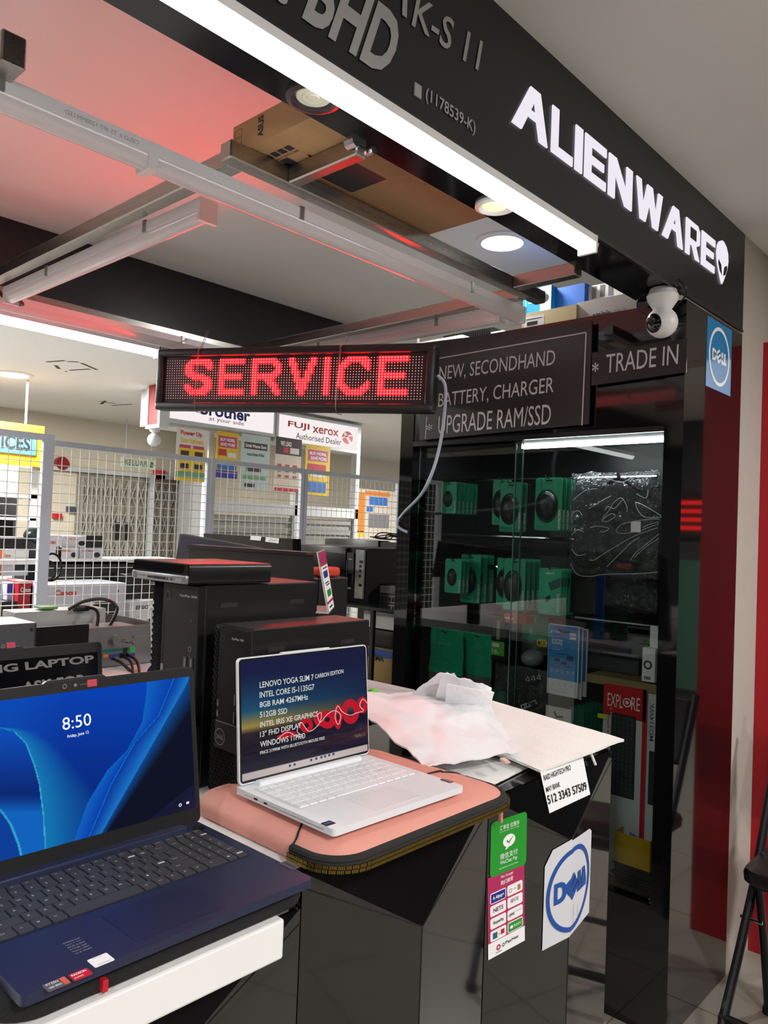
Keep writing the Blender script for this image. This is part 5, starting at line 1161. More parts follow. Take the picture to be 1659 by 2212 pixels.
e0 = oz(455, 1712, ZS); MB(frame((e0.x, e0.y + .012, ZS + .0004), (0, 1, 0), (-1, 0, 0))).text('tomtoc', 0, 0, .03, .006).build('embossed_mark', mat('pink_dark', C(186, 112, 98), .6), ps)
# ---------------------------------------------------------------- white laptop
ZW = ZS + .001
M_wm = mat('white_metal', C(232, 234, 240), .3, .0, noise=.01)
Mw = loc(-.744, .735, ZW, PI / 2 - math.radians(1.5))
wl = laptop('white_laptop', 'slim open white laptop with a dark sunset wallpaper listing its price', Mw, .281, .225, .010, .197, math.radians(5.5), M_wm, (M_wm, mat('bezel_white_rim', C(22, 24, 30), .3)), (mat('key_white', C(236, 237, 241), .45), mat('key_bed_white', C(216, 217, 222), .5)), mat('legend_grey', C(196, 198, 204), .5), LAY_SM, (.016, .267), (.090, .196))
MB(wl.M).box(.0, .0015, .02, .2, .003, .0052).build('side_groove', M_greyl, wl.t)
for yy, ll in ((.168, .010), (.145, .009)): MB(wl.M).rbox(-.0006, .002, yy, yy + ll, .0028, .0066, .001, 1).build('port', M_blkm, wl.t)
def wall2(px, py, u, v):
    if v < .062: return mixc((150, 138, 136), (206, 192, 188), .5 + .3 * math.sin(u * 3))
    w_ = (v - .062) / .938
    if w_ > .55: c = mixc((26, 74, 104), (24, 28, 62), (w_ - .55) / .33)
    elif w_ > .40: c = mixc((150, 128, 62), (26, 74, 104), (w_ - .40) / .15)
    elif w_ > .34: c = mixc((40, 34, 40), (150, 128, 62), (w_ - .34) / .06)
    else: c = mixc((24, 24, 44), (44, 36, 46), w_ / .34)
    c = mixc(c, (26, 28, 56), min(1, max(0, u * 1.1 - .1)) * .75)
    if w_ < .34: c = mixc(c, (96, 56, 60), max(0, 1 - abs(w_ - .12) / .12) * max(0, u - .3)); c = tuple(x * (.85 + .3 * NZ.noise(V((u * 9, w_ * 40, 0)))) for x in c)
    return c
screen(wl, .005, .276, .010, .192, wall2, 160, 110, screenmat('sunset_screen', 1.0))
E_s2 = glow('screen_pale', C(206, 206, 200), 1.0)
for s_, BL, BR, hh in (('LENOVO YOGA SLIM 7', (561, 1486.5), (677.5, 1468.5), 13), ('CARBON EDITION', (680.5, 1466), (742, 1454), 9), ('INTEL CORE I5-1135G7', (561, 1508), (679, 1489.5), 13), ('8GB RAM 4267MHz', (561, 1529), (665.5, 1511), 12.5), ('512GB SSD', (561.5, 1550.5), (620.5, 1541), 12.5), ('INTEL IRIS XE GRAPHICS', (562, 1572), (687, 1547), 12), ('13" FHD DISPLAY', (562, 1593), (651, 1572), 12.5), ('WINDOWS 11PRO', (562, 1614.5), (659.5, 1594.5), 12.5), ('PRICE 2199RM WITH BLUETOOTH MOUSE FREE', (562, 1630), (701.5, 1597), 7)):
    ltext(wl, s_, BL, BR, (BL[0] - .2, BL[1] - hh), E_s2, .012)
# red ribbon of loops in the wallpaper
rb_ = MB(); wh = MB(); sc3 = lambda px, py: onlid(wl, px, py, .0014)
def blob(b, cx, cy, rx, ry, hole=.35, e=.0014):
    n_ = 28; vs = [onlid(wl, cx + k_ * rx * math.cos(2 * PI * i / n_), cy + k_ * ry * math.sin(2 * PI * i / n_), e) for k_ in (hole, 1) for i in range(n_)]
    b.add(vs, [(i, (i + 1) % n_, n_ + (i + 1) % n_, n_ + i) for i in range(n_)])
for cx, cy, rx, ry, hl in ((783, 1523, 11, 18, .25), (757, 1537, 19, 27, .4), (730, 1548, 9, 27, .3), (707, 1554, 19, 20, .3), (690, 1553, 12, 16, .3), (662, 1567, 14, 16, .35), (625, 1586, 16, 7, .2), (608, 1592, 10, 5, .2)): blob(rb_, cx, cy, rx, ry, hl)
rb_.build('screen_ribbon', glow('ribbon_red', C(186, 26, 44), 1.0), wl.t)
b = MB(); pts_ = [onlid(wl, *p, .0017) for p in ((794, 1520), (784, 1510), (777, 1524), (785, 1535), (770, 1540), (756, 1545), (740, 1538), (729, 1525), (724, 1550), (731, 1565), (736, 1545), (722, 1535), (705, 1545), (692, 1560), (686, 1545), (694, 1540), (690, 1562), (668, 1580), (650, 1560), (642, 1580), (655, 1590), (640, 1590), (620, 1582), (600, 1596))]
b.tube(pts_, .0006, 5, sub=5).build('screen_ribbon', glow('ribbon_pale', C(214, 196, 190), 1.0), wl.t)
ltext(wl, 'ThinkPad  X1', (766, 1594), (788, 1589), (766, 1587), E_gr, .01)
b = MB(aff(onlid(wl, 793.5, 1586), onlid(wl, 793.2, 1566), onlid(wl, 790.5, 1586.5))); b.text('Lenovo', .05, .1, .9, .8); b.build('screen_lettering', glow('red_word', C(170, 40, 50), 1.0), wl.t)
b = MB(); 
for i, (px, c_) in enumerate(((624, 0), (634, 0), (670, 0), (681, 0), (692, 0), (700, 0), (709, 0), (718, 0))):
    py = 1654 - (px - 624) * .268; b.add([onlid(wl, px + dx, py + dy) for dx, dy in ((0, 3), (4.5, 2), (4.5, -3), (0, -2))], [(0, 1, 2, 3)])
b.build('screen_icons', glow('icons_dark', C(60, 74, 110), 1.0), wl.t)
MB(wl.ML).prism([(.085, .1965), (.088, .1992), (.19, .1992), (.193, .1965)], -.005, .001).build('webcam_bump', M_wm, wl.t)
MB(wl.M).rbox(.092, .192, .012, .078, wl.th + .0001, wl.th + .0004, .003, 2, edges=2).build('touchpad', mat('touchpad_white', C(226, 228, 233), .3), wl.t)
Mq = stick(wl, 709, 1779, .017, .013, M_blk, 'processor_sticker'); MB(Mq).text('EVO', -.006, -.003, .012, .005, 0, .02).build('lettering', mat('print_sky', C(90, 130, 210), .4), wl.t)
Mq = stick(wl, 965, 1687, .009, .022, mat('badge_dark', C(70, 40, 48), .4), 'name_badge'); MB(Mq @ Matrix.Rotation(PI / 2, 4, 'Z')).text('Lenovo', -.009, -.002, .018, .0045).build('lettering', M_whitel, wl.t)
# ---------------------------------------------------------------- foam sheets and mailer on the counter
M_foam = mat('foam_white', C(236, 237, 234), .85, bump=.8, bscale=260)
def sheet(name, label, cat, cs, m, th, amp, k, seed, nu=30, nv=24, mid=0.0):
    a_, b_, c_, d_ = cs  # corners in order
    def top(u, v, e):
        p = (a_ * (1 - u) + b_ * u) * (1 - v) + (d_ * (1 - u) + c_ * u) * v
        w_ = amp * (abs(NZ.noise(V((u * k, v * k, seed)))) + .5 * abs(NZ.noise(V((u * k * 2.7, v * k * 2.7, seed + 5))))); w_ += mid * math.sin(PI * u) * math.sin(PI * v)
        return V((p.x, p.y, p.z + w_ + e))
    b = MB(); b.grid(lambda u, v: top(u, v, th), nu, nv); b.grid(lambda u, v: top(u, 1 - v, 0), nu, nv)
    n1 = (nu + 1) * (nv + 1); fs = []
    for i in range(nu): fs += [(i + 1, i, n1 + nv * (nu + 1) + i, n1 + nv * (nu + 1) + i + 1), (nv * (nu + 1) + i, nv * (nu + 1) + i + 1, n1 + i + 1, n1 + i)]
    for j in range(nv): a0, a1 = j * (nu + 1), (j + 1) * (nu + 1); b0, b1 = n1 + (nv - j) * (nu + 1), n1 + (nv - j - 1) * (nu + 1); fs += [(a0, a1, b1, b0), (a1 + nu, a0 + nu, b0 + nu, b1 + nu)]
    b.f += fs; b.mi += [0] * len(fs)
    return tag(b.build(name, m, smooth=True), label, cat)
zf_ = T + .012
sheet('foam_sheet', 'large white foam sheet with a corner jutting over the counter end', 'foam sheet', [oz(1168, 1670, T + .012), oz(1348, 1602, T + .020), oz(1010, 1503, T + .02), oz(880, 1560, T + .012)], M_foam, .005, .004, 3, 2)
sheet('foam_sheet', 'thin white sheet lying flat beneath the foam and mailer near the sleeve', 'foam sheet', [oz(1064, 1698, T), oz(1150, 1655, T), oz(1010, 1610, T), oz(935, 1655, T)], M_whitem, .003, .002, 3, 8)
sheet('paper_sheet', 'white papers sticking up behind the crumpled mailer', 'paper', [oz(935, 1530, T + .05), oz(1052, 1545, T + .045), ox(1062, 1487, -1.02), ox(955, 1456, -1.05)], M_paper, .0015, .006, 3, 5)
sheet('paper_sheet', 'second white paper edge fanned out right of the first', 'paper', [oz(960, 1540, T + .042), oz(1052, 1550, T + .038), ox(1068, 1497, -1.0), ox(965, 1480, -1.03)], M_paper, .0012, .006, 3, 6)
M_mail = mat('mailer_white', C(236, 236, 240), .42, noise=.02, bump=.3, bscale=60)
zm = T + .055
ev = sheet('poly_mailer', 'large crumpled white poly mailer lying over the foam and laptop sleeve', 'mailer', [oz(917, 1664, T + .03), oz(1118, 1628, T + .03), oz(1040, 1500, T + .07), oz(740, 1505, T + .07)], M_mail, .003, .012, 3.2, 11, 44, 36, .012)
tri = sheet('poly_mailer', 'raised white flap of the mailer standing against the cabinet glass', 'mailer', [oz(870, 1515, T + .06), oz(1000, 1530, T + .055), ox(985, 1462, -1.06), ox(950, 1455, -1.09)], M_mail, .002, .008, 3, 13)
b = MB(); c0 = oz(843, 1548, T + .085)
Mt = aff(oz(838, 1538, T + .0895), oz(945, 1622, T + .0895), oz(840, 1534, T + .0895))
pa = thing('adhesive_strip', 'short pinkish cardboard edge under the mailer by the foam', 'paper strip', loc(*oz(1100, 1640, T + .03)))
MB(frame(oz(1090, 1641, T + .03), oz(1110, 1655, T + .03) - oz(1090, 1641, T + .03), (0, 0, 1))).box(0, .025, 0, .004, 0, .01).build('strip', mat('strip_pink', C(226, 190, 170), .7), pa)
pl_ = oz(1276, 1640, T - .0); b = MB(); b.cyl(pl_ + V((0, 0, .012)), pl_ + V((.006, .01, -.012)), .003, n=8); tag(b.build('plastic_peg', M_white), 'tiny white peg hanging under the foam sheet corner', 'peg')
# ================================================================ computers on the white table
def tower(name, label, x0, y0, W_, D_, H_, kind, z=T):
    t = thing(name, label, 'desktop computer', loc(x0 + W_ / 2, y0 + D_ / 2, z))
    M = loc(x0, y0, z)
    MB(M).rbox(0, W_, .014, D_, 0, H_, .002, 1).build('case', mat('tower_black_' + kind, C(20, 20, 21), .34, spec=.5), t)
    MB(M).box(.001, W_ - .001, .006, .014, .001, H_ - .001).build('front_frame', M_blkm, t)
    # diamond mesh front, as crossing ribs
    b = MB(Matrix(((1, 0, 0, x0), (0, 0, -1, y0 + .006), (0, 1, 0, z), (0, 0, 0, 1)))); st = .0085; sl_ = 1.25
    def rib(c0, sg):
        # line v = c0 + sg*sl_*u clipped to the face
        pts = []
        u0, u1 = 0.003, W_ - .003
        v0, v1 = c0 + sg * sl_ * u0, c0 + sg * sl_ * u1
        lo, hi = .004, H_ - .004
        def cl(u, v, uu, vv):
            if v < lo: return (u + (uu - u) * (lo - v) / (vv - v), lo)
            if v > hi: return (u + (uu - u) * (hi - v) / (vv - v), hi)
            return (u, v)
        if max(v0, v1) < lo or min(v0, v1) > hi: return
        a_ = cl(u0, v0, u1, v1); c_ = cl(u1, v1, u0, v0)
        d_ = V((c_[0] - a_[0], c_[1] - a_[1], 0)); n_ = V((-d_.y, d_.x, 0)).normalized() * .0012
        b.add([(a_[0] - n_.x, a_[1] - n_.y, .001), (c_[0] - n_.x, c_[1] - n_.y, .001), (c_[0] + n_.x, c_[1] + n_.y, .001), (a_[0] + n_.x, a_[1] + n_.y, .001), (a_[0], a_[1], .0045), (c_[0], c_[1], .0045)], [(0, 1, 5, 4), (2, 3, 4, 5), (0, 4, 3), (1, 2, 5)])
    k_ = -sl_ * W_
    while k_ < H_ + sl_ * W_: rib(k_, 1); rib(k_, -1); k_ += st * 1.35
    b.build('front_grille', mat('grille_black_' + kind, C(44, 44, 46), .35), t)
    Mf = Matrix(((1, 0, 0, x0), (0, 0, -1, y0), (0, 1, 0, z), (0, 0, 0, 1)))
    gw = .24 if kind == 'small' else .27; pb = .40 if kind == 'small' else .30
    MB(Mf).rbox(W_ * gw, W_, H_ * pb, H_ - .001, -.012, .002, .002, 1).build('front_panel', mat('panel_black_' + kind, C(13, 13, 15), .45, spec=.3), t)
    MB(Mf).rbox(W_ * gw * .9, W_, H_ * (pb - .10), H_ * (pb + .06), -.012, .003, .002, 1).build('logo_panel', mat('panel_grey_' + kind, C(28, 29, 31), .45, spec=.3), t)
    MB(Mf).rect(W_ * gw, W_, H_ * .875, H_ * .877, .0024).rect(W_ * (gw + .03), W_ * (gw + .05), H_ * (pb + .08), H_ * .86, .0024).build('panel_seam', M_blkm, t)
    b = MB(Mf); b.ring(W_ * (gw + .12), H_ * .93, W_ * .045, W_ * .06, 20, .0026); b.build('power_button', mat('button_' + kind, C(60, 60, 62), .35, .4), t)
    b = MB(Mf); b.text('OptiPlex 3040' if kind == 'big' else 'OptiPlex 7020', W_ * .62, H_ * .93, W_ * .34, H_ * .016, .0026); b.build('lettering', M_greyl, t)
    for px_, pz_ in ((.78, .60), (.78, .50), (.90, .60), (.90, .50)):
        b = MB(Mf); b.box(W_ * (px_ - .035), W_ * (px_ + .035), H_ * (pz_ - .04), H_ * (pz_ + .04), 0, .003); o_ = b.build('usb_port', mat('port_dark', C(10, 10, 12), .3), t); MB(Mf).box(W_ * (px_ - .012), W_ * (px_ + .012), H_ * (pz_ - .032), H_ * (pz_ + .032), .003, .0034).build('contact', mat('port_grey', C(110, 112, 116), .4), o_)
    b = MB(Mf); b.ring(W_ * .86, H_ * .68, W_ * .02, W_ * .03, 16, .0026).disc(W_ * .86, H_ * .645, W_ * .01, 10, .0026).disc(W_ * .86, H_ * .82, W_ * .008, 10, .0026); b.build('audio_port', MATS['port_grey'], t)
    b = MB(Mf)
    for v_ in (.44, .50, .56): b.box(W_ * (gw + .02), W_ * (gw + .07), H_ * (v_ - .02), H_ * (v_ + .015), .002, .0026)
    b.build('drive_mark', mat('mark_grey_' + kind, C(120, 122, 124), .4), t)
    if kind == 'small':
        b = MB(Mf); b.ring(W_ * (gw + .16), H_ * .37, W_ * .13, W_ * .15, 28, .0034); dellpoly_(b, W_ * (gw + .16), H_ * .37, W_ * .2, W_ * .08, .0034); b.build('logo_ring', MATS['mark_grey_small'], t)
    # slots on the side facing the counter
    for yy in (D_ * .22, D_ * .80):
        b = MB(M); b.box(W_ - .0005, W_ + .0006, yy - .018, yy + .018, H_ - .040, H_ - .032); b.build('side_slot', mat('slot_' + kind, C(64, 64, 66), .3, .5), t)
    MB(M).rect(W_, W_, 0, 1).M
    return t
def dellpoly_(b, cx, cy, tw, th_, z):
    x = cx - tw / 2; y_ = cy - th_ / 2; s = lambda u, v: (x + u * tw, y_ + v * th_)
    dD(b, s, z); b.poly(tiltE(x, y_, tw, th_), z)
    b.poly([s(.64, 0), s(.82, 0), s(.82, .26), s(.75, .26), s(.75, 1), s(.64, 1)], z); b.poly([s(.82, 0), s(1, 0), s(1, .26), s(.93, .26), s(.93, 1), s(.82, 1)], z)
tower('desktop_computer', 'slimmer black desktop tower with honeycomb front standing right behind the white laptop', -1.097, .777, .093, .288, .288, 'small')
tower('desktop_computer', 'taller black desktop tower at left carrying the small silver fronted computer', -1.292, .775, .158, .275, .35, 'big')
# mini computer on the taller tower
zt_hp = T + .3515
hp = thing('mini_computer', 'flat black mini computer with silver front strip lying on the taller tower', 'mini computer', loc(-1.215, .85, zt_hp))
hx0, hx1, hy0, hy1, hh = -1.31, -1.13, .742, .925, .036
MB().rbox(hx0, hx1, hy0 + .006, hy1, zt_hp, zt_hp + hh, .006, 3, edges=1).build('case', mat('mini_black', C(22, 21, 22), .28, spec=.6), hp, True)
MB().rbox(hx0 + .001, hx1 - .001, hy0, hy0 + .008, zt_hp + .001, zt_hp + hh * .46, .003, 2).build('silver_strip', mat('silver_strip', C(150, 152, 156), .35, .7), hp, True)
b = MB()
for i in range(46):
    xx = hx0 + .005 + (hx1 - hx0 - .01) * i / 46; b.add([(xx, hy0 + .002, zt_hp + hh * .5), (xx + .0014, hy0 + .002, zt_hp + hh * .5), (xx + .0064, hy0 + .002, zt_hp + hh * .95), (xx + .005, hy0 + .002, zt_hp + hh * .95), (xx + .0007, hy0 - .0005, zt_hp + hh * .5), (xx + .0057, hy0 - .0005, zt_hp + hh * .95)], [(0, 4, 5, 3), (4, 1, 2, 5)])
b.build('front_vent', M_blk, hp); MB().box(hx0 + .004, hx1 - .004, hy0 + .0025, hy0 + .007, zt_hp + hh * .46, zt_hp + hh * .97).build('vent_back', M_blkm, hp)
Mh = Matrix(((1, 0, 0, hx0), (0, 0, -1, hy0), (0, 1, 0, zt_hp), (0, 0, 0, 1))); w = hx1 - hx0
for u_, wd_, hgt in ((.36, .016, .005), (.47, .022, .006), (.59, .022, .006)): MB(Mh).rbox(w * u_ - wd_ / 2, w * u_ + wd_ / 2, .0075 - hgt / 2, .0075 + hgt / 2, -.002, .0006, .001, 1).build('usb_port', M_blkm, hp)
b = MB(Mh); b.disc(w * .68, .0075, .0022, 14, .0006).disc(w * .75, .0075, .0022, 14, .0006); b.build('audio_port', M_blkm, hp)
b = MB(Mh); b.ring(w * .08, .0085, .0045, .006, 24, .0006).poly([(w * .065, .004), (w * .072, .004), (w * .085, .013), (w * .078, .013)], .0006).poly([(w * .08, .004), (w * .087, .004), (w * .1, .013), (w * .093, .013)], .0006).text('PRODESK', w * .15, .007, w * .14, .003, .0006); b.build('lettering', mat('print_dim', C(96, 98, 102), .4), hp)
MB(Mh).rbox(w * .82, w * .93, .0045, .0105, -.001, .001, .002, 2, edges=2).build('power_button', mat('btn_silver', C(176, 178, 182), .3, .7), hp)
# acrylic price stand on the slimmer tower
zs_ = T + .2885
Pb = [oz(667, 1324, zs_), oz(710, 1326, zs_), oz(722, 1312, zs_), oz(680, 1311, zs_)]
st_ = thing('acrylic_stand', 'small clear acrylic stand with a pink topped payment strip on the slimmer tower', 'acrylic stand', loc(*(sum(Pb, V()) / 4)))
M_acr = mat('acrylic', C(226, 226, 224), .12, alpha=.7)
b = MB(); b.add(Pb + [p + V((0, 0, .003)) for p in Pb], [(3, 2, 1, 0), (4, 5, 6, 7), (0, 1, 5, 4), (1, 2, 6, 5), (2, 3, 7, 6), (3, 0, 4, 7)]); b.build('base_plate', M_acr, st_)
e0, e1 = Pb[1], Pb[2]; hv = opl(688, 1192, (e0 + e1) / 2, (e1 - e0).normalized().cross(V((0, 0, 1))).cross(V((0, 0, 1)))) if False else None
nrm = V((fw.x, fw.y, 0)).normalized()
tl = opl(686, 1192, e0, nrm); tr_ = opl(702, 1186, e1, nrm)
def stp(u, v): a_ = e0 + (tl - e0) * v; c_ = e1 + (tr_ - e1) * v; return a_ + (c_ - a_) * u
off_ = (e1 - e0).cross(tl - e0).normalized() * .0025
if off_.dot(CAM - e0) < 0: off_ = -off_
def sq(b, u0, u1, v0, v1, k): q = [stp(u0, v0), stp(u1, v0), stp(u1, v1), stp(u0, v1)]; return b.add([p + off_ * k for p in q], [(0, 1, 2, 3)])
b = MB(); vs = [stp(0, 0), stp(1, 0), stp(1, 1), stp(0, 1)]; b.add(vs + [p - off_ for p in vs], [(0, 1, 2, 3), (7, 6, 5, 4), (0, 4, 5, 1), (1, 5, 6, 2), (2, 6, 7, 3), (3, 7, 4, 0)]); b.build('back_plate', M_acr, st_)
b = MB(); sq(b, 0.04, .96, .02, .75, .25); b.build('strip_paper', M_paper, st_); b = MB(); sq(b, .04, .96, .75, .98, .25); sq(b, .04, .96, .14, .18, .5); b.build('pink_header', MATS['pay_pink'], st_)
b = MB(); sq(b, .2, .75, .55, .66, .5); b.build('blue_mark', MATS['print_blue'], st_); b = MB(); sq(b, .25, .8, .24, .35, .5); b.build('green_mark', MATS['pay_green'], st_)
b = MB(); sq(b, .2, .8, .70, .72, .5); sq(b, .2, .7, .46, .48, .5); sq(b, .3, .8, .42, .44, .5); sq(b, .25, .7, .06, .09, .5); b.build('lettering', M_blackl, st_)
# ------- closed laptops and screens behind the mini computer
def slab(name, label, cat, px, y, d, z0, m, extra=None, r=.003):
    x0, x1, za, zb = rectpx(*px, y); x1 = min(x1, -2.113); t = thing(name, label, cat, loc((x0 + x1) / 2, y, z0 if z0 is not None else za))
    MB().rbox(x0, x1, y, y + d, z0 if z0 is not None else za, zb, r, 2).build('body', m, t, True); return t, x0, x1, za, zb
M_satin = mat('satin_black', C(16, 15, 17), .3, spec=.45)
TR = 1.06
# rear rack: black frame with glass shelves
rk = thing('shelf_rack', 'low black rack with green edged glass shelves left of the glass cabinet', 'shelf rack', loc(-2.4, 2.6, 0))
M_gsh = mat('glass_shelf', C(30, 46, 42), .08, spec=.6)
zs1 = oy(790, 1310, 2.5).z
MB().box(-3.0, -2.09, 2.5, 3.1, zs1 - .012, zs1).build('glass_shelf', M_gsh, rk); MB().box(-3.0, -2.09, 2.5, 3.1, .78, .79).build('glass_shelf', M_gsh, rk); MB().box(-3.0, -2.09, 2.5, 3.1, .3, .31).build('glass_shelf', M_gsh, rk)
MB().box(-3.0, -2.09, 3.08, 3.1, .0, zs1 - .012).build('back_panel', M_blkm, rk)
for x_ in (-2.99, -2.36, -2.11): MB().box(x_, x_ + .018, 2.505, 2.523, 0, zs1 - .012).build('post', M_blk, rk)
# computers on the rack
pc, x0, x1, za, zb = slab('desktop_computer', 'opened black computer case showing its rear ports on the glass shelf', 'desktop computer', (636, 1178, 745, 1312), 2.58, .35, zs1, M_satin)
MB().box(x0, x1 + .12, 2.6, 2.93, zs1 + .001, zb - .002).build('rear_block', M_blkm, pc)
Mx = frame((x1, 2.585, zs1), (1, 0, 0), (0, 0, 1)); hh = zb - zs1
b = MB(Mx); b.box(.062, .115, hh * .08, hh * .96, -.01, .0); b.build('slot_bracket', M_galv, pc)
b = MB(Mx); b.box(.006, .05, hh * .52, hh * .9, -.008, .002).box(.004, .012, hh * .3, hh * .75, -.005, .004).box(.045, .054, hh * .35, hh * .75, -.005, .004); b.build('board', mat('board_black', C(30, 32, 32), .5), pc)
b = MB(Mx)
for i in range(3): b.disc(.022 + .008 * i, hh * .78, .0028, 10, .0028)
for i in range(2): b.disc(.020 + .012 * i, hh * .25, .005, 12, .0008)
b.build('connector', mat('conn_pale', C(200, 204, 190), .4), pc)
for k_, (v_, w_) in enumerate(((.72, .022), (.64, .014), (.56, .014), (.46, .010), (.30, .02))): MB(Mx).box(.088, .088 + w_, hh * v_, hh * (v_ + .05), -.001, .001).build('port', M_blkm, pc)
MB(Matrix(((1, 0, 0, x0), (0, 0, -1, 2.58), (0, 1, 0, zs1), (0, 0, 0, 1)))).text('ASUS', (x1 - x0) * .12, hh * .9, .022, .006, .001).build('lettering', mat('print_dim2', C(110, 112, 120), .5), pc)
b = MB(Matrix(((1, 0, 0, x0), (0, 0, -1, 2.58), (0, 1, 0, zs1), (0, 0, 0, 1))))
for i in range(8): b.rect((x1 - x0) * .4, (x1 - x0) * .9, hh * (.62 + .035 * i), hh * (.62 + .035 * i) + .003, .001)
b.build('side_vent', M_blkm, pc)
pc2, x0, x1, za, zb = slab('desktop_computer', 'larger black computer case behind, with loose cables on top', 'desktop computer', (699, 1165, 815, 1300), 2.98, .09, zs1, M_satin)
x2 = oy(880, 1200, 2.98).x
MB().box(x1, min(x2, -2.1), 2.99, 3.06, zs1 + .001, zb - .006).build('rear_block', mat('rear_black2', C(18, 18, 19), .5), pc2)
b = MB(frame((x1 + .02, 2.988, zs1), (1, 0, 0), (0, 0, 1)))
for v_ in (.10, .20): b.ring(.07, v_, .012, .02, 20, .001)
for v_ in (.12, .15, .18, .22): b.disc(.05, v_, .002, 8, .001)
b.build('connector', MATS['conn_pale'], pc2)
rng = random.Random(11); ct = V(((x1 + x2) / 2 - .03, 3.02, zb + .004)); b = MB()
for k_ in range(6):
    b.tube([ct + V((-.14 + .07 * i + rng.uniform(-.03, .03), rng.uniform(-.02, .02), .004 + rng.uniform(0, .035) * (1 if 0 < i < 4 else .3))) for i in range(5)], .0032, 6, sub=5)
tag(b.build('loose_cable', M_cblack, smooth=True), 'tangle of loose black cables on top of the larger case', 'cable')
sm_, x0, x1, za, zb = slab('desktop_computer', 'slim grey rear panel computer lying low beside the cabinet post', 'desktop computer', (816, 1262, 858, 1306), 2.70, .2, zs1, M_blk)
b = MB(frame((x0, 2.699, zs1), (1, 0, 0), (0, 0, 1))); hh = zb - zs1; w = min(x1, -2.09) - x0; b.box(.002, w, .002, hh * .48, -.001, .001); b.build('port_plate', M_galv, sm_)
for i in range(5): MB(frame((x0, 2.698, zs1), (1, 0, 0), (0, 0, 1))).box(.006 + i * w / 5.5, .006 + i * w / 5.5 + w * .1, hh * .12, hh * .32, -.001, .001).build('port', M_blkm, sm_)
b = MB(frame((x0, 2.699, zs1), (1, 0, 0), (0, 0, 1)))
for i in range(5): b.rect(.01, w * .9, hh * (.55 + .08 * i), hh * (.58 + .08 * i), .001)
b.build('rear_vent', M_greyl, sm_)
# things on the lower shelf
def sbox(name, label, cat, px, y, d, m, r=.003):
    x0, x1, za, zb = rectpx(*px, y); x1 = min(x1, -2.088); t = tag(MB().rbox(x0, x1, y, y + d, za, zb, r, 2).build(name, m, smooth=True), label, cat); return t, x0, x1, za, zb
zlow = .79
t, x0, x1, za, zb = slab('white_box', 'white boxes with small print under the glass shelf beside the cabinet', 'box', (785, 1322, 856, 1358), 2.62, .3, None, M_whitem)
M_dk = mat('bag_black', C(26, 25, 27), .45)
t2, x0, x1, za, zb2 = slab('brown_carton', 'brown carton with a blue top band on the low rack shelf', 'box', (760, 1400, 852, 1480), 2.60, .3, zlow, mat('carton_brown', C(140, 112, 62), .7, noise=.1))
MB(Matrix(((1, 0, 0, x0), (0, 0, -1, 2.599), (0, 1, 0, zlow), (0, 0, 0, 1)))).rect(0, x1 - x0, (zb2 - zlow) * .80, (zb2 - zlow), .0006).build('blue_print', mat('print_navy2', C(30, 60, 130), .5), t2)
MB(Matrix(((1, 0, 0, x0), (0, 0, -1, 2.599), (0, 1, 0, zlow), (0, 0, 0, 1)))).text('SUPREMA', .05, (zb2 - zlow) * .70, .15, .028, .001, .03).build('lettering', M_blackl, t2)
slab('black_bag', 'black packs stacked between the brown carton and the white boxes', 'bag', (770, 1358, 850, 1400), 2.63, .3, zb2, M_dk, r=.015)
lb_ = oy(806, 1498, 2.3); 
c_ = oz(806, 1502, T + .02); tag(MB().ball((c_.x, c_.y, T + .019), .019, 16, (1, 1, 1.0)).build('green_ball', mat('bright_green', C(96, 214, 60), .5), smooth=True), 'bright green rounded object peeking beside the white laptop', 'toy')
# ------- closed laptops and screens between the towers and the rack, on the white back desk
dk_ = thing('back_desk', 'plain desk behind the towers carrying screens and open computers', 'desk', loc(-2.1, 1.4, 0))
M_desk = mat('desk_pale', C(196, 198, 200), .5)
MB().box(-2.9, -1.40, 1.125, 1.68, 1.02, TR).box(-2.9, -1.81, -.6, 1.125, 1.02, TR).build('desk_top', M_desk, dk_); MB().box(-2.85, -1.86, -.55, -.53, 0, 1.02).build('leg', M_blk, dk_); MB().box(-2.85, -1.86, 1.55, 1.57, 0, 1.02).build('leg', M_blk, dk_)
# wedge of closed black laptops behind the mini computer
def skewslab(name, label, cat, pxs, y, d, m, z0=None):
    P = [oy(px, py, y) for px, py in pxs]
    if z0 is not None: P[0].z = P[1].z = z0
    t = thing(name, label, cat, loc(sum(p.x for p in P) / 4, y + d / 2, min(p.z for p in P))); b = MB()
    b.add([tuple(p) for p in P] + [(p.x, p.y + d, p.z) for p in P], [(0, 1, 2, 3), (7, 6, 5, 4), (0, 4, 5, 1), (1, 5, 6, 2), (2, 6, 7, 3), (3, 7, 4, 0)]); b.build('body', m, t); return t
bl = skewslab('printer', 'black box shaped device with sloping right side behind the mini computer', 'printer', ((404, 1262), (682, 1262), (664, 1200), (408, 1184)), 1.27, .02, M_satin, TR)
lid_ = skewslab('closed_laptop', 'thin closed black laptop lying tilted on the black device, red reflection on top', 'laptop', ((404, 1184), (664, 1199), (660, 1193), (404, 1176)), 1.262, .05, mat('lid_satin', C(40, 34, 36), .25, .3), None)
mo = skewslab('monitor', 'monitor with a dark blue screen behind the closed laptop', 'monitor', ((372, 1262), (560, 1262), (558, 1184), (388, 1153)), 1.61, .03, M_blk, None)
P = [oy(px, py, 1.605) for px, py in ((378, 1255), (556, 1258), (553, 1187), (392, 1158))]
b = MB(); b.add([tuple(p) for p in P], [(0, 1, 2, 3)]); b.build('screen', mat('dark_blue_screen', C(26, 28, 58), .2), mo)
ai = skewslab('monitor', 'black monitor back with two white paper notes near the mesh fence', 'monitor', ((440, 1262), (634, 1262), (632, 1164), (440, 1152)), 2.3, .05, M_gloss2, None)
q_ = MB()
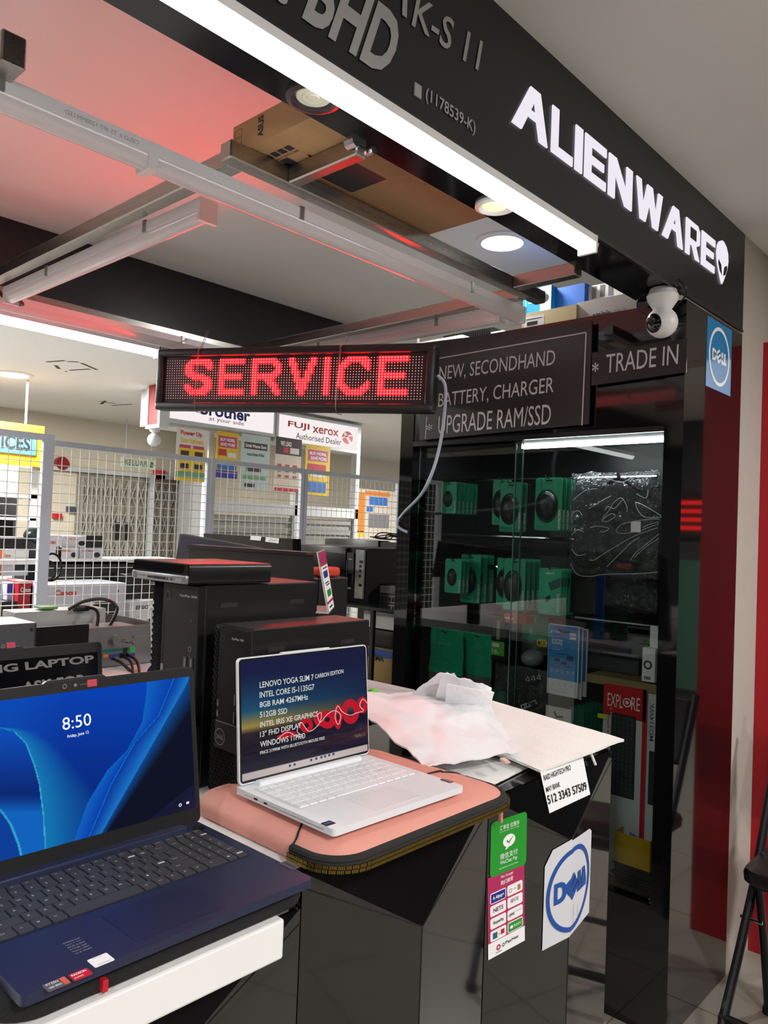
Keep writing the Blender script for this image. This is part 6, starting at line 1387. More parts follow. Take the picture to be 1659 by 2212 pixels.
for pxs in (((540, 1166), (563, 1168), (565, 1159), (542, 1157)), ((573, 1170), (602, 1174), (603, 1163), (574, 1160))): q_.add([tuple(oy(px, py, 2.297)) for px, py in pxs], [(0, 1, 2, 3)])
q_.build('paper_note', M_paper, ai); q2 = MB(); q2.tube([oy(580, 1169, 2.295), oy(585, 1164, 2.295), oy(590, 1168, 2.295), oy(597, 1166, 2.295)], .0006, 4, sub=3); q2.build('handwriting', M_blackl, ai)
for o_, (px, y_) in ((mo, (470, 1.62)), (ai, (540, 2.32))):
    p = oy(px, 1262, y_); MB().box(p.x - .03, p.x + .03, y_, y_ + .03, TR if o_ is mo else .0, p.z + .03).build('stand', M_blk, o_)
rp = oy(680, 1236, 1.42); zr = oy(680, 1246, 1.42).z
tag(MB().rbox(rp.x - .03, rp.x + .03, 1.41, 1.52, TR, zr - .001, .004).build('black_box', M_blk), 'small black box under the orange red pouch behind the tall tower', 'box')
tag(MB().rbox(rp.x - .02, rp.x + .02, 1.42, 1.50, zr, oy(680, 1225, 1.42).z, .008, 3).build('orange_pouch', mat('orange_red', C(216, 66, 46), .6), smooth=True), 'small orange red pouch behind the tall tower', 'pouch')
bp_ = skewslab('blue_folder', 'bright blue plastic folder behind the acrylic stand', 'folder', ((704, 1310), (729, 1310), (731, 1258), (712, 1260)), 1.55, .02, mat('blue_plastic', C(24, 90, 190), .35), TR)
# ------- opened computer lying at left behind the dark laptop
XO = -1.70
def onx_(px, py): return ox(px, py, XO)
ya, yb_ = ox(216, 1400, XO).y, ox(343, 1400, XO).y
zb0 = ox(300, 1424, XO).z; zb1 = ox(300, 1350, XO).z
wb = thing('white_board', 'white boards stacked under the opened computer', 'board', loc(-1.9, .95, T))
MB().rbox(-1.795, -1.60, ya - .16, yb_ + .02, T, T + .028, .002).build('board', M_whitem, wb); MB().rbox(-1.792, -1.61, ya - .16, yb_ + .015, T + .030, zb0 - .012, .002).build('board', M_whitem, wb)
oc = thing('opened_computer', 'opened grey computer chassis lying flat with ports and cables showing', 'computer chassis', loc(-1.85, (ya + yb_) / 2, zb0))
x_b = XO - .24; y_l = ya - .17
b = MB(); b.box(x_b, XO, y_l, yb_, zb0 - .01, zb0); b.box(XO - .002, XO, y_l + .14, yb_, zb0, zb1); b.box(x_b, XO, yb_ - .002, yb_, zb0, zb1); b.box(x_b, x_b + .002, y_l, yb_, zb0, zb1); b.build('chassis', M_galv, oc)
b = MB(); b.box(x_b, XO, y_l - .004, y_l, zb0 - .01, zb1 + .012); b.box(XO - .003, XO + .002, y_l, y_l + .14, zb0 - .01, zb1 + .01); b.build('black_front', M_satin, oc)
b = MB(); b.box(XO - .11, XO - .02, y_l + .06, yb_ - .05, zb0 + .02, zb1 - .004); b.build('drive_cage', M_galv, oc)
b = MB(); b.box(XO - .21, XO - .14, y_l + .03, yb_ - .07, zb0 + .03, zb1 + .028); b.build('drive_cage', mat('galv_pale', C(206, 208, 206), .35, .6), oc)
Mo = frame((XO + .0006, 0, 0), (0, 1, 0), (0, 0, 1))
def opx(b, x0, y0, x1, y1, e=0): p, q = ox(x0, y1, XO), ox(x1, y0, XO); b.rect(p.y, q.y, p.z, q.z, e)
b = MB(Mo); opx(b, 222, 1397, 290, 1410); b.build('board_plate', mat('teal_board', C(30, 110, 104), .5), oc)
b = MB(Mo); opx(b, 279, 1396, 291, 1409, .0006); b.build('green_port', mat('port_green', C(60, 190, 100), .4), oc)
b = MB(Mo); opx(b, 222, 1413, 234, 1421, .0006); b.build('orange_port', mat('port_orange', C(226, 130, 60), .4), oc)
b = MB(Mo); opx(b, 236, 1412, 256, 1421, .0006); opx(b, 279, 1411, 291, 1420, .0006); b.build('blue_port', mat('port_blue', C(60, 64, 160), .4), oc)
b = MB(Mo); opx(b, 258, 1409, 277, 1422, .0006); opx(b, 266, 1399, 275, 1409, .0006)
for i in range(26): rr = random.Random(i); xx = 238 + rr.uniform(0, 50); yy = 1374 + rr.uniform(0, 16); opx(b, xx, yy, xx + 2, yy + 2, .0004)
b.build('black_port', M_blkm, oc)
b = MB(Mo)
for i in range(5): opx(b, 296 + 9 * i, 1378, 297.5 + 9 * i, 1412, .0005)
opx(b, 293, 1371, 342, 1374, .001); b.build('slot_cover', mat('galv_line', C(190, 192, 192), .35, .7), oc)
c_ = ox(248, 1382, XO); MB().cyl((XO, c_.y, c_.z), (XO + .012, c_.y, c_.z), .011, n=18).build('lock_knob', M_galv, oc, True)
rng = random.Random(2); b = MB(); c_ = V((XO - .12, (ya + yb_) / 2 - .02, zb1 + .03))
b.tube([c_ + V(p) for p in ((-.02, -.07, .0), (0, -.04, .02), (.02, 0, .025), (.03, .03, .005), (.06, .0, -.03), (.08, -.03, -.05), (.09, -.06, -.06))], .004, 6, sub=6).tube([c_ + V(p) for p in ((-.02, -.05, .005), (.02, -.02, .0), (.05, -.03, -.03), (.07, -.05, -.05))], .004, 6, sub=6); b.rbox(c_.x - .03, c_.x, c_.y - .06, c_.y - .025, c_.z - .005, c_.z + .008, .003); b.build('ribbon_cable', M_cblack, oc, True)
MB().rbox(c_.x - .08, c_.x - .03, c_.y - .13, c_.y - .09, zb1 + .03, zb1 + .036, .003).build('green_card', mat('pcb_green', C(70, 140, 50), .5), oc)
for k_, pts in enumerate((((248, 1424), (262, 1432), (280, 1448), (290, 1458)), ((268, 1418), (280, 1426), (286, 1440), (287, 1456)), ((280, 1416), (292, 1424), (299, 1438), (301, 1454)))):
    b = MB(); P_ = [ox(p[0], p[1], XO + .01 + .03 * i) for i, p in enumerate(pts)]; b.tube([V((XO, P_[0].y, P_[0].z))] + P_[1:] , .0035, 6, sub=5)
    b.build('data_cable', M_cblack, oc, True)
# second chassis, at the very left
p0, p1 = ox(-60, 1350, -1.66), ox(80, 1345, -1.66); z1 = p1.z
gc = thing('steel_chassis', 'plain grey steel computer side panel at the far left behind the dark laptop', 'computer chassis', loc(-1.7, (p0.y + p1.y) / 2, T))
MB().rbox(-1.79, -1.66, p0.y, p1.y, T, z1, .002, 1).build('case', mat('steel_grey', C(104, 108, 112), .4, .8, noise=.08), gc)
b = MB(frame((-1.6594, 0, 0), (0, 1, 0), (0, 0, 1))); q = ox(68, 1360, -1.66); b.disc(q.y, q.z, .004, 14).rect(p1.y - .004, p1.y - .002, T, z1); b.build('screw', M_blkm, gc)
# flag stick
f0, f1 = ox(342, 1425, -1.45), ox(327, 1313, -1.45)
fl = thing('table_flag', 'thin white stick with a ball tip and a drooping blue flag', 'table flag', loc(f0.x, f0.y, T))
MB().cyl(V((f0.x, f0.y, T + .02)), f1, .0032, n=10).ball(f1, .0052, 14).build('stick', M_white, fl, True)
d_ = f1 - f0; 
MB().cyl((f0.x, f0.y, T), (f0.x, f0.y, T + .022), .022, .018, 18).build('foot', M_white, fl, True)
g0 = ox(338, 1408, -1.449)
b = MB(); b.grid(lambda u, v: g0 + V((.004 * math.sin(v * 9 + u * 5), -.035 * u * v + .010 * v, -.045 * v - .006 * u)), 8, 12); b.build('flag_cloth', mat('flag_blue', C(54, 50, 140), .8), fl, True)
cr = ox(343, 1404, -1.448); MB().rbox(cr.x - .004, cr.x + .006, cr.y - .005, cr.y + .006, cr.z - .03, cr.z + .012, .002).build('clip', M_white, fl)
# black mouse behind the upper tower foot
c_ = oz(432, 1662, T + .02); tag(MB().ball((c_.x, c_.y, T + .018), 1, 18, (.03, .022, .018)).build('computer_mouse', M_blk, smooth=True), 'small rounded black object at the foot of the slimmer tower', 'mouse')
# ================================================================ white mesh fence
M_fence = mat('fence_white', C(214, 222, 232), .4); M_wire = mat('wire_white', C(232, 232, 226), .4)
def panel(x, y0, y1, h, label, post=.028, pitch=.05, wr=.0022):
    t = thing('mesh_fence', label, 'mesh fence panel', loc(x, (y0 + y1) / 2, 0))
    for ya in (y0, y1 - post): MB().rbox(x - .015, x + .015, ya, ya + post, 0, h, .002, 1).build('post', M_fence, t)
    MB().rbox(x - .015, x + .015, y0 + post, y1 - post, h - .03, h, .002, 1).build('top_rail', M_fence, t); MB().rbox(x - .015, x + .015, y0 + post, y1 - post, .04, .07, .002, 1).build('bottom_rail', M_fence, t)
    b = MB(); n = int((y1 - y0 - 2 * post) / pitch)
    for i in range(1, n + 1): yy = y0 + post + i * (y1 - y0 - 2 * post) / (n + 1); b.cyl((x, yy, .07), (x, yy, h - .03), wr, n=5, cap=False)
    m = int((h - .1) / pitch)
    for i in range(1, m + 1): zz = .07 + i * (h - .1) / (m + 1); b.cyl((x + .004, y0 + post, zz), (x + .004, y1 - post, zz), wr, n=5, cap=False)
    b.build('wire_mesh', M_wire, t); return t
HF = 1.91
panel(-4.0, 1.762, 2.762, HF, 'white wire mesh fence panel, widest one behind the opened computer')
panel(-4.0, 2.768, 3.522, HF, 'white wire mesh fence panel in front of the hanging posters')
panel(-4.0, 3.528, 4.515, HF, 'white wire mesh fence panel nearest the glass cabinet')
panel(-3.52, .35, 1.575, 1.885, 'taller looking white wire mesh fence panel at the left edge, nearer than the rest', .05)
for yy in (2.765, 3.525):
    z_ = 1.5
    MB()
# ================================================================ goods beyond the fence
def fx_(x0, y0, x1, y1, X):
    ya, yb = ox(x0, (y0 + y1) / 2, X).y, ox(x1, (y0 + y1) / 2, X).y
    xc = (x0 + x1) / 2; return ya, yb, ox(xc, y1, X).z, ox(xc, y0, X).z
def FM(X, ya, za): return frame((X, ya, za), (0, 1, 0), (0, 0, 1))
bn = thing('goods_bench', 'long pale bench beyond the mesh fence carrying boxed printers', 'bench', loc(-4.7, 2, 0))
zb1 = .73
MB().box(-5.1, -4.3, .5, 3.1, zb1 - .04, zb1).build('bench_top', M_desk, bn)
for yy in (.55, 1.8, 3.0): MB().box(-5.05, -4.35, yy, yy + .03, 0, zb1 - .04).build('leg', M_fence, bn)
zs2 = ox(105, 1208, -4.75).z
MB().box(-5.1, -4.72, 1.2, 3.1, zs2 - .03, zs2).build('upper_shelf', M_whitem, bn)
for yy in (1.25, 2.2, 3.04): MB().box(-5.08, -5.04, yy, yy + .03, zb1, zs2 - .03).build('shelf_post', M_fence, bn)
def fbox(name, label, cat, px, X, d, m, z0=None, group=None):
    ya, yb, za, zb = fx_(*px, X); z0 = za if z0 is None else z0
    t = thing(name, label, cat, loc(X, (ya + yb) / 2, z0), group)
    MB().rbox(X - d, X, ya, yb, z0, zb, .003, 1).build('body', m, t); return t, FM(X, ya, z0), yb - ya, zb - z0
M_prt = mat('printer_dark', C(34, 36, 38), .4); M_cred = mat('canon_red', C(200, 26, 40), .5)
t, M, w, h = fbox('printer_box', 'large white printer box with red lettering beyond the mesh fence', 'printer box', (62, 1262, 270, 1402), -4.36, .35, mat('box_lilac', C(206, 206, 216), .6), zb1)
MB(M).text('Canon', w * .24, h * .84, w * .22, h * .08, .001, .03).build('lettering', M_cred, t)
MB(M).prism([(w * .62, h * .36), (w * .90, h * .36), (w * .90, h * .68), (w * .88, h * .72), (w * .66, h * .72), (w * .62, h * .62)], 0, .0008).poly([(w * .90, h * .84), (w * .92, h * .88), (w * .90, h * .92)], .001).build('printed_printer', M_prt, t)
b = MB(M)
for i in range(5): b.rect(w * .22, w * .42, h * (.28 - .04 * i), h * (.29 - .04 * i), .001)
b.build('small_print', M_greyl, t)
t, M, w, h = fbox('printer_box', 'white printer box with dark blue lettering right of the largest white one', 'printer box', (278, 1297, 352, 1402), -4.45, .3, mat('box_white2', C(226, 226, 228), .6), zb1)
MB(M).text('EPSON', w * .18, h * .80, w * .5, h * .09, .001, .03).build('lettering', mat('epson_navy', C(40, 50, 80), .5), t); MB(M).rect(w * .52, w * .95, h * .30, h * .58, .0008).build('printed_printer', M_prt, t)
MB(M).ring(w * .26, h * .55, w * .07, w * .1, 20, .001).build('printed_ring', M_greyl, t)
for i, (px, lb) in enumerate((((100, 1212, 200, 1262), 'left'), ((196, 1212, 276, 1262), 'middle'), ((272, 1214, 350, 1262), 'right'))):
    t, M, w, h = fbox('printer', 'black printer under the upper shelf beyond the fence, %s one' % lb, 'printer', px, -4.72, .32, M_prt, None, 'black printers beyond the fence')
    MB(M).rect(w * .1, w * .9, h * .62, h * .7, .001).build('paper_slot', M_blkm, t); MB(M).rect(w * .3, w * .7, h * .35, h * .4, .001).build('tray', mat('tray_dk', C(60, 62, 64), .4), t)
t, M, w, h = fbox('printer', 'black printer with a small white mark right of the largest white box', 'printer', (272, 1240, 352, 1300), -4.55, .3, mat('printer_dark2', C(24, 25, 27), .35)); MB(M).text('brother', w * .66, h * .66, w * .18, h * .07, .001).build('lettering', M_greyl, t)
for i, (px, lb, wd) in enumerate((((100, 1156, 134, 1206), 'leftmost', 'PIXMA'), ((135, 1158, 190, 1182), 'top middle', 'SUPER G20'), ((126, 1182, 170, 1206), 'lower middle', 'PIXMA'), ((172, 1182, 222, 1206), 'lower right', 'PIXMA'))):
    t, M, w, h = fbox('camera_box', 'white box with red print on the upper shelf beyond the fence, %s' % lb, 'box', px, -4.76 - .02 * (i % 2), .2, mat('box_pale%d' % i, C(222 - 4 * i, 220 - 4 * i, 220), .6), ox(150, px[3], -4.76).z if px[3] < 1190 else zs2)
    MB(M).text(wd, w * .1, h * .62, w * .5, h * .14, .001, .02).build('lettering', mat('print_orange%d' % i, C(210, 70, 50), .5), t); MB(M).disc(w * .75, h * .35, w * .14, 16, .001, h * .22).build('printed_item', M_prt, t)
t, M, w, h = fbox('black_case', 'black rounded case on top of the white boxes beyond the fence', 'case', (186, 1157, 222, 1183), -4.77, .15, M_blk, ox(200, 1183, -4.77).z)
# left part
t, M, w, h = fbox('printer_box', 'red box with white lettering standing at the left behind the fence', 'printer box', (38, 1256, 70, 1352), -4.36, .25, mat('red_carton', C(176, 22, 40), .5), zb1); MB(M).text('Canon', w * .15, h * .86, w * .7, h * .06, .001, .02).build('lettering', M_whitel, t)
t, M, w, h = fbox('printer_box', 'blue and white box left of the red lettered box', 'box', (14, 1258, 40, 1340), -4.42, .25, mat('box_ice', C(186, 190, 230), .5), zb1); MB(M).rect(0, w, h * .86, h * .98, .0008).build('blue_print', mat('print_royal', C(70, 70, 190), .5), t)
t, M, w, h = fbox('black_box', 'black box in front at the far left behind the fence', 'box', (-30, 1300, 37, 1360), -4.32, .2, M_blk, zb1)
t, M, w, h = fbox('printer', 'pale grey printer at the far left edge beyond the fence', 'printer', (-30, 1250, 16, 1300), -4.5, .25, mat('printer_pale', C(206, 206, 200), .5), zb1)
zs3 = ox(40, 1244, -4.78).z
MB().box(-5.1, -4.74, .5, 1.62, zs3 - .03, zs3).build('upper_shelf', M_whitem, bn); MB().box(-4.742, -4.738, .5, 1.60, zs3, zs3 + .03).build('lime_strip', mat('lime', C(170, 200, 30), .5), bn)
MB().box(-5.08, -5.04, .6, .63, zb1, zs3 - .03).build('shelf_post', M_fence, bn); MB().box(-5.08, -5.04, 1.58, 1.61, zb1, zs3 - .03).build('shelf_post', M_fence, bn)
t, M, w, h = fbox('camera_box', 'white box with red lettering at far left above the lime strip', 'box', (4, 1186, 62, 1228), -4.8, .2, MATS['box_white2'], zs3); MB(M).text('Canon', w * .06, h * .7, w * .26, h * .12, .001, .02).build('lettering', M_cred, t); MB(M).poly([(w * .45, h * .2), (w * .9, h * .2), (w * .85, h * .6), (w * .5, h * .6)], .001).build('printed_item', M_prt, t)
t, M, w, h = fbox('orange_box', 'small orange box edge at the far left above the lime strip', 'box', (-14, 1186, 4, 1228), -4.8, .2, mat('orange_box2', C(226, 110, 50), .5), zs3)
t, M, w, h = fbox('black_box', 'long black box on top of the far left white box', 'box', (-20, 1160, 56, 1186), -4.8, .2, M_blk, ox(30, 1186, -4.8).z)
t, M, w, h = fbox('slate_case', 'tall dark slate coloured case behind the left fence post', 'case', (56, 1170, 98, 1290), -4.86, .2, mat('slate_case', C(48, 50, 58), .5), zb1)
c_ = ox(78, 1168, -4.9); tag(MB().ball((c_.x + .0, c_.y, c_.z + .03), .07, 20, (1, 1.1, .9)).build('helmet', mat('helmet_dark', C(28, 40, 42), .25), smooth=True), 'dark rounded helmet on the slate case behind the fence post', 'helmet')
cr = ox(112, 1225, -3.99); b = MB(); b.tube([cr + V((0, .05 * math.cos(a_ * PI / 6), .07 * math.sin(a_ * PI / 6))) for a_ in range(12)], .006, 8, closed=True, sub=3).tube([cr + V((0, .04 * math.cos(a_ * PI / 6) - .02, .05 * math.sin(a_ * PI / 6) - .02)) for a_ in range(12)], .006, 8, closed=True, sub=3)
tag(b.build('cable_coil', M_cblack, smooth=True), 'coil of thick black cable hanging by the left fence post', 'cable')

# ================================================================ shop front with the lit signs
XS = -5.6
ya, yb = 3.36, 5.72
sb = thing('shop_unit', 'shop front with grey roller shutter beneath the lit brand signs', 'shop front', loc(XS, 4.5, 0))
M_alu = mat('alu_white', C(206, 208, 210), .45); M_shut = mat('shutter_grey', C(150, 150, 146), .5, .2)
MB().box(XS - .3, XS - .02, ya, yb, 2.30, 2.609).build('sign_box', M_alu, sb)
yq, zq = ox(462, 1060, XS).y, ox(600, 1060, XS).z
MB().box(XS - .1, XS - .02, 3.9, yb, 1.62, 1.72).build('shutter_head', M_alu, sb)
b = MB()
for i in range(int(1.62 / .05)): b.box(XS - .075, XS - .055 + (.012 if i % 2 else 0), 3.9, yb, i * .05, i * .05 + .046)
b.build('shutter', M_shut, sb)
for yy in (3.86, 4.86, yb - .05): MB().box(XS - .1, XS - .02, yy, yy + .05, 0, 2.3).build('shutter_post', M_alu, sb)
E_sign = glow('sign_face', (1.0, .93, .92, 1), .93)
def signp(name, TL, TR, BR, BL, label):
    P = [ox(*p, XS) for p in (BL, BR, TR, TL)]; y0, y1 = P[0].y, P[1].y; z0, z1 = (P[0].z + P[1].z) / 2, (P[2].z + P[3].z) / 2
    t = thing(name, label, 'lit sign', loc(XS, (y0 + y1) / 2, z0)); MB().rbox(XS - .018, XS + .03, y0 - .03, y1 + .03, z0 - .03, min(z1 + .03, 2.605), .004, 1).build('sign_case', M_alu, t)
    MB().box(XS + .03, XS + .034, y0, y1, z0, z1).build('lit_face', E_sign, t); return t, frame((XS + .0346, y0, z0), (0, 1, 0), (0, 0, 1)), y1 - y0, z1 - z0
t, M, w, h = signp('lit_sign', (362, 850), (585, 876), (585, 938), (362, 902), 'lit white sign with blue lettering half hidden behind the led sign')
M_bro = mat('brother_blue', C(40, 46, 130), .5)
MB(M).text('brother', w * .27, h * .30, w * .48, h * .46, 0, .03).text('at your side', w * .35, h * .08, w * .34, h * .20, 0).build('lettering', M_bro, t)
t, M, w, h = signp('lit_sign', (597, 894), (768, 925), (766, 974), (597, 950), 'lit white sign reading Authorised Dealer with a red striped ball')
M_fx = mat('fuji_red', C(196, 26, 40), .5)
MB(M).text('FUJI', w * .10, h * .50, w * .26, h * .30, 0, .02).text('xerox', w * .40, h * .48, w * .34, h * .26, 0, .02).disc(w * .86, h * .5, w * .075, 28, 0, h * .27).build('lettering', M_fx, t)
MB(M).text('Authorised Dealer', w * .20, h * .14, w * .58, h * .24, 0, .005).build('lettering', M_blackl, t)
b = MB(M); b.poly([(w * .80, h * .68), (w * .83, h * .72), (w * .87, h * .52), (w * .92, h * .30), (w * .89, h * .27), (w * .855, h * .45)], .0006).poly([(w * .79, h * .42), (w * .84, h * .52), (w * .93, h * .6), (w * .925, h * .66), (w * .85, h * .58), (w * .785, h * .48)], .0006); b.build('ball_stripes', M_whitel, t)
xa, xb_ = oy(317, 880, 3.28).x, oy(347, 880, 3.28).x; za_, zb2_ = oy(330, 925, 3.28).z, 2.609
MB().box(xa + .03, xb_ - .03, 3.28, 3.36, za_ + .03, zb2_).build('side_box', mat('sign_red', C(150, 18, 30), .45), sb)
MB().box(xa, xa + .03, 3.275, 3.36, za_, zb2_).box(xb_ - .03, xb_, 3.275, 3.36, za_, zb2_).box(xa + .03, xb_ - .03, 3.275, 3.36, za_, za_ + .03).build('side_trim', M_alu, sb)
sc_ = ox(333, 950, -5.62)
t = thing('security_camera', 'white round security camera below the red ended lit sign box', 'security camera', loc(sc_.x, sc_.y, sc_.z)); MB().ball(sc_, .055, 18).build('head', M_alu, t, True); MB().ball(sc_ + V((0, 0, .085)), .045, 16, (1, 1, .7)).build('base', M_alu, t, True); MB().cyl(sc_ + V((0, 0, .1)), sc_ + V((0, 0, .16)), .02, n=10).build('mount', M_alu, t)
# posters hung under the signs
def poster(px, bg, label, items):
    y0, y1, z0, z1 = fx_(*px, XS + .06); t = thing('poster', label, 'poster', loc(XS + .06, (y0 + y1) / 2, z0)); MB().box(XS + .057, XS + .06, y0, y1, z0, z1).build('sheet', bg, t)
    M = frame((XS + .0606, y0, z0), (0, 1, 0), (0, 0, 1)); w = y1 - y0; h = z1 - z0
    for k_, (nm, m, u0, u1, v0, v1, txt) in enumerate(items):
        b = MB(M)
        if txt: b.text(txt, w * u0, h * v0, w * (u1 - u0), h * (v1 - v0), .0006 + .0003 * k_, .03)
        else: b.rect(w * u0, w * u1, h * v0, h * v1, .0006 + .0003 * k_)
        b.build(nm, m, t)
    MB().cyl((XS + .02, (y0 + y1) / 2, z1 - .01), (XS + .06, (y0 + y1) / 2, z1 - .01), .004, n=6).build('hook', M_galv, t)
    return t
mk = lambda n_, *c_: MATS.get(n_) or mat(n_, C(*c_), .5)
m_y, m_p, m_w, m_b, m_g, m_r, m_k = mk('po_yellow', 226, 190, 40), mk('po_pink', 190, 60, 110), mk('po_white', 226, 220, 214), mk('po_blue', 50, 110, 190), mk('po_green', 110, 160, 120), mk('po_red', 196, 40, 50), mk('po_dark', 60, 44, 44)
poster((380, 926, 448, 1040), m_w, 'white poster with yellow and pink printer offers, leftmost', [('print', m_r, .12, .8, .84, .95, 'Power Up'), ('print', m_y, .1, .85, .72, .82, 'Your business'), ('print', m_p, .1, .45, .62, .68, None), ('print', m_p, .52, .88, .62, .68, None), ('print', m_y, .08, .92, .44, .62, None), ('print', m_k, .14, .4, .47, .57, None), ('print', m_k, .58, .84, .47, .57, None), ('print', m_p, .1, .45, .38, .43, None), ('print', m_p, .52, .88, .38, .43, None), ('print', m_y, .06, .94, .18, .38, None), ('print', m_k, .14, .4, .22, .33, None), ('print', m_k, .58, .84, .22, .33, None), ('print', m_g, .0, 1, .06, .17, None), ('print', m_y, .0, 1, .0, .06, None)])
poster((467, 933, 514, 1033), m_y, 'yellow poster reading BUY MORE, SAVE MORE, the left one', [('print', m_p, .08, .92, .66, .90, None), ('print', M_whitel, .16, .84, .78, .86, 'BUY MORE,'), ('print', M_whitel, .16, .84, .69, .76, 'SAVE MORE'), ('print', m_r, .1, .45, .48, .62, None), ('print', m_w, .5, .9, .45, .56, None), ('print', m_b, .06, .94, .18, .34, None), ('print', mk('po_indigo', 60, 50, 160), 0, 1, 0, .16, None)])
poster((520, 940, 582, 1060), mk('po_aqua', 190, 206, 204), 'pale green white poster with a dark banner, the middle one', [('print', m_k, .1, .9, .74, .86, None), ('print', M_whitel, .14, .86, .77, .83, 'Drink Wanna Guru'), ('print', mk('po_teal', 60, 110, 110), .2, .8, .62, .68, 'more Green White'), ('print', m_k, .2, .7, .34, .44, None), ('print', m_g, .1, .9, .2, .26, None), ('print', m_k, .15, .5, .06, .12, None)])
poster((594, 946, 650, 1062), mk('po_cream', 220, 206, 190), 'poster with a brown WE LEAD panel above product pictures', [('print', m_k, .0, 1, .68, 1, None), ('print', M_whitel, .18, .6, .84, .93, 'WE LEAD'), ('print', m_r, .3, .5, .72, .82, None), ('print', m_w, .55, .9, .71, .82, None)] + [('print', m_r, .1 + .3 * i, .24 + .3 * i, .46 - .2 * j, .50 - .2 * j, None) for i in range(3) for j in range(2)] + [('print', m_k, .12 + .3 * i, .22 + .3 * i, .36, .44, None) for i in range(3)] + [('print', m_r, 0, 1, 0, .06, None)])
poster((659, 962, 712, 1070), m_y, 'yellow poster reading BUY MORE, SAVE MORE, the right one', [('print', m_p, .1, .9, .68, .9, None), ('print', M_whitel, .16, .84, .79, .86, 'BUY MORE,'), ('print', M_whitel, .2, .86, .70, .77, 'SAVE MORE'), ('print', m_r, .1, .84, .5, .62, None), ('print', m_w, .2, .8, .36, .48, None), ('print', m_b, .14, .86, .06, .26, None)])
# far cream wall: folding grille, exit sign, bells
XW = -8.14
y0, y1, z0, z1 = fx_(172, 1034, 396, 1200, XW); z0 = 0; z1 = 1.96
gr = thing('folding_grille', 'closed grey folding lattice grille door in the far cream wall', 'folding grille', loc(XW, (y0 + y1) / 2, 0)); M = FM(XW, y0, 0); w = y1 - y0
MB(M).box(-.05, w + .05, 0, z1 + .05, -.005, .01).build('back_panel', mat('grille_back', C(150, 144, 128), .7), gr)
b = MB(M)
for i in range(13): b.box(w * i / 12 - .012, w * i / 12 + .012, 0, z1, .01, .04)
b.build('upright', mat('grille_grey', C(176, 174, 166), .5, .2), gr)
b = MB(M)
for i in range(12):
    for j in range(6):
        xa, xb, za, zb = w * i / 12, w * (i + 1) / 12, .05 + .32 * j, .05 + .32 * (j + 1)
        for p, q in (((xa, za), (xb, zb)), ((xa, zb), (xb, za))): b.tube([(p[0], p[1], .03), (q[0], q[1], .03)], .008, 4)
b.build('lattice', MATS['grille_grey'], gr)
MB(M).box(w * .31, w * .34, z1 * .66, z1 * .76, .04, .06).box(w * .40, w * .43, z1 * .66, z1 * .76, .04, .06).build('lock', M_blkm, gr)
MB(M).box(w * .68, w * .90, .56, .66, .045, .05).build('red_notice', M_cred, gr); MB(M).disc(w * .54, .62, .045, 16, .05).build('red_notice', M_cred, gr)
MB(M).box(w * .60, w * .64, 0, 2.02, .045, .09).build('centre_post', M_alu, gr)
struct(MB().box(XW - .008, XW + .05, 3.4, 5.6, 2.02, 2.06).build('trim_2', M_alu))
y0, y1, z0, z1 = fx_(262, 990, 336, 1012, -7.6); t = thing('exit_sign', 'hanging pale sign with green KELUAR lettering', 'exit sign', loc(-7.6, (y0 + y1) / 2, z0))
MB().rbox(-7.62, -7.6, y0, y1, z0, z1, .003, 1).build('panel', mat('exit_pale', C(206, 212, 196), .5), t); M = FM(-7.5994, y0, z0); MB(M).text('KELUAR', (y1 - y0) * .1, (z1 - z0) * .22, (y1 - y0) * .66, (z1 - z0) * .56, 0, .01).poly([((y1 - y0) * .82, (z1 - z0) * .2), ((y1 - y0) * .92, (z1 - z0) * .2), ((y1 - y0) * .94, (z1 - z0) * .7), ((y1 - y0) * .86, (z1 - z0) * .8)], 0).build('lettering', mat('exit_green', C(60, 110, 70), .5), t)
for yy in (y0 + .05, y1 - .05): MB().cyl((-7.61, yy, z1), (-7.61, yy, 2.609), .006, n=6).build('hanger_rod', M_alu, t)
c_ = ox(130, 1001, XW); tag(MB().cyl((XW - .01, c_.y, c_.z), (XW + .06, c_.y, c_.z), .07, n=20).build('alarm_bell', mat('bell_red', C(140, 30, 36), .4), smooth=True), 'round red alarm bell on the far cream wall', 'alarm bell')
for nm, px, m, lb in (('alarm_box', (332, 1016, 352, 1035), M_cred, 'red box above the folding grille at right'), ('alarm_box', (113, 1109, 130, 1120), M_cred, 'small red call point on the cream wall'), ('wall_box', (143, 1094, 158, 1106), mat('slate_box', C(70, 80, 96), .5), 'small slate blue box on the cream wall above a switch')):
    y0, y1, z0, z1 = fx_(*px, XW); tag(MB().box(XW - .01, XW + .05, y0, y1, z0, z1).build(nm, m), lb, 'wall box')
struct(MB().box(-8.0, -7.7, fx_(404, 1040, 450, 1200, -7.8)[0], fx_(404, 1040, 430, 1200, -7.8)[1], 0, 2.61).build('pillar', M_alu))
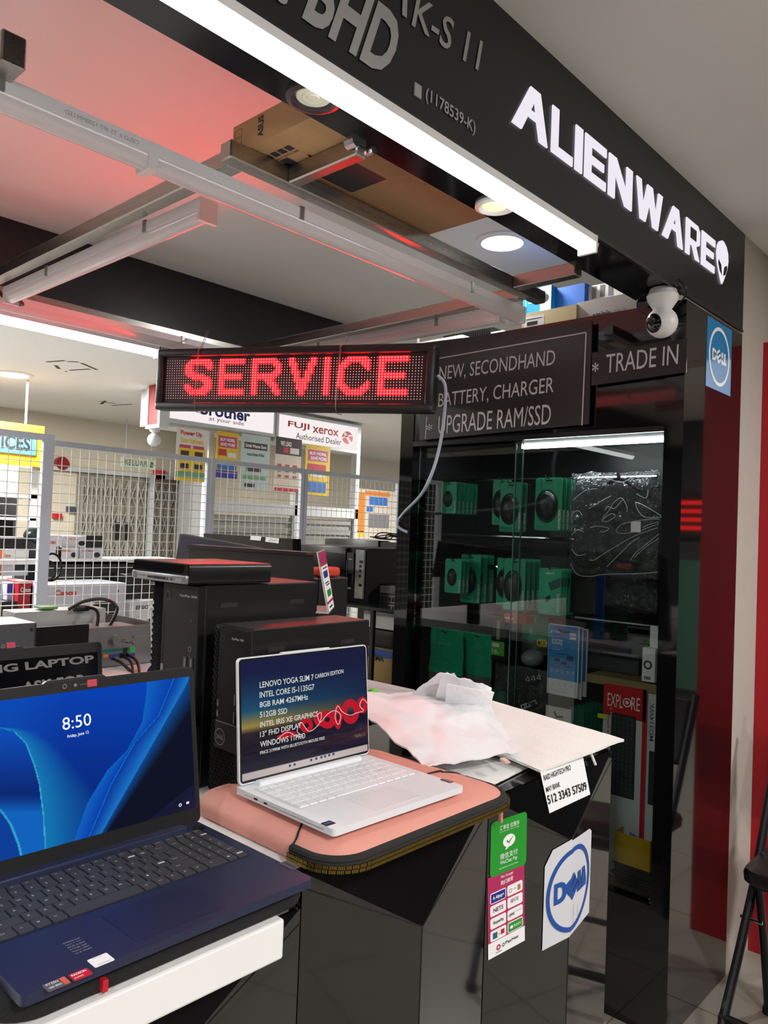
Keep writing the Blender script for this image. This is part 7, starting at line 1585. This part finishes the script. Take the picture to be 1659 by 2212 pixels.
# left shop with the SERVICES sign
XL = -6.3
sv = thing('lit_sign', 'yellow framed blue sign reading SERVICES at the far left', 'shop sign', loc(XL, 2.4, 1.98)); y0, y1, z0, z1 = fx_(-120, 907, 84, 1000, XL)
MB().box(XL - .06, XL, y0, y1 + .04, z0, z1).build('sign_frame', mat('frame_yellow', C(216, 160, 30), .5), sv); MB().box(XL, XL + .006, y0 + .03, y1 - .02, z0 + .09, z1 - .07).build('sign_face', mat('face_blue', C(70, 120, 165), .4, emis=C(80, 130, 170), es=.15), sv)
MB(FM(XL + .0066, y0, z0)).text('SERVICES', (y1 - y0) * .2, .12, (y1 - y0) * .70, (z1 - z0) * .34, 0, .03).build('lettering', M_blackl, sv)
for yy in (y0 + .1, y1 - .1): MB().cyl((XL - .03, yy, z1), (XL - .03, yy, 2.609), .008, n=6).build('hanger_rod', M_alu, sv)
ls = thing('shop_display', 'grey and white shop display behind the left mesh panel', 'shop display', loc(XL - .3, 2.2, 0)); y1_ = fx_(0, 1005, 86, 1150, XL)[1]
MB().box(XL - .5, XL - .44, .6, y1_, 0, 1.94).build('back_wall', mat('shop_grey', C(150, 152, 156), .6), ls)
MB().box(XL - .44, XL - .05, .6, y1_, 1.66, 1.69).build('shelf', M_alu, ls); MB().box(XL - .44, XL - .05, .6, y1_, 1.48, 1.50).build('shelf', M_alu, ls); MB().box(XL - .44, XL - .2, 1.6, y1_ - .1, 1.1, 1.30).build('cabinet', M_whitem, ls); MB().box(XL - .44, XL - .05, .6, y1_, 0, 1.1).build('plinth', M_alu, ls)
MB().box(XL - .44, XL - .3, 1.6, y1_ - .08, 1.31, 1.47).build('dark_recess', M_blkm, ls)
MB().box(XL - .10, XL - .06, .6, y1_ - .05, 1.91, 1.935).build('strip_light', glow('strip_glow2', (.95, .98, 1, 1), 3), ls); MB().box(XL - .1, XL - .05, y1_ - .05, y1_, 0, 1.94).build('post', M_alu, ls)
for i, u_ in enumerate((.25, .6, .9)):
    MB().rbox(XL - .3, XL - .27, 1.0 + 1.6 * u_ * .9, 1.0 + 1.6 * u_ * .9 + .08, 1.69, 1.88, .004).build('display_item', mat('disp%d' % i, C(90 + 20 * i, 94 + 20 * i, 100 + 20 * i), .5), ls)
# right background: bright poster frame
y0, y1, z0, z1 = fx_(768, 1062, 858, 1160, -6.6)
t = thing('poster', 'orange and blue framed poster beside the grey shutter, far right background', 'poster', loc(-6.6, (y0 + y1) / 2, z0)); M = FM(-6.6, y0, z0); w = y1 - y0; h = z1 - z0
MB().box(-6.64, -6.6, y0, y1, 0, z1 + .02).build('board', mat('po_pale', C(206, 196, 180), .5), t); b = MB(M); b.rect(0, w * .2, h * .1, h * .95, .001).rect(w * .2, w * .8, h * .9, h, .001); b.build('print', mat('po_orange', C(232, 130, 40), .5), t); MB(M).rect(w * .3, w * .75, h * .7, h * .88, .001).rect(w * .25, w * .4, h * .55, h * .66, .001).build('print', m_b, t); MB(M).rect(w * .3, w * .8, h * .2, h * .5, .001).build('print', mk('po_grey', 120, 120, 124), t); MB(M).rect(0, w * .2, 0, h * .12, .001).build('print', m_y, t)
# ================================================================ folding chair at right
ch = thing('folding_chair', 'black metal folding chair with padded seat against the red wall', 'chair', loc(-.58, 2.6, 0))
M_tubeb = mat('tube_black', C(20, 20, 21), .35, .3); M_pad = mat('pad_black', C(24, 18, 20), .35, spec=.6)
XA, XB = -.782, -.40
for x_, s_ in ((XA, 1), (XB, -1)):
    MB().tube([(x_, 2.325, .012), (x_, 2.40, .118), (x_, 2.53, .272), (x_, 2.66, .44), (x_, 2.78, .66), (x_, 2.90, .90), (x_, 2.915, .94)], .0135, 10).build('leg', M_tubeb, ch, True)
    xi = x_ + .028 * s_
    MB().tube([(xi, 2.735, .012), (xi, 2.66, .28), (xi, 2.605, .44), (xi, 2.60, .478)], .0125, 10).build('leg', M_tubeb, ch, True)
    MB().lathe([(.019, 0), (.02, .012), (.016, .03)], 14, (x_, 2.325, 0)).build('foot_cap', M_blkm, ch, True); MB().lathe([(.018, 0), (.019, .012), (.015, .03)], 14, (xi, 2.737, 0)).build('foot_cap', M_blkm, ch, True)
    MB().cyl((x_ - .018 * s_, 2.585, .345), (xi + .018 * s_, 2.585, .345), .006, n=8).build('rivet', M_chrome, ch, True)
MB().tube([(XA - .012, 2.40, .118), (XB + .012, 2.40, .118)], .014, 10).build('cross_bar', M_tubeb, ch, True); MB().tube([(XA + .028, 2.70, .15), (XB - .028, 2.70, .15)], .011, 8).build('cross_bar', M_tubeb, ch, True)
MB().lathe([(.017, -.014), (.019, 0), (.017, .014)], 14).M
b = MB(); loft(b, XA + .0, XB - .0, 2.50, 2.86, .05, [(.478, .01), (.484, .002), (.505, 0), (.52, .006), (.526, .03)]); b.build('seat', M_pad, ch, True)
MB().rbox(XA + .04, XB - .04, 2.52, 2.84, .468, .479, .003).build('seat_frame', M_tubeb, ch)
b = MB(frame(((XA + XB) / 2, 2.855, .80), (1, 0, 0), (0, .42, 1))); b.rbox(-.18, .18, -.11, .13, -.012, .014, .012, 3); b.build('backrest', M_pad, ch, True)
# traces of old stickers on the ceiling
b = MB()
for p, q in (((100, 782), (140, 779)), ((145, 781), (170, 782)), ((175, 784), (210, 799)), ((150, 800), (195, 797)), ((120, 789), (128, 797)), ((215, 867), (250, 872)), ((218, 873), (228, 866)), ((240, 876), (285, 873)), ((140, 802), (146, 803))):
    a_, c_ = oz(*p, 2.6094), oz(*q, 2.6094); d_ = (c_ - a_).normalized(); n_ = V((-d_.y, d_.x, 0)) * .014; b.quad(a_ - n_, c_ - n_, c_ + n_, a_ + n_)
tag(b.build('tape_residue', mat('residue', C(78, 72, 64), .9)), 'dark outline traces of old tape on the far ceiling', 'tape traces')
# ================================================================ ceiling lamps
def ceil_lamp(x, y, r, label, power, group='round ceiling downlights'):
    t = thing('ceiling_light', label, 'ceiling light', loc(x, y, 2.598), group)
    MB(loc(x, y, 2.61)).lathe([(r * 1.35, 0), (r * 1.35, -.006), (r * 1.05, -.012), (r, -.006)], 32, cap=False).build('trim_ring', M_white, t, True)
    MB(loc(x, y, 2.61)).disc(0, 0, r, 32, -.007).build('lamp_disc', E_lamp, t)
    area('lamp', (x, y, 2.595), r * 2, power, (1, .97, .93), parent=t)
    return t
kx = oz(1085, 520, 2.61)
ceil_lamp(kx.x, kx.y, .075, 'bright round downlight in the ceiling above the glass cabinet', 8)
for (px, py), lb, r in (((28, 808), 'round ceiling light above the left shop, nearest one', .11), ((265, 927), 'larger round ceiling light left of the red ended sign box', .12), ((295, 963), 'smaller looking round ceiling light below the other one', .12), ((374, 990), 'tiny round ceiling light seen beside the leftmost poster', .12), ((722, 1030), 'tiny round ceiling light right of the rightmost yellow poster', .1), ((852, 1012), 'round ceiling light near the cabinet post', .12)):
    p = oz(px, py, 2.61); ceil_lamp(p.x, p.y, r, lb, 130)
for x, y, pw in ((-5.0, .4, 130), (-5.0, -1.8, 90), (-4.9, 6.5, 110), (.9, -2.2, 60), (1.3, .2, 50), (1.0, 2.8, 50), (2.8, .8, 60), (.6, 5.0, 50), (-2.0, -1.2, 10)):  # unseen lamps, added to brighten the corridor, shops and kiosk
    ceil_lamp(x, y, .1, 'round ceiling light outside the picture', pw, 'ceiling lights outside the picture')
# things reflected in the glossy column: a red moving-letter sign and a green shop panel down the corridor
t = thing('led_sign', 'red lit sign on the far shop down the corridor, seen only mirrored in the column', 'led sign', loc(.4, 6.9, 1.75)); MB().box(-.3, 1.6, 6.93, 6.98, 1.55, 1.95).build('case', M_blk, t)
b = MB(frame((-.2, 6.929, 1.62), (1, 0, 0), (0, 0, 1)))
for i in range(4): b.rect(0, 1.6, .075 * i, .075 * i + .035)
b.build('lit_bars', glow('far_red', (1, .02, .02, 1), 2.2), t)
tag(MB().box(-.35, 1.6, 6.95, 6.98, .2, 1.35).build('green_board', mat('green_panel', C(70, 120, 100), .5)), 'dull green panel on the far shop, seen only mirrored in the column', 'wall panel')
